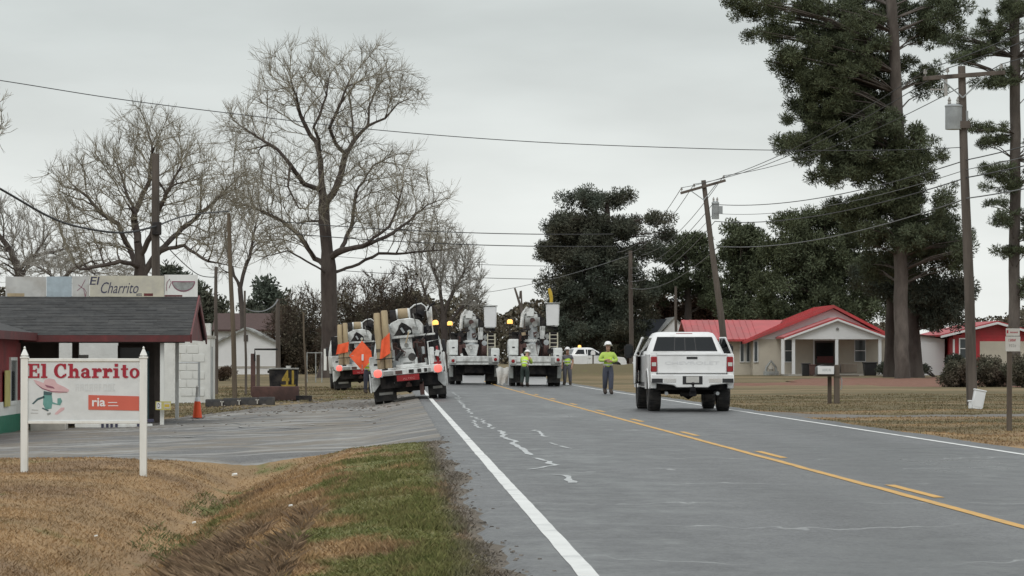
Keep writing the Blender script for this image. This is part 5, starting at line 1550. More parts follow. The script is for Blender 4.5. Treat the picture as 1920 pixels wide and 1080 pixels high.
    # hard hat
    ctr = D['head'] * .45 + D['crown'] * .55
    up = (D['crown'] - D['jaw']).normalized()
    Rq = Vector((0, 0, 1)).rotation_difference(up).to_matrix()
    q = MB(); q.lathe([(.165 * s, -.012), (.165 * s, 0), (.128 * s, .012), (.125 * s, .05), (.108 * s, .10), (.07 * s, .135), (.02 * s, .148)], 18, ctr, Rq)
    ht = q.build('hard_hat', M['hat_white'], t)
    q = MB(); q.box(ctr + Rq @ Vector((0, -.16 * s, .0)), (.18 * s, .09 * s, .014), Rq); q.build('hat_peak', M['hat_white'], ht, bevel=.005)
    for sx_ in (-1, 1):
        q = MB(); q.lathe([(.004, -.012), (.012, 0), (.004, .012)], 8, (D['head'] * .75 + D['jaw'] * .25) + Vector((sx_ * .036, -.093, 0)) * s); q.build('eye', M['eye'], t)
    return t

pw = gpt(1140, 739)
person('worker with white hard hat walking toward the camera, arms folded over chest', (pw[0], pw[1], .015), R_(4),
       {'el.l': (-.31, -.04, 1.18), 'wr.l': (-.10, -.24, 1.20), 'el.r': (.31, -.03, 1.18), 'wr.r': (.06, -.25, 1.16),
        'hip.l': (-.10, 0, .90), 'kn.l': (-.10, -.02, .50), 'an.l': (-.10, .12, .13), 'toe.l': (-.10, -.04, .05), 'hip.r': (.10, 0, .9), 'kn.r': (.09, -.10, .50), 'an.r': (.08, -.16, .09), 'toe.r': (.09, -.34, .05)},
       'denim', 'shirt_lime', 'vest_lime', s=1.02)
pc = gpt(1064, 722.5)
person('worker standing still in lime vest beside the right bucket truck', (pc[0], pc[1], .015), R_(-12),
       {'el.l': (-.27, .0, 1.14), 'wr.l': (-.25, -.13, .93), 'el.r': (.27, .02, 1.15), 'wr.r': (.24, -.12, .94), 'an.l': (-.14, .02, .09), 'toe.l': (-.17, -.15, .045), 'an.r': (.14, .02, .09), 'toe.r': (.17, -.15, .045), 'kn.l': (-.13, -.02, .5), 'kn.r': (.13, -.02, .5)},
       'trouser_grey', 'trouser_grey', 'vest_lime', True, s=.98)
pb = (at(984, 723, 149.4).x, 149.4)
person('worker bending forward at the back of the right-hand bucket truck', (pb[0], pb[1], .03), R_(165),
       {'pelvis': (0, .05, .90), 'spine': (0, -.02, 1.07), 'chest': (-.01, -.17, 1.23), 'neck': (-.02, -.30, 1.35), 'jaw': (-.02, -.38, 1.40), 'head': (-.02, -.43, 1.48), 'crown': (-.02, -.46, 1.56),
        'sh.l': (-.19, -.22, 1.30), 'el.l': (-.23, -.36, 1.06), 'wr.l': (-.16, -.52, 1.10), 'sh.r': (.18, -.22, 1.30), 'el.r': (.22, -.38, 1.06), 'wr.r': (.15, -.54, 1.06),
        'hip.l': (-.10, .04, .86), 'kn.l': (-.11, -.04, .48), 'hip.r': (.10, .04, .86), 'kn.r': (.12, -.06, .48), 'an.r': (.13, .06, .09), 'toe.r': (.14, -.12, .045)},
       'trouser_green', 'shirt_lime', 'vest_lime')
g = at(690, 738, 138.0)
person('worker in lime vest and blue jeans mostly hidden behind the orange diamond sign', on(g.x, 138.0), R_(20),
       {'el.l': (-.30, -.05, 1.18), 'wr.l': (-.22, -.30, 1.28), 'el.r': (.28, -.03, 1.16), 'wr.r': (.16, -.28, 1.22)},
       'denim', 'shirt_lime', 'vest_lime', s=.98)

# snapped pole leaning in the gap above the right bucket truck, yellow hose cover on the bucket arm
YBk = 176.0
g = on(at(985, 700, YBk).x, YBk)
t = thing('broken_pole', 'dark snapped pole leaning in the gap between the bucket trucks', 'utility pole', g)
q = MB(); q.tube([(0, 0, -.1), at(985, 640, YBk) - g, at(981, 596, YBk) - g, at(974, 568, YBk) - g, at(965, 540, YBk) - g], [.11, .10, .08, .07, .05], 7); q.build('shaft', M['pole_wood'], t)
q = MB(); q.tube([at(975, 560, YBk) - g, at(976, 546, YBk) - g], .06, 6); q.tube([at(979, 585, YBk) - g, at(977, 545, YBk) - g], .05, 6); q.build('splinter', M['pole_wood'], t)
g = at(1033, 563, 152.5)
t = thing('hose_cover', 'yellow line cover sticking up beside the right raised bucket', 'line cover', g)
q = MB(); q.tube([(0, 0, -.35), (.02, 0, .1), (-.03, 0, .35), (-.09, 0, .55)], [.06, .08, .09, .06], 8); q.build('cover', M['yellow'], t)
# ---------------------------------------------------------------- the lettered roadside sign
class Slab:
    """slab-serif capitals drawn from bars and thick arcs, each stroke a hair prouder than the last"""
    def __init__(s, mb, x0, z0, h, y): s.mb, s.x, s.z, s.h, s.y, s.k = mb, x0, z0, h, y, 0
    def q(s, pts):
        s.k += 1; d = .006 + .0004 * (s.k % 9)
        s.mb.prism([(s.x + a * s.h, s.z + b * s.h) for a, b in pts], s.y - d, s.y, 'y')
    def r(s, a0, a1, b0, b1): s.q([(a0, b0), (a1, b0), (a1, b1), (a0, b1)])
    def arc(s, cx, cz, rx, rz, tx, tz, t0, t1, n=16):
        """ring with different side (tx) and top (tz) thickness"""
        for i in range(n):
            a = R_(t0 + (t1 - t0) * i / n); b = R_(t0 + (t1 - t0) * (i + 1) / n)
            s.q([(cx + rx * math.cos(a), cz + rz * math.sin(a)), (cx + rx * math.cos(b), cz + rz * math.sin(b)),
                 (cx + (rx - tx) * math.cos(b), cz + (rz - tz) * math.sin(b)), (cx + (rx - tx) * math.cos(a), cz + (rz - tz) * math.sin(a))])
    def put(s, ch):
        T, S = .24, .11
        if ch == 'E':
            s.r(.07, .07 + T, 0, 1); s.r(0, .78, 0, S); s.r(0, .76, 1 - S, 1); s.r(.3, .52, .45, .56); s.r(.50, .59, .36, .65); s.r(.64, .78, S, .32); s.r(.63, .76, .70, 1 - S); adv = .88
        elif ch == 'l':
            s.r(.10, .10 + T, 0, 1); s.r(0, .44, 0, S); s.r(0, .10, 1 - S, 1); adv = .58
        elif ch == 'C':
            s.arc(.48, .5, .48, .52, .25, .12, 40, 320, 24); s.r(.70, .84, .62, 1.0); s.r(.74, .86, .18, .30); adv = .98
        elif ch == 'h':
            s.r(.10, .10 + T, 0, 1); s.r(0, .42, 0, S); s.r(0, .10, 1 - S, 1); s.arc(.51, .42, .22, .27, .22, .13, 0, 170, 10); s.r(.52, .73, 0, .44); s.r(.46, .82, 0, S); adv = .90
        elif ch == 'a':
            s.arc(.30, .46, .28, .24, .2, .12, 0, 160, 10); s.r(.36, .58, 0, .48); s.r(.36, .68, 0, S); s.arc(.26, .20, .26, .215, .2, .10, 40, 330, 14); s.r(.03, .16, .44, .56); adv = .76
        elif ch == 'r':
            s.r(.10, .10 + T, 0, .68); s.r(0, .46, 0, S); s.r(0, .10, .57, .68); s.arc(.50, .42, .20, .27, .19, .13, 30, 180, 8); s.r(.52, .68, .42, .60); adv = .74
        elif ch == 'i':
            s.r(.10, .10 + T, 0, .68); s.r(0, .44, 0, S); s.r(0, .10, .57, .68); s.r(.10, .34, .80, 1.0); adv = .54
        elif ch == 't':
            s.r(.12, .12 + T, .12, .92); s.r(0, .50, .57, .68); s.arc(.34, .18, .22, .19, .14, .12, 180, 330, 8); adv = .60
        elif ch == 'o':
            s.arc(.35, .34, .35, .36, .21, .11, 0, 360, 22); adv = .76
        else: adv = .32
        s.x += adv * s.h * s.sx
def slab_text(mb, txt, x0, x1, z0, h, y):
    tmp = MB(); w_ = Slab(tmp, 0, 0, h, y); w_.sx = 1.0
    for ch in txt: w_.put(ch)
    xs_ = [p[0] for p in tmp.v]; a, b = min(xs_), max(xs_)
    f = (x1 - x0) / (b - a)
    return mb.add([(x0 + (p[0] - a) * f, p[1], z0 + p[2]) for p in tmp.v], tmp.f)

gL, gR = ground_at(46, 888), ground_at(269, 890)
YSG = (gL.y + gR.y) / 2
def GX(px): return at(px, 750, YSG).x
def GZ(py): return at(150, py, YSG).z
rs = thing('roadside_sign', 'white wooden roadside sign with red lettering between two finial topped posts', 'sign', (0, 0, 0))
for px, py in ((46, 888), (269, 890)):
    x = GX(px); zt = GZ(672)
    q = MB(); q.b2(x - .048, x + .048, YSG - .05, YSG + .05, gz(x, YSG) - .15, zt); po = q.build('post', M['wood_white'], rs, bevel=.006)
    q = MB(); q.box((x, YSG, zt + .012), (.115, .115, .024)); q.box((x, YSG, zt + .085), (.10, .10, .09), top=(.25, .25)); q.lathe([(.045, zt + .024), (.045, zt + .045)], 8, (x, YSG, 0)); q.lathe([(.012, zt + .13), (.018, zt + .142), (.004, zt + .165)], 8, (x, YSG, 0))
    q.build('finial', M['wood_white'], po, bevel=.003)
xb0, xb1 = GX(46) + .048, GX(269) - .048
ZT, ZB = GZ(675), GZ(793)
q = MB(); q.b2(xb0, xb1, YSG - .02, YSG + .02, ZB + .03, ZT - .02); bd = q.build('board', M['sign_face'], rs)
q = MB(); q.b2(xb0, xb1, YSG - .035, YSG + .035, ZT - .02, ZT + .022); q.build('rail', M['wood_white'], rs, bevel=.004)
q = MB(); q.b2(xb0, xb1, YSG - .035, YSG + .035, ZB - .01, ZB + .03); q.build('rail', M['wood_white'], rs, bevel=.004)
q = MB(); slab_text(q, 'El Charrito', xb0 + .004, xb1 - .004, GZ(708.5), GZ(682) - GZ(708.5), YSG - .0205); q.build('lettering', M['letter_red'], bd, smooth=False)
# orange stick-on panel
q = MB(); q.prism([(GX(166), GZ(768)), (GX(261), GZ(770)), (GX(261), GZ(743)), (GX(166), GZ(740.5))], YSG - .026, YSG - .0205, 'y'); op = q.build('orange_panel', M['orange_print'], bd, smooth=False)
q = MB(); put_text(q, 'ria', GX(173), GX(198), GZ(762), GZ(746), YSG - .0265, .003, .022); q.b2(GX(203), GX(220), YSG - .0295, YSG - .0265, GZ(755.4), GZ(754)); q.b2(GX(203), GX(222), YSG - .0295, YSG - .0265, GZ(761.4), GZ(760)); q.build('lettering', M['vinyl_white'], op, smooth=False)
# sombrero and plain cactus painting
def flat(mb, pts, d0, d1): mb.prism([(GX(a), GZ(b)) for a, b in pts], YSG - d1, YSG - d0, 'y')
q = MB(); flat(q, ((63, 712), (68, 713), (82, 718), (84, 712), (92, 709.5), (102, 711), (107, 719), (122, 726), (130, 731), (128, 735), (112, 737), (96, 735), (80, 729), (69, 721)), .0205, .0235); q.build('sombrero', M['pink'], bd, smooth=False)
q = MB(); flat(q, ((84, 721), (100, 725), (103, 729), (88, 726)), .024, .026); flat(q, ((66, 718), (80, 727.5), (98, 733.5), (126, 734.8), (126, 735.8), (97, 735), (79, 729)), .024, .0255); q.build('hat_band', M['pink_dark'], bd, smooth=False)
q = MB(); flat(q, ((82, 735), (97, 738), (99, 752), (97, 766), (86, 768), (81, 758)), .0205, .0222)
flat(q, ((97, 753), (108, 757), (108, 747), (114, 746), (117, 752), (113, 760), (98, 757)), .0226, .0236); q.build('cactus', M['cactus_green'], bd, smooth=False)
q = MB(); flat(q, ((82, 733), (98, 736), (97, 741), (82, 740)), .0238, .0248); flat(q, ((83, 742), (70, 747), (60, 757), (63, 758), (72, 750), (84, 746)), .0205, .0222); flat(q, ((80, 764), (92, 769), (90, 771), (79, 766)), .0238, .0248); q.build('cactus_shade', M['cactus_dark'], bd, smooth=False)
q = MB(); flat(q, ((104, 774), (115, 764), (121, 764), (121, 768), (108, 777), (103, 777)), .0205, .0225); q.build('pink_mark', M['pink'], bd, smooth=False)
q = MB(); flat(q, ((88, 775), (95, 773), (96, 776), (90, 779)), .0205, .0225); flat(q, ((60, 768), (72, 768.6), (72, 769.4), (60, 769)), .0205, .0225); flat(q, ((58, 774), (72, 774.4), (72, 775), (58, 774.8)), .0205, .0225); q.build('painted_stroke', M['fleet_grey'], bd, smooth=False)
# faded older lettering ghosting through the white paint
q = MB(); glyphs(q, 9, GX(142), GX(220), GZ(733), GZ(719), YSG - .0203, 17)
gh = q.build('faded_lettering', mat('faded_grey', (.615, .645, .655), .5, var=.08), bd, smooth=False)

# ---------------------------------------------------------------- poles
def pole(name, label, base, top, r0, r1, mm, group=None, cat='utility pole'):
    t = thing(name, label, cat, base, 0, group)
    b = Vector((0, 0, -.3)); tp = Vector(top) - Vector(base)
    q = MB(); q.tube([b, tp * .35 + Vector((.02, 0, 0)), tp * .7 - Vector((.015, 0, 0)), tp], [r0, r0 * .75 + r1 * .25, r0 * .3 + r1 * .7, r1], 10); q.build('shaft', M[mm], t)
    return t, tp

def insulator(t, p, parent):
    q = MB(); q.lathe([(.012, 0), (.012, .06), (.05, .07), (.055, .12), (.03, .14), (.045, .155), (.04, .19), (.015, .20)], 8, p); q.build('insulator', M['ceramic'], parent)

def crossarm(t, tp, dz, L0, L1, tilt, yaw=0, ins=()):
    Rq = Matrix.Rotation(tilt, 3, 'Y') @ Matrix.Rotation(yaw, 3, 'Z')
    c = tp + Vector((0, -.16, -dz))
    q = MB()
    P = [c + Rq @ Vector((x, y, z)) for z in (-.06, .06) for x, y in ((-L0, -.05), (L1, -.05), (L1, .05), (-L0, .05))]
    q.hexa(P); ca = q.build('crossarm', M['pole_wood'], t, bevel=.01)
    q = MB()
    for s_, L in ((-1, L0), (1, L1)):
        q.tube([c + Rq @ Vector((s_ * L * .55, -.06, -.05)), tp + Vector((0, -.16, -dz - .62))], .022, 5)
    q.build('brace', M['galv'], t)
    pts = []
    for x in ins:
        p = c + Rq @ Vector((x, 0, .06)); insulator(t, p, ca); pts.append(Vector(t.location) + p + Vector((0, 0, .18)))
    return pts

def transformer(t, c, r, h):
    q = MB(); q.lathe([(r * .96, 0), (r, .02), (r, h * .9), (r * 1.06, h * .91), (r * 1.06, h * .95), (r * .8, h), (r * .3, h * 1.03)], 18, c); tr = q.build('transformer', M['galv'], t)
    for a in (-.5, .5):
        q = MB(); b = Vector(c) + Vector((a * r, -.0, h)); q.lathe([(.03, 0), (.055, .04), (.035, .08), (.055, .12), (.03, .17), (.012, .22)], 8, b); q.build('bushing', M['ceramic'], tr)
    q = MB(); q.b2(c[0] - .05 + r, c[0] + r + .16, c[1] - .06, c[1] + .06, c[2] + h * .3, c[2] + h * .75); q.build('hanger', M['steel'], tr)

GP = 'wooden utility poles on the right roadside'
YP1 = 92.0
b1 = ground_at(1823, 760)
b1 = on(at(1823, 760, YP1).x, YP1)
P1, t1 = pole('utility_pole', 'nearest utility pole with wide crossarm and large grey transformer can', b1, at(1803, 124, YP1), .155, .105, 'pole_wood', GP)
ins1 = crossarm(P1, t1, .28, 1.12, 1.20, R_(-4.5), 0, (-1.05, -.42, 1.1))
cL = at(1788, 243, YP1) - Vector(b1)
transformer(P1, (cL.x, cL.y - .02, cL.z), .24, .70)
q = MB(); q.b2(t1.x - .16, t1.x + .2, -.2, -.12, t1.z - 1.75, t1.z - 1.55); q.build('bracket', M['pole_wood'], P1)
q = MB(); tA = at(1757, 172, YP1) - Vector(b1); q.tube([tA + Vector((-.22, -.15, .05)), tA + Vector((.25, -.15, .05))], .022, 6); q.tube([tA + Vector((.22, -.15, .36)), tA + Vector((.22, -.15, -.12))], .05, 8); q.build('fuse_cutout', M['ceramic'], P1)
YP2 = 152.0
b2_ = on(at(1368, 690, YP2).x, YP2)
P2, t2 = pole('utility_pole', 'leaning utility pole with crossarm and small transformer behind the pickup', b2_, at(1319, 338, YP2), .17, .11, 'pole_wood', GP)
ins2 = crossarm(P2, t2, .30, 1.12, 1.05, R_(-16), 0, (-1.05, -.45, .98))
cL = at(1341, 411, YP2) - Vector(b2_)
transformer(P2, (cL.x, cL.y - .1, cL.z), .17, .8)
YP3 = 224.0
b3 = on(at(1184, 700, YP3).x, YP3)
P3, t3 = pole('utility_pole', 'distant plain utility pole in front of the tall dark evergreen', b3, at(1182, 470, YP3), .17, .13, 'pole_wood', GP)
YP4 = 205.0
b4 = on(at(1268, 690, YP4).x, YP4)
P4, t4 = pole('service_pole', 'slim brown service pole standing left of the red roof', b4, at(1267, 537, YP4), .10, .08, 'pole_wood')
YP0 = 40.0

GPL = 'poles behind the restaurant'
bA = on(at(293, 700, 108).x, 108)
PA, tA_ = pole('utility_pole', 'thick dark pole rising behind the restaurant sign board', bA, at(292, 288, 108), .16, .125, 'pole_wood', GPL)
q = MB(); q.box(tA_ + Vector((.05, -.15, -2.45)), (.3, .16, .42)); q.build('splice_box', M['black_steel'], PA, bevel=.02)
bB = on(at(441, 735, 124).x, 124)
PB, tB = pole('utility_pole', 'tall tan pole standing behind the black kerb blocks', bB, at(429, 400, 124), .10, .075, 'pole_light', GPL)
bC = on(at(405, 720, 140).x, 140)
PC, tC = pole('utility_pole', 'dark thin pole beside the whitewashed block building', bC, at(405, 500, 140), .09, .07, 'pole_wood', GPL)
bD = on(at(461, 735, 138).x, 138)
PD, tD = pole('service_pole', 'thin grey pole between the tan pole and rusty trough', bD, at(459, 545, 138), .055, .045, 'pole_wood', GPL)
bE = on(at(521, 705, 175).x, 175)
PE, tE = pole('service_pole', 'dark stub pole at the right end of the white gabled house', bE, at(521, 560, 175), .14, .11, 'pole_wood', GPL)
bF = on(at(574, 735, 128).x, 128)
PF, tF = pole('service_pole', 'thin pole right of the black dumpster', bF, at(569, 585, 128), .045, .035, 'pole_light', GPL)

# ---------------------------------------------------------------- overhead wires
def wire(a, b, sag, r, mm='wire', label='', group='overhead wires', n=22, name='overhead_wire'):
    a, b = Vector(a), Vector(b)
    pts = []
    for i in range(n + 1):
        u = i / n
        p = a.lerp(b, u); p.z -= sag * 4 * u * (1 - u); pts.append(p)
    q = MB(); q.tube(pts, r, 5); o = q.build(name, M[mm])
    return setp(o, label, 'wire', group)
def wire_pts(pts, r, mm, label, group='overhead wires', name='overhead_wire'):
    """smooth cable through given points"""
    P = [Vector(p) for p in pts]; out_ = []
    for i in range(len(P) - 1):
        p0 = P[max(i - 1, 0)]; p1 = P[i]; p2 = P[i + 1]; p3 = P[min(i + 2, len(P) - 1)]
        for k in range(8):
            u = k / 8
            out_.append(.5 * ((2 * p1) + (p2 - p0) * u + (2 * p0 - 5 * p1 + 4 * p2 - p3) * u * u + (3 * p1 - p0 - 3 * p2 + p3) * u ** 3))
    out_.append(P[-1])
    q = MB(); q.tube(out_, r, 5); o = q.build(name, M[mm])
    return setp(o, label, 'wire', group)
LW = 'overhead wire strung between the crossarms of the nearest and leaning poles'
for i in range(3):
    wire(ins1[i], ins2[i], .55, .013, 'wire', LW.replace('overhead', ('left', 'middle', 'right')[i] + ' overhead'), 'crossarm wires between the near poles')
LW0 = 'overhead wire rising from the nearest crossarm out of the picture at right'
X0 = 15.0
for i, x in enumerate((-1.05, -.42, 1.1)):
    wire(ins1[i], (X0 + 1.2 + x, YP0, 9.6), .5, .013, 'wire', LW0.replace('overhead', ('left', 'middle', 'right')[i] + ' overhead'), 'crossarm wires leaving at right')
LW2 = 'overhead wire running from the leaning pole to the distant plain pole'
top3 = Vector(b3) + t3
for i, x in enumerate((-.9, -.35, .8)):
    wire(ins2[i], top3 + Vector((x, 0, -.1 - .1 * i)), .7, .016, 'wire_pale', LW2.replace('overhead', ('upper', 'middle', 'lower')[i] + ' overhead'), 'wires to the distant pole')
for i, (za, zb, r, mm, lb) in enumerate(((300, 383, .016, 'wire', 'upper dark cable slung below the transformers of the right-hand poles'), (318, 400, .011, 'wire_pale', 'thin pale cable second below the transformers of the right-hand poles'),
                                  (333, 415, .018, 'wire', 'third cable down below the transformers of the right-hand poles'), (372, 462, .018, 'wire_pale', 'lowest cable crossing in front of the pine trunks'))):
    a = at(1812, za, YP1 - .1); b = at(1330 + (zb - 340) * .14, zb, YP2 - .15)
    wire(a, b, .45, r, mm, lb)
    wire(a, (X0 + .7, YP0, a.z + .25), .4, r, mm, lb.replace('below the transformers of', 'leaving right from the transformers of').replace('crossing in front of the pine trunks', 'leaving right past the far right pine'))
    wire(b, top3 + Vector((0, -.16, -1.2 - .45 * i)), .7, r, 'wire_pale', lb.replace('of the right-hand poles', 'toward the distant pole').replace('crossing in front of the pine trunks', 'running on toward the distant pole'))
wire_pts([at(-260, 112, 70), at(8, 152, 75), at(210, 184, 78), at(420, 211, 81), at(700, 243, 83), at(1000, 266, 86), at(1300, 278, 88.5), at(1500, 282, 90), at(1690, 281, 91.2), at(1809, 276, 92)], .0105, 'wire', 'single service wire crossing high over the road past the big bare tree')
wire_pts([at(-160, 265, 92), at(0, 354, 97), at(100, 410, 101), at(170, 430, 104), at(235, 436, 106), at(293, 424, 107.8)], .036, 'wire', 'thick black cable drooping from the left edge to the dark pole')
wire_pts([at(293, 424, 107.8), at(350, 404, 114), at(429, 396, 124)], .028, 'wire', 'black cable between the dark pole and the tall tan pole')
wire_pts([at(296, 440, 108), at(330, 480, 116), at(372, 515, 130), at(405, 520, 140)], .018, 'wire', 'thin cable dropping from the dark pole to the block building')
wire_pts([at(459, 578, 138), at(475, 584, 148), at(495, 583, 158), at(512, 574, 168), at(521, 562, 175)], .034, 'cream' if False else 'wire_pale', 'pale slack cable looping above the brown roof')
for i, (pa, pb_, Y, r, lb) in enumerate(((((790, 430), (1010, 435)), None, 205, .028, 'uppermost far wire spanning the gap above the trucks'), (((815, 453), (1010, 458)), None, 215, .030, 'second far wire spanning the gap above the trucks'),
                                    (((880, 494), (1010, 495)), None, 260, .020, 'third far wire spanning the gap above the trucks'), (((870, 519), (1015, 520)), None, 270, .026, 'lowest far wire spanning the gap above the trucks'))):
    (xa, ya), (xb, yb) = pa
    a, b = at(xa - 260, ya - 14, Y), at(xb + 140, yb + 4, Y)
    wire(a, b, .25, r, 'wire', lb, 'far wires across the road')
wire(at(880, 552, 300), at(1182, 478, 224), .4, .022, 'wire_pale', 'far wire slanting up toward the distant plain pole', 'far wires across the road')

# ---------------------------------------------------------------- street furniture and small things
# sign on a timber post at the right
g = ground_at(1892, 808)
ps = thing('timber_post_sign', 'small white notice plates on a slim timber post at the far right', 'sign', g)
hT = at(1895, 612, g.y).z - g.z
q = MB(); q.tube([(0, 0, -.2), (.01, 0, hT * .5), (.012, 0, hT)], [.052, .05, .048], 8); q.build('post', M['post_wood'], ps)
def pz(py): return at(1895, py, g.y).z - g.z
def pxx(px): return at(px, 650, g.y).x - g.x
q = MB(); q.b2(pxx(1884), pxx(1912), -.062, -.052, pz(659), pz(631)); pl_ = q.build('plate', M['weathered'], ps, bevel=.004)
q = MB(); glyphs(q, 5, pxx(1890), pxx(1905), pz(640), pz(635.5), -.0625, 2); q.build('lettering', M['letter_red'], pl_)
q = MB(); glyphs(q, 4, pxx(1891), pxx(1905), pz(650.5), pz(645.5), -.0625, 5); q.build('lettering', M['fleet_grey'], pl_)
q = MB(); q.b2(pxx(1885), pxx(1911), -.064, -.054, pz(630), pz(616)); pl_ = q.build('plate', M['weathered'], ps, bevel=.004)
q = MB(); q.b2(pxx(1886.5), pxx(1889.5), -.066, -.0645, pz(625), pz(619)); glyphs(q, 4, pxx(1893), pxx(1908), pz(624.5), pz(622), -.0645, 9); q.build('lettering', M['letter_red'], pl_)

# mailbox on twin posts
g = ground_at(1562, 757)
mb_ = thing('mailbox', 'white fronted mailbox on a wooden stand beside the lawn', 'mailbox', g)
def mz(py): return at(1560, py, g.y).z - g.z
def mx_(px): return at(px, 700, g.y).x - g.x
q = MB(); q.b2(mx_(1564), mx_(1574), -.06, .08, -.2, mz(684)); q.build('post', M['post_wood'], mb_, bevel=.008)
q = MB(); q.hexa([(mx_(1554), .2, -.2), (mx_(1561), .2, -.2), (mx_(1561), .3, -.2), (mx_(1554), .3, -.2), (mx_(1554), .2, mz(706)), (mx_(1561), .2, mz(706)), (mx_(1561), .3, mz(706)), (mx_(1554), .3, mz(706))]); q.build('post', M['post_wood'], mb_)
q = MB(); q.b2(mx_(1528), mx_(1610), -.09, .35, mz(706), mz(703)); q.build('shelf', M['post_wood'], mb_)
def mbox(x0, x1, mm, name):
    q = MB(); xm = (x0 + x1) / 2; hw = (x1 - x0) / 2; z0, zt = mz(702.9), mz(684)
    pts = [(x0, z0), (x1, z0)] + [(xm + hw * math.cos(R_(a)), zt - .10 + .10 * math.sin(R_(a))) for a in range(0, 181, 20)]
    q.prism(pts, -.13, .38, 'y'); return q.build(name, M[mm], mb_)
b_ = mbox(mx_(1531), mx_(1564) - .005, 'black_plastic', 'box')
q = MB(); q.b2(mx_(1532), mx_(1563) - .006, -.155, -.131, mz(701.5), mz(686.5)); dd = q.build('box_front', M['vinyl_white'], b_, bevel=.004)
q = MB(); glyphs(q, 6, mx_(1541), mx_(1558), mz(696), mz(691.5), -.1555, 4); q.build('lettering', M['grey_print'], dd)
q = MB(); q.b2(mx_(1576), mx_(1607), -.02, .3, mz(699), mz(682)); q.build('newspaper_box', M['post_wood'], mb_, bevel=.01)
q = MB(); q.tube([(mx_(1574), -.02, mz(705)), (mx_(1578), -.03, mz(712)), (mx_(1578), -.03, mz(728)), (mx_(1575), -.02, mz(731))], .018, 6); q.build('bracket', M['steel'], mb_)

# leaning white cabinet at the foot of the near pole
g = ground_at(1831, 767)
cb = thing('utility_cabinet', 'white utility cabinet tilting at the foot of the nearest pole', 'cabinet', g, rot=(0, R_(11), 0))
q = MB(); q.box((0, 0, .24), (.29, .22, .50)); bo = q.build('body', M['vinyl_white'], cb, bevel=.015)
q = MB(); q.box((0, 0, .50), (.32, .25, .04)); q.build('lid', M['vinyl_white'], bo, bevel=.01)
q = MB(); q.b2(-.10, .10, -.118, -.111, .06, .42); q.build('door', M['vinyl_white'], bo, bevel=.003)
g2_ = ground_at(1820, 766)
jb = thing('cable_pedestal', 'small low white pedestal left of the tilting cabinet', 'pedestal', g2_)
q = MB(); q.box((0, 0, .08), (.12, .12, .2), top=(.8, .8)); q.build('body', M['vinyl_white'], jb, bevel=.01)
q = MB(); q.box((0, 0, .20), (.15, .13, .045)); q.build('cap', M['vinyl_white'], jb, bevel=.01)

# white mailbox far down the road
g = on(at(1112, 690, 205).x, 205)
wm = thing('mailbox', 'tiny white mailbox on a post far off left of the walking worker', 'mailbox', g)
zt = at(1112, 657, 205).z - g.z
q = MB(); q.tube([(0, 0, 0), (0, 0, zt - .28)], .05, 6); q.build('post', M['post_wood'], wm)
q = MB(); q.prism([(-.13, zt - .28), (.13, zt - .28), (.13, zt - .12), (.07, zt), (-.07, zt), (-.13, zt - .12)], -.2, .3, 'y'); q.build('box', M['vinyl_white'], wm)

# traffic cone by the lot
g = ground_at(370, 787)
cn = thing('traffic_cone', 'orange traffic cone with white top at the lot edge', 'cone', g + Vector((0, 0, .03)))
hc = at(370, 735, g.y).z - g.z - .02
q = MB(); q.box((0, 0, .015), (.36, .36, .03)); q.build('base', M['black_rubber'], cn, bevel=.006)
q = MB(); q.lathe([(.135, .03), (.085, hc * .64)], 18); q.build('body', M['orange'], cn)
q = MB(); q.lathe([(.085, hc * .641), (.062, hc * .80)], 18); q.build('collar', M['vinyl_white'], cn)
q = MB(); q.lathe([(.05, hc * .80), (.055, hc * .9), (.035, hc * 1.1), (.05, hc * 1.16), (.02, hc * 1.22)], 12); q.build('lamp', M['weathered'], cn)
# pipe frame in front of the block building and a small notice hung at the post
g = on(at(373, 762, 103).x, 103)
pf = thing('pipe_frame', 'grey pipe frame standing before the whitewashed building', 'frame', g)
zt = at(372, 679, 103).z - g.z; xl_ = at(330, 679, 103).x - g.x
q = MB(); q.tube([(0, 0, -.1), (0, 0, zt)], .035, 8); q.build('upright', M['steel'], pf)
q = MB(); q.tube([(0, 0, zt - .02), (xl_, 0, zt - .02)], .022, 6); q.build('rail', M['steel'], pf)
yn = 86.2
ns = thing('notice_board', 'small yellow and white notice on the front canopy post', 'sign', at(306, 760, yn))
def nx(px): return at(px, 760, yn).x - ns.location.x
def nz_(py): return at(306, py, yn).z - ns.location.z
q = MB(); q.b2(nx(292), nx(321), -.08, -.06, nz_(768.5), nz_(752.5)); nb = q.build('frame', M['sand_yellow'], ns)
q = MB(); q.b2(nx(294), nx(303), -.086, -.0805, nz_(766.5), nz_(754.5)); q.build('panel', M['vinyl_white'], nb)
q = MB(); q.b2(nx(308), nx(319.5), -.086, -.0805, nz_(766), nz_(755)); q.build('panel', M['cream'], nb)
q = MB(); put_text(q, 'D', nx(296), nx(300.5), nz_(765), nz_(756), -.0862, .002, .01); q.build('lettering', M['post_wood'], nb)
q = MB(); q.b2(nx(309), nx(318), -.0885, -.0862, nz_(763), nz_(758)); q.build('lettering', M['yellow'], nb)
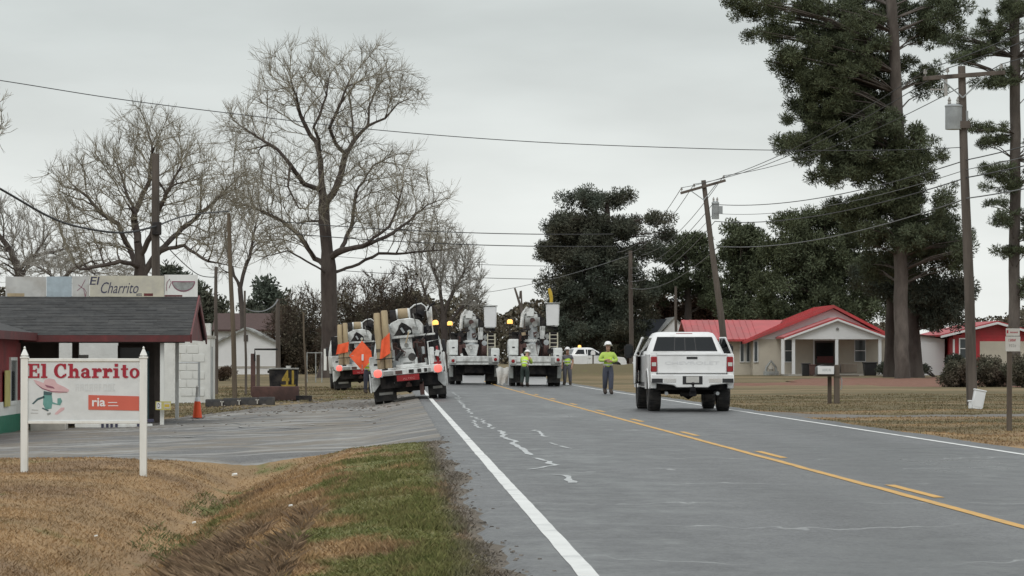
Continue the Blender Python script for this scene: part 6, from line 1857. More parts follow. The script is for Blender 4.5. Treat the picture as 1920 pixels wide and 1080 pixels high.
# low concrete step and white parking bar below the canopy
g = on(at(92, 798, 83.5).x, 83.5)
st = thing('concrete_step', 'rough tan concrete block low behind the roadside sign', 'block', g)
q = MB(); q.b2(-.45, .45, -.3, .3, -.1, .22); q.build('slab', M['concrete'], st, bevel=.03)
g = on(at(215, 798, 84).x, 84)
pb2 = thing('parking_rail', 'low white rail with dark feet under the roadside sign', 'rail', g)
q = MB(); q.b2(-1.0, .95, -.06, .06, .02, .12); q.build('bar', M['wood_white'], pb2, bevel=.01)
q = MB(); q.b2(-1.3, .98, .0, .10, .16, .24); q.build('bar', M['letter_navy'], pb2, bevel=.01)
for x in (-.30, -.18, -.07, .05, .60, .72):
    q = MB(); q.b2(x - .03, x + .03, -.10, .11, -.05, .17); q.build('foot', M['letter_navy'], pb2)

# black kerb blocks in a row
xs_ = [385, 418, 450, 484, 516]
GB = 'black kerb blocks in a row'
Lb = ('first black kerb block, nearest the whitewashed building', 'second black kerb block from the whitewashed building', 'third black kerb block, under the tan pole and trough', 'last black kerb block with sloped end, in front of the rusty trough')
for i in range(4):
    pc_ = (xs_[i] + xs_[i + 1]) / 2
    Yk = 117.0
    p = at(pc_, 752, Yk); L = (xs_[i + 1] - xs_[i] - 1.2) * Yk / FPX
    t = thing('kerb_block', Lb[i], 'kerb block', on(p.x, Yk), R_(random.uniform(-2, 2)), GB)
    q = MB(); q.prism([(-.16, -.05), (.16, -.05), (.16, .16), (.10, .285), (-.10, .285), (-.16, .16)], -L / 2, L / 2, 'x'); q.build('block', M['black_rubber'], t, bevel=.02)
    if i < 3:
        q = MB(); q.b2(L / 2 - .03, L / 2 + .01, -.18, -.163, .05, .22); q.b2(L / 2 - .07, L / 2 + .05, -.18, -.163, .18, .22); q.build('tie_plate', M['weathered'], t)
# rusty trough
Yt = 124.0
p = at(517, 737, Yt)
t = thing('steel_trough', 'long rusty steel trough lying behind the black kerb blocks', 'trough', on(p.x, Yt))
q = MB(); wd = 87 * Yt / FPX
q.prism([(-.30, .02), (.30, .02), (.36, .30), (.36, .54), (.30, .54), (.30, .32), (-.30, .32), (-.30, .54), (-.36, .54), (-.36, .30)], -wd / 2, wd / 2, 'x'); q.build('shell', M['rust'], t, bevel=.02)
for s in (-1, 1):
    q = MB(); q.b2(s * wd / 2, s * (wd / 2 - .05), -.30, .30, .321, .52); q.build('end_plate', M['rust'], t)
q = MB(); q.b2(-wd * .15, wd * .45, -.20, .20, -.05, .06); q.build('skid', M['black_steel'], t)
p = at(570, 738, 123)
t = thing('timber_sleeper', 'dark low timber beam right of the rusty trough', 'beam', on(p.x, 123))
q = MB(); q.b2(-.30, .30, -.12, .12, .06, .22); q.b2(-.28, -.18, -.14, .14, -.02, .06); q.b2(.18, .28, -.14, .14, -.02, .06); q.build('beam', M['black_steel'], t, bevel=.012)
# black dumpster with yellow marking
Yd = 131.0
p = at(532, 716, Yd)
t = thing('dumpster', 'black dumpster with yellow emblem behind the rusty trough', 'dumpster', on(p.x, Yd))
hz = at(532, 690, Yd).z - t.location.z; hb = 54 * Yd / FPX / 2
q = MB(); q.hexa([(-hb * .9, -.5, .12), (hb * .92, -.5, .12), (hb * .92, .6, .12), (-hb * .9, .6, .12), (-hb, -.5, hz - .06), (hb, -.5, hz - .06), (hb, .6, hz - .06), (-hb, .6, hz - .06)]); q.build('body', M['black_steel'], t, bevel=.015)
q = MB(); q.b2(-hb * 1.02, hb * 1.02, -.54, .64, hz - .06, hz); q.build('lid', M['fleet_grey'], t, bevel=.015)
q = MB(); q.b2(-hb * 1.1, -hb * .98, -.4, .3, hz - .2, hz - .10); q.build('lifting_pocket', M['black_steel'], t)
q = MB(); put_text(q, '41', -.06, .42, .42 * hz, hz - .09, -.505, .006, .03); q.prism([(-.10, .45 * hz), (.5, .45 * hz), (.44, .38 * hz), (-.05, .38 * hz)], -.512, -.505, 'y'); q.build('emblem', M['emblem_yellow'], t, smooth=False)
# brown timber post pair with pipe arm, near the trough
p = at(478, 718, 136)
t = thing('timber_gate_post', 'brown timber gate post with dark pipe arm by the white house', 'post', on(p.x, 136))
hz = at(478, 663, 136).z - t.location.z
q = MB(); q.b2(-.17, .02, -.1, .1, -.1, hz); q.build('post', M['rust'], t, bevel=.01)
q = MB(); q.b2(.06, .20, -.1, .1, -.1, hz - .05); q.build('post', M['post_wood'], t, bevel=.01)
zt = at(478, 655, 136).z - t.location.z; xr_ = at(521, 655, 136).x - t.location.x
q = MB(); q.tube([(.0, -.13, hz - .3), (.0, -.13, zt), (xr_, -.13, zt)], .045, 6); q.build('pipe_arm', M['black_steel'], t)
# scrap of rails and sticks by the trunk of the big tree
p = at(592, 705, 190)
t = thing('scrap_rack', 'pale leftover frame and white plank left of the big tree trunk', 'frame', on(p.x, 190))
zt = at(592, 660, 190).z - t.location.z
for x in (-.5, .0, .35):
    q = MB(); q.tube([(x, 0, 0), (x, 0, zt)], .035, 6); q.build('upright', M['fleet_grey'], t)
q = MB(); q.tube([(-.5, 0, zt - .05), (.35, 0, zt - .05)], .03, 6); q.build('rail', M['fleet_grey'], t)
q = MB(); q.b2(.46, .62, -.05, .02, .7, zt + .18); q.build('plank', M['wood_white'], t)
p = at(505, 698, 168)
t = thing('white_bucket', 'small white bucket on top of things behind the dumpster', 'bucket', on(at(541, 698, 150).x, 150))
z0 = at(541, 697, 150).z - t.location.z
q = MB(); q.lathe([(.09, z0 - .0), (.12, z0 + .26), (.125, z0 + .27)], 12); q.build('pail', M['vinyl_white'], t)
q = MB(); q.tube([(0, 0, -.1), (0, 0, z0)], .05, 6); q.build('stand', M['post_wood'], t)
# litter on the verge and stones at the ragged edge of the road
for i, (px, py, r, lb) in enumerate(((440, 897, .045, 'white scrap of litter lying in the upper ditch'), (364, 988, .025, 'pale scrap of litter by the green weeds in the ditch'), (545, 957, .022, 'tiny white scrap on the verge slope'), (180, 1014, .018, 'tiny pale scrap on the tan lawn'))):
    g = ground_at(px, py)
    q = MB(); q.hexa([(-r, -r, 0), (r, -r * .7, .005), (r * .9, r, 0), (-r * .8, r, .01), (-r * .8, -r, r * .9), (r, -r, r * .6), (r * .7, r * .8, r), (-r, r * .6, r * .7)])
    o = q.build('litter', M['litter'], smooth=False); o.location = g + Vector((0, 0, .04)); setp(o, lb, 'litter', 'scraps of litter on the verge')
rnd = random.Random(12)
q = MB()
for i in range(420):
    y = 18 + 37 * rnd.random() ** 1.4
    x = edge_l(y) - .05 + rnd.gauss(0.0, .10)
    r = rnd.uniform(.005, .016)
    z = max(gz(x, y) + .005, .012 if x > edge_l(y) else -9)
    q.box((x, y, z), (r * 2, r * rnd.uniform(1.2, 2.6), r), Matrix.Rotation(rnd.random() * 3, 3, 'Z'), top=(rnd.uniform(.4, .9), rnd.uniform(.4, .9)))
o = q.build('loose_stones', M['stone'], smooth=False); o['kind'] = 'stuff'

# broken gravel and mud clods along the far edge of the lot
rnd = random.Random(77)
q = MB()
for i in range(420):
    x = rnd.uniform(-6.2, .3); y = rnd.uniform(96, 126)
    if rnd.random() < .10: y = rnd.uniform(75, 100); 
    r = rnd.uniform(.015, .055) * (1 if y > 94 else .6)
    q.box((x, y, gz(x, y) + .045), (r * 2.2, r * rnd.uniform(1.2, 2.6), r * .8), Matrix.Rotation(rnd.random() * 3, 3, 'Z'), top=(rnd.uniform(.3, .8), rnd.uniform(.3, .8)))
o = q.build('gravel_debris', M['stone'], smooth=False); o['kind'] = 'stuff'
# low grassed bank beyond the road edge, in front of the parked utility pickup
V = []; F = []
nx_, ny_ = 30, 10
for j in range(ny_ + 1):
    for i in range(nx_ + 1):
        u, v_ = i / nx_, j / ny_
        x = 9.5 + 10.2 * u; y = 190 + 14 * v_
        h = .95 * math.sin(PI * v_) ** 1.3 * ss(0, .10, u) * ss(1, .55, u) * (1 + .2 * mnoise.noise((x, y * .3, 2)))
        V.append((x, y, gz(x, y) - .03 + h))
for j in range(ny_):
    for i in range(nx_):
        k = j * (nx_ + 1) + i; F.append((k, k + 1, k + nx_ + 2, k + nx_ + 1))
o = fast_mesh('grass_bank', V, F, M['turf'], smooth=True); o['kind'] = 'structure'
# ---------------------------------------------------------------- vegetation
def frustums(P0, P1, r0, r1, n):
    P0, P1 = np.asarray(P0), np.asarray(P1)
    r0, r1 = np.asarray(r0)[:, None], np.asarray(r1)[:, None]
    d = P1 - P0; L = np.linalg.norm(d, axis=1, keepdims=True) + 1e-9; d = d / L
    ref = np.where(np.abs(d[:, 2:3]) < .9, np.array([[0, 0, 1.0]]), np.array([[1.0, 0, 0]]))
    a = np.cross(d, ref); a /= np.linalg.norm(a, axis=1, keepdims=True); b = np.cross(a, d)
    m = len(P0)
    V = np.zeros((m, 2 * n, 3)); F = np.zeros((m, n, 4), dtype=np.int64)
    base = np.arange(m)[:, None] * 2 * n
    for k in range(n):
        t = 2 * PI * k / n
        o = a * math.cos(t) + b * math.sin(t)
        V[:, k] = P0 + o * r0; V[:, n + k] = P1 + o * r1
        k2 = (k + 1) % n
        F[:, k] = base + np.array([[k, k2, n + k2, n + k]])
    return V.reshape(-1, 3), F.reshape(-1, 4)

def join(parts):
    V = []; F = []; o = 0
    for v, f in parts:
        V.append(v); F.append(f + o); o += len(v)
    return np.concatenate(V), np.concatenate(F)

def ell(e_, Y, dep):
    """ellipse in the photo (px) -> ellipsoid in the place"""
    cx, cy, rx, ry = e_[:4]
    dy = e_[4] if len(e_) > 4 else 0.0
    c = np.array(at(cx, cy, Y + dy)); k = (Y + dy) / FPX
    return c, np.array([rx * k, dep if len(e_) <= 5 else e_[5], ry * k])

def bare_tree(label, Y, trunk, limbs, env, natt, step, r_trunk, mat_trunk='bark', mat_twig='twig', seed=1, twigs=3, twig_len=.7, tip=.012, dep=4.0, name='bare_tree', group=None, twig_r=.009, inf=9.0):
    rng_ = np.random.default_rng(seed)
    base = on(at(trunk[0][0], trunk[0][1], Y).x, Y)
    t = thing(name, label, 'tree', base, 0, group)
    nodes = []; par = []
    chains = []
    def chain(pts, start):
        k = start
        ids = [start] if start >= 0 else []
        chains.append(ids)
        for p in pts:
            p = np.array(p)
            q = nodes[k] if k >= 0 else None
            if q is None:
                nodes.append(p); par.append(-1); k = len(nodes) - 1; ids.append(k); continue
            L = np.linalg.norm(p - q); n = max(1, int(L / step))
            for i in range(1, n + 1):
                v = q + (p - q) * i / n + (rng_.normal(0, step * .06, 3) if (i < n and start >= 0) else 0)
                nodes.append(v); par.append(k); k = len(nodes) - 1; ids.append(k)
        return k
    tp = [np.array(base) - np.array([0, 0, .3])] + [np.array(at(a, b, Y + (c if len(r_) else 0))) for (a, b, *r_) in trunk[1:] for c in [r_[0] if r_ else 0]]
    chain(tp, -1)
    for lm in limbs:
        pts = [np.array(at(a, b, Y + (r_[0] if r_ else 0))) for (a, b, *r_) in lm]
        N = np.array(nodes); k = int(np.argmin(np.linalg.norm(N - pts[0], axis=1)))
        chain(pts[1:] if np.linalg.norm(N[k] - pts[0]) < step * 1.5 else pts, k)
    A = []
    vol = [np.prod(ell(e_, Y, dep)[1]) ** (2 / 3) for e_ in env]
    for e_, w_ in zip(env, vol):
        c, r = ell(e_, Y, dep)
        n = int(natt * w_ / sum(vol))
        d = rng_.normal(size=(n, 3)); d /= np.linalg.norm(d, axis=1, keepdims=True)
        A.append(c + d * r * (rng_.random((n, 1)) ** .42))
    A = np.concatenate(A)
    alive = np.ones(len(A), bool)
    N = np.array(nodes)
    best = np.full(len(A), 1e9); bi = np.zeros(len(A), int)
    def upd(i0):
        for i in range(i0, len(nodes)):
            d = np.linalg.norm(A - nodes[i], axis=1)
            m_ = d < best
            best[m_] = d[m_]; bi[m_] = i
    upd(0)
    occ = set()
    key = lambda p: tuple(np.round(p / (step * .45)).astype(int))
    for p in nodes: occ.add(key(p))
    for it in range(140):
        alive &= best > step * 1.15
        sel = alive & (best < inf)
        if not sel.any(): break
        i0 = len(nodes)
        for k in np.unique(bi[sel]):
            a = A[sel & (bi == k)]
            d = (a - nodes[k]); d /= np.linalg.norm(d, axis=1, keepdims=True)
            v = d.mean(0)
            if par[k] >= 0:
                q = nodes[k] - nodes[par[k]]; v = v + .35 * q / (np.linalg.norm(q) + 1e-9)
            ow = nodes[k] - (np.array(base) + np.array([0, 0, .30 * (nodes[k][2] - base.z)])); ow = ow / (np.linalg.norm(ow) + 1e-9)
            v = v / (np.linalg.norm(v) + 1e-9) + .45 * ow + np.array([0, 0, .10]) + rng_.normal(0, .13, 3)
            v /= np.linalg.norm(v) + 1e-9
            p = nodes[k] + v * step
            kk = key(p)
            if kk in occ: continue
            occ.add(kk); nodes.append(p); par.append(int(k))
        if len(nodes) == i0 or len(nodes) > 9000: break
        upd(i0)
    n = len(nodes); N = np.array(nodes)
    ch = [0] * n
    e_ = 1.8
    acc = np.zeros(n)
    r = np.zeros(n)
    for i in range(n - 1, -1, -1):
        r[i] = tip if acc[i] == 0 else acc[i] ** (1 / e_)
        if par[i] >= 0: acc[par[i]] += r[i] ** e_; ch[par[i]] += 1
    r = tip + (r - tip) * (r_trunk - tip) / max(r[0] - tip, 1e-6)
    # root flare
    for i in range(n):
        h = N[i][2] - base.z
        if r[i] > r_trunk * .6 and h < 1.2: r[i] *= 1 + .35 * (1 - max(h, 0) / 1.2) ** 2
    P = np.array(par); I = np.where(P >= 0)[0]
    big = r[P[I]] > .055
    off = np.array(base)
    def seg(ix, nn_):
        rp = np.minimum(r[P[ix]], r[ix] * 1.35 + .01)
        a_, b_ = N[P[ix]] - off, N[ix] - off
        u_ = (b_ - a_) / (np.linalg.norm(b_ - a_, axis=1, keepdims=True) + 1e-9) * (r[ix] * (.35 if nn_ > 4 else 0))[:, None]
        return frustums(a_ - u_, b_ + u_, rp, r[ix], nn_)
    q = MB(); hand = set()
    for ids in chains:
        if len(ids) < 2: continue
        pts = [Vector(N[i] - off) for i in ids]; rr = [float(r[i]) for i in ids]
        if ids[0] != 0: rr[0] = min(rr[0], rr[1] * 1.25)
        for i in range(1, len(rr)): rr[i] = min(rr[i], rr[i - 1])
        if max(rr) < .05: continue
        q.tube(pts, rr, 9); hand.update(ids[1:])
    q.build('trunk', M[mat_trunk], t)
    hm = np.array([i in hand for i in I])
    I = I[~hm]; big = big[~hm]
    if big.any():
        V, F = seg(I[big], 6)
        fast_mesh('branches', V, F, M[mat_trunk], t, smooth=True)['kind'] = 'stuff'
    parts = [seg(I[~big], 4)]
    tw = np.where((r < .045) & (np.arange(n) > 5))[0]
    if twigs and len(tw):
        s0 = np.repeat(tw, twigs)
        d = N[s0] - N[P[s0]]; d /= np.linalg.norm(d, axis=1, keepdims=True) + 1e-9
        d = d * 1.1 + rng_.normal(0, .36, d.shape) + np.array([[0, 0, .28]])
        d /= np.linalg.norm(d, axis=1, keepdims=True)
        L = twig_len * rng_.uniform(.4, 1.15, (len(s0), 1))
        m1 = N[s0] + d * L * .5
        d2 = d + rng_.normal(0, .25, d.shape) + np.array([[0, 0, .18]]); d2 /= np.linalg.norm(d2, axis=1, keepdims=True)
        e1 = m1 + d2 * L * .5
        d3 = d + rng_.normal(0, .4, d.shape); d3 /= np.linalg.norm(d3, axis=1, keepdims=True)
        e2 = m1 + d3 * L * .45
        o = np.ones(len(s0))
        parts += [frustums(N[s0] - off, m1 - off, o * twig_r * 1.2, o * twig_r, 3), frustums(m1 - off, e1 - off, o * twig_r, o * twig_r * .45, 3), frustums(m1 - off, e2 - off, o * twig_r * .8, o * twig_r * .4, 3)]
    V, F = join(parts)
    fast_mesh('crown', V, F, M[mat_twig], t)
    return t

def leaf_cloud(C_, D_, L, W, rng_, jitter=.3):
    """diamond leaves at C_ along D_"""
    n = len(C_)
    D_ = D_ / (np.linalg.norm(D_, axis=1, keepdims=True) + 1e-9)
    q = rng_.normal(size=(n, 3)); s_ = np.cross(D_, q); s_ /= np.linalg.norm(s_, axis=1, keepdims=True) + 1e-9
    L = L * rng_.uniform(1 - jitter, 1 + jitter, (n, 1)); W = W * rng_.uniform(1 - jitter, 1 + jitter, (n, 1))
    V = np.stack([C_ - D_ * L / 2, C_ + s_ * W / 2, C_ + D_ * L / 2, C_ - s_ * W / 2], 1).reshape(-1, 3)
    F = np.arange(n * 4).reshape(-1, 4)
    return V, F

def evergreen(label, Y, trunk, r0, r1, env, nclump, nleaf, leafL=.34, leafW=.07, rc=(.5, 1.0), mat_leaf='needle', mat_bark='bark_grey', seed=1, dep=3.0, name='pine_tree', cat='tree', group=None, fill=.7, limbs=True, flat=.88, flare=.28, extra=()):
    rng_ = np.random.default_rng(seed)
    base = on(at(trunk[0][0], trunk[0][1], Y).x, Y)
    off = np.array(base)
    t = thing(name, label, cat, base, 0, group)
    tp = [Vector((0, 0, -.3))] + [at(a, b, Y) - Vector(base) for a, b in trunk[1:]]
    n = len(tp)
    pts = []; rs = []
    for i in range(n - 1):
        for k in range(5):
            u = k / 5; p = tp[i].lerp(tp[i + 1], u)
            f = (i + u) / (n - 1)
            pts.append(p + Vector((rng_.normal(0, .02), rng_.normal(0, .02), 0)) * (1 if i + k else 0)); h = max(p.z, 0)
            rs.append((r0 + (r1 - r0) * f) * (1 + flare * max(0, 1 - h / 1.3) ** 2))
    pts.append(tp[-1]); rs.append(r1)
    q = MB(); q.tube(pts, rs, 14); tr = q.build('trunk', M[mat_bark], t)
    PT = np.array([tuple(p) for p in pts])
    cen = []; rad = []
    vol = [np.prod(ell(e_, Y, dep)[1]) ** .62 for e_ in env]
    for e_, w_ in zip(env, vol):
        c, r = ell(e_, Y, dep)
        k = max(2, int(nclump * w_ / sum(vol)))
        d = rng_.normal(size=(k, 3)); d /= np.linalg.norm(d, axis=1, keepdims=True)
        cen.append(c - off + d * r * (rng_.random((k, 1)) ** fill)); rad.append(rng_.uniform(rc[0], rc[1], k))
    cen = np.concatenate(cen); rad = np.concatenate(rad)
    # limbs out to the clumps
    if limbs:
        P0 = []; P1 = []; R0 = []; R1 = []
        for c, r in zip(cen, rad):
            if rng_.random() > (.5 if limbs is True else limbs): continue
            hd = np.linalg.norm(c[:2] - PT[:, :2], axis=1)
            i = int(np.argmin(np.abs(PT[:, 2] - (c[2] - .25 * hd))))
            a = PT[i]; m1 = a * .5 + c * .5 + np.array([0, 0, .05 * np.linalg.norm(c - a)])
            P0 += [a, m1]; P1 += [m1, c]; k = .018 + .010 * np.linalg.norm(c - a); R0 += [k, k * .65]; R1 += [k * .65, .012]
        if P0:
            V, F = frustums(np.array(P0), np.array(P1), np.array(R0), np.array(R1), 5)
            fast_mesh('limbs', V, F, M[mat_bark], t)['kind'] = 'stuff'
    k = len(cen)
    per = np.maximum(6, (nleaf * rad ** 2 / np.sum(rad ** 2)).astype(int))
    s0 = np.repeat(np.arange(k), per)
    d = rng_.normal(size=(len(s0), 3)); d /= np.linalg.norm(d, axis=1, keepdims=True)
    rr = rad[s0][:, None]
    C_ = cen[s0] + d * rr * np.array([[1, 1, flat]]) * (rng_.random((len(s0), 1)) ** .5)
    D_ = d + rng_.normal(0, .6, d.shape) + np.array([[0, 0, .25]])
    V, F = leaf_cloud(C_, D_, leafL, leafW, rng_)
    fast_mesh('crown', V, F, M[mat_leaf], t)
    return t

def shrub(label, Y, env, nclump, nleaf, leafL=.10, leafW=.05, mat_leaf='shrub', seed=1, dep=.8, name='shrub', cat='shrub', group=None, rc=(.12, .3)):
    rng_ = np.random.default_rng(seed)
    cx = sum(e_[0] for e_ in env) / len(env); cyb = max(e_[1] + e_[3] for e_ in env)
    base = on(at(cx, cyb, Y).x, Y); off = np.array(base)
    t = thing(name, label, cat, base, 0, group)
    cen = []
    for e_ in env:
        c, r = ell(e_, Y, dep)
        k = max(3, int(nclump * e_[2] * e_[3] / sum(q[2] * q[3] for q in env)))
        d = rng_.normal(size=(k, 3)); d /= np.linalg.norm(d, axis=1, keepdims=True)
        cen.append(c - off + d * r * rng_.random((k, 1)) ** .4)
    cen = np.concatenate(cen); cen[:, 2] = np.maximum(cen[:, 2], .08)
    rad = rng_.uniform(rc[0], rc[1], len(cen))
    st = rng_.choice(len(cen), min(len(cen), 26), replace=False)
    P0 = np.array([[cen[i][0] * .3, cen[i][1] * .3, 0] for i in st])
    V, F = frustums(P0, cen[st], np.full(len(st), .03), np.full(len(st), .01), 5)
    fast_mesh('stems', V, F, M['bark'], t)
    per = np.maximum(5, (nleaf * rad ** 2 / np.sum(rad ** 2)).astype(int)); s0 = np.repeat(np.arange(len(cen)), per)
    d = rng_.normal(size=(len(s0), 3)); d /= np.linalg.norm(d, axis=1, keepdims=True)
    C_ = cen[s0] + d * rad[s0][:, None] * rng_.random((len(s0), 1)) ** .5
    C_[:, 2] = np.maximum(C_[:, 2], .02)
    V, F = leaf_cloud(C_, d + rng_.normal(0, .6, d.shape), leafL, leafW, rng_)
    fast_mesh('foliage', V, F, M[mat_leaf], t)
    return t

# --- the big bare oak left of the road: trunk and main limbs as in the photograph
bare_tree('tallest bare tree with dark trunk rising behind the left line trucks', 220,
    [(612, 705), (618, 640), (617, 560), (616, 500), (612, 455), (608, 415), (607, 385)],
    [[(607, 385), (603, 340), (601, 300), (592, 265, 1), (575, 240, 1), (563, 215, 1), (556, 180, 0), (545, 148, -1)],
     [(601, 300), (598, 262, -1), (588, 238, -2), (600, 215, -2), (612, 180, -2), (618, 140, -2)],
     [(607, 385), (625, 362, 0), (640, 325, 1), (648, 288, 1), (665, 262, 2), (690, 236, 2), (692, 200, 2), (705, 170, 3), (725, 140, 3)],
     [(690, 236, 2), (722, 222, 2), (745, 195, 2), (775, 180, 3)],
     [(648, 288, 1), (630, 270, 0), (618, 240, -1), (640, 190, -2), (655, 150, -2)],
     [(665, 262, 2), (660, 220, 3), (655, 180, 4), (675, 140, 4)],
     [(610, 415), (580, 415, 1), (556, 418, 1)],
     [(603, 350), (570, 345, -1), (545, 310, -2), (520, 280, -2), (480, 255, -2), (450, 235, -2)],
     [(545, 310, -2), (540, 350, -3), (560, 390, -3)],
     [(614, 480), (640, 470, -1), (680, 462, -2), (722, 445, -2), (760, 420, -2), (800, 385, -2), (825, 375, -2)],
     [(640, 470, -1), (660, 420, 1), (668, 360, 2), (700, 310, 3), (740, 290, 3)],
     [(680, 462, -2), (730, 425, -3), (745, 390, -3), (755, 350, -3)],
     [(616, 500), (590, 485, 1), (560, 440, 2), (530, 415, 2), (490, 395, 2), (450, 380, 2)],
     [(590, 485, 1), (575, 455, -1), (566, 440, -2)],
     [(612, 520), (575, 490, -2), (540, 470, -3), (500, 480, -3), (478, 492, -3)],
     [(616, 510), (660, 500, 2), (710, 475, 3), (760, 475, 3), (810, 470, 3), (860, 465, 3)]],
    [(600, 155, 85, 65), (690, 165, 75, 70), (530, 160, 55, 70), (740, 180, 50, 45), (470, 250, 60, 55), (520, 330, 70, 60), (470, 380, 60, 50), (560, 420, 70, 60), (720, 330, 75, 55), (760, 390, 80, 65), (690, 420, 60, 50), (640, 250, 60, 60), (520, 460, 50, 30), (800, 440, 60, 35), (640, 350, 70, 70)],
    1550, .46, .54, 'bark', 'twig', 7, 3, 1.35, .014, 5.0, twig_r=.0105)
# --- broad bare tree behind the restaurant
bare_tree('broad rounded bare tree behind the restaurant roof and thick pole', 200,
    [(268, 700), (264, 600), (264, 520), (262, 480), (258, 455)],
    [[(258, 455), (252, 400, 1), (240, 370, 1), (228, 330, 2), (215, 300, 2)], [(262, 480), (285, 440, -1), (295, 400, -1), (320, 350, -2), (340, 310, -2)],
     [(264, 520), (245, 470, 2), (222, 420, 2), (190, 400, 2), (165, 370, 2), (135, 345, 2)], [(266, 510), (300, 470, 0), (345, 460, 0), (390, 490, -1), (440, 500, -1)],
     [(300, 470), (340, 430, 2), (400, 380, 2), (430, 350, 2)], [(264, 500), (225, 490, -2), (180, 500, -2), (150, 505, -2)], [(252, 400), (280, 340, 1), (285, 270, 1), (275, 240, 1)]],
    [(280, 262, 75, 48), (215, 320, 75, 55), (145, 355, 58, 48), (340, 320, 70, 65), (390, 380, 55, 55), (250, 390, 100, 60), (130, 400, 40, 40), (380, 450, 60, 40), (440, 370, 45, 45), (170, 470, 60, 40)],
    1400, .46, .46, 'bark', 'twig', 3, 3, 1.3, .013, 4.5, twig_r=.0105)
# --- paler bare trees further off
bare_tree('pale bare tree at the far left edge behind the roof sign', 240,
    [(30, 700), (35, 560), (40, 520)], [[(40, 520), (20, 470), (-10, 430)], [(40, 520), (70, 470), (90, 440)], [(40, 500), (60, 480), (110, 470)]],
    [(10, 430, 60, 65), (70, 460, 60, 45), (-60, 420, 70, 80), (110, 490, 50, 30), (20, 500, 60, 30)], 1000, .5, .4, 'bark', 'twig_pale', 5, 4, 1.0, .016, 4.0, twig_r=.013)
bare_tree('near bare tree reaching in from the left edge above the cable', 100,
    [(-150, 740), (-140, 600), (-120, 450), (-100, 350)], [[(-100, 350), (-60, 270), (-15, 200)], [(-100, 350), (-50, 300), (-10, 262)], [(-110, 400), (-180, 280), (-210, 200)]],
    [(-35, 205, 50, 50), (-25, 255, 40, 20), (-90, 200, 70, 60), (-180, 220, 80, 90)], 700, .35, .28, 'bark', 'twig', 9, 3, .5, .011, 2.0, twig_r=.007)
bare_tree('pale bare tree with upswept branches just right of the near truck', 250,
    [(835, 705), (834, 640), (832, 590)], [[(832, 590), (825, 540), (810, 500)], [(832, 590), (850, 545), (870, 510)], [(833, 610), (862, 580), (890, 560)], [(833, 600), (800, 560), (790, 530)]],
    [(825, 510, 50, 45), (868, 525, 38, 50), (850, 480, 50, 35), (800, 470, 40, 30), (885, 560, 25, 35)], 1300, .42, .26, 'bark', 'twig_pale', 15, 4, .9, .016, 3.5, twig_r=.013)
bare_tree('bare scrub tree low at the left beside the pale tree', 230,
    [(110, 700), (108, 580), (106, 540)], [[(106, 540), (95, 515), (70, 500)], [(106, 540), (130, 510), (160, 495)]],
    [(100, 505, 60, 25), (170, 510, 45, 22), (230, 515, 40, 15)], 700, .42, .2, 'bark', 'twig_pale', 21, 4, .8, .014, 2.5, twig_r=.012)
bare_tree('grey bare tree with tangled crown behind the broad rounded tree', 262,
    [(455, 705), (455, 600), (450, 540)], [[(450, 540), (430, 490), (420, 430)], [(450, 540), (470, 470), (480, 420)]],
    [(440, 430, 45, 60), (480, 390, 40, 60), (420, 490, 40, 40), (500, 450, 40, 50)], 420, .5, .20, 'bark', 'twig_pale', 23, 3, .9, .016, 3.5, twig_r=.012)

# --- brown and olive scrub wood behind the oak
GS = 'scrub trees behind the big bare tree'
def scrub(label, px, ytop, Y, rx, seed, leafm, twm='twig_brown', nl=5000):
    h = 700 - ytop
    t = bare_tree(label, Y, [(px, 703), (px + 3, 660), (px - 2, 630)],
        [[(px - 2, 630), (px - rx * .5, ytop + h * .3)], [(px - 2, 630), (px + rx * .4, ytop + h * .25)], [(px, 650), (px + rx * .7, ytop + h * .5)], [(px, 650), (px - rx * .7, ytop + h * .55)]],
        [(px, ytop + h * .35, rx, h * .36), (px - rx * .4, ytop + h * .6, rx * .7, h * .35), (px + rx * .4, ytop + h * .6, rx * .7, h * .35)], 620, .42, .17, 'bark', twm, seed, 4, .9, .016, 3.0, 'scrub_tree', GS, .014)
    if leafm:
        rng_ = np.random.default_rng(seed); off = np.array(t.location)
        env = [(px, ytop + h * .4, rx, h * .42), (px - rx * .4, ytop + h * .68, rx * .75, h * .34), (px + rx * .4, ytop + h * .68, rx * .75, h * .34)]
        C_ = []
        for e_ in env:
            c, r = ell(e_, Y, 3.0)
            k = 46
            d = rng_.normal(size=(k, 3)); d /= np.linalg.norm(d, axis=1, keepdims=True)
            cc = c - off + d * r * rng_.random((k, 1)) ** .5
            s0 = np.repeat(np.arange(k), int(nl * 1.7) // (3 * k)); C_.append(cc[s0] + rng_.normal(0, .34, (len(s0), 3)))
        C_ = np.concatenate(C_); C_[:, 2] = np.maximum(C_[:, 2], .1)
        V, F = leaf_cloud(C_, rng_.normal(size=C_.shape), .20, .085, rng_)
        fast_mesh('foliage', V, F, M[leafm], t)
scrub('olive scrub tree right behind the big bare trunk', 668, 520, 252, 62, 31, 'leaf_olive', nl=9000)
scrub('olive brown scrub tree above the nearest digger truck', 745, 505, 256, 60, 32, 'leaf_olive', nl=9000)
scrub('brown scrub tree left of the big bare trunk', 570, 545, 258, 45, 33, 'leaf_olive', nl=6500)
scrub('rusty brown scrub bush beside the stub pole', 535, 575, 262, 32, 34, 'leaf_brown', nl=5000)
scrub('dull scrub tree behind the far left digger truck', 705, 570, 266, 60, 35, 'leaf_olive', nl=7000)
scrub('low scrub tree behind the second truck cab', 806, 590, 268, 42, 36, 'leaf_olive', nl=3500)

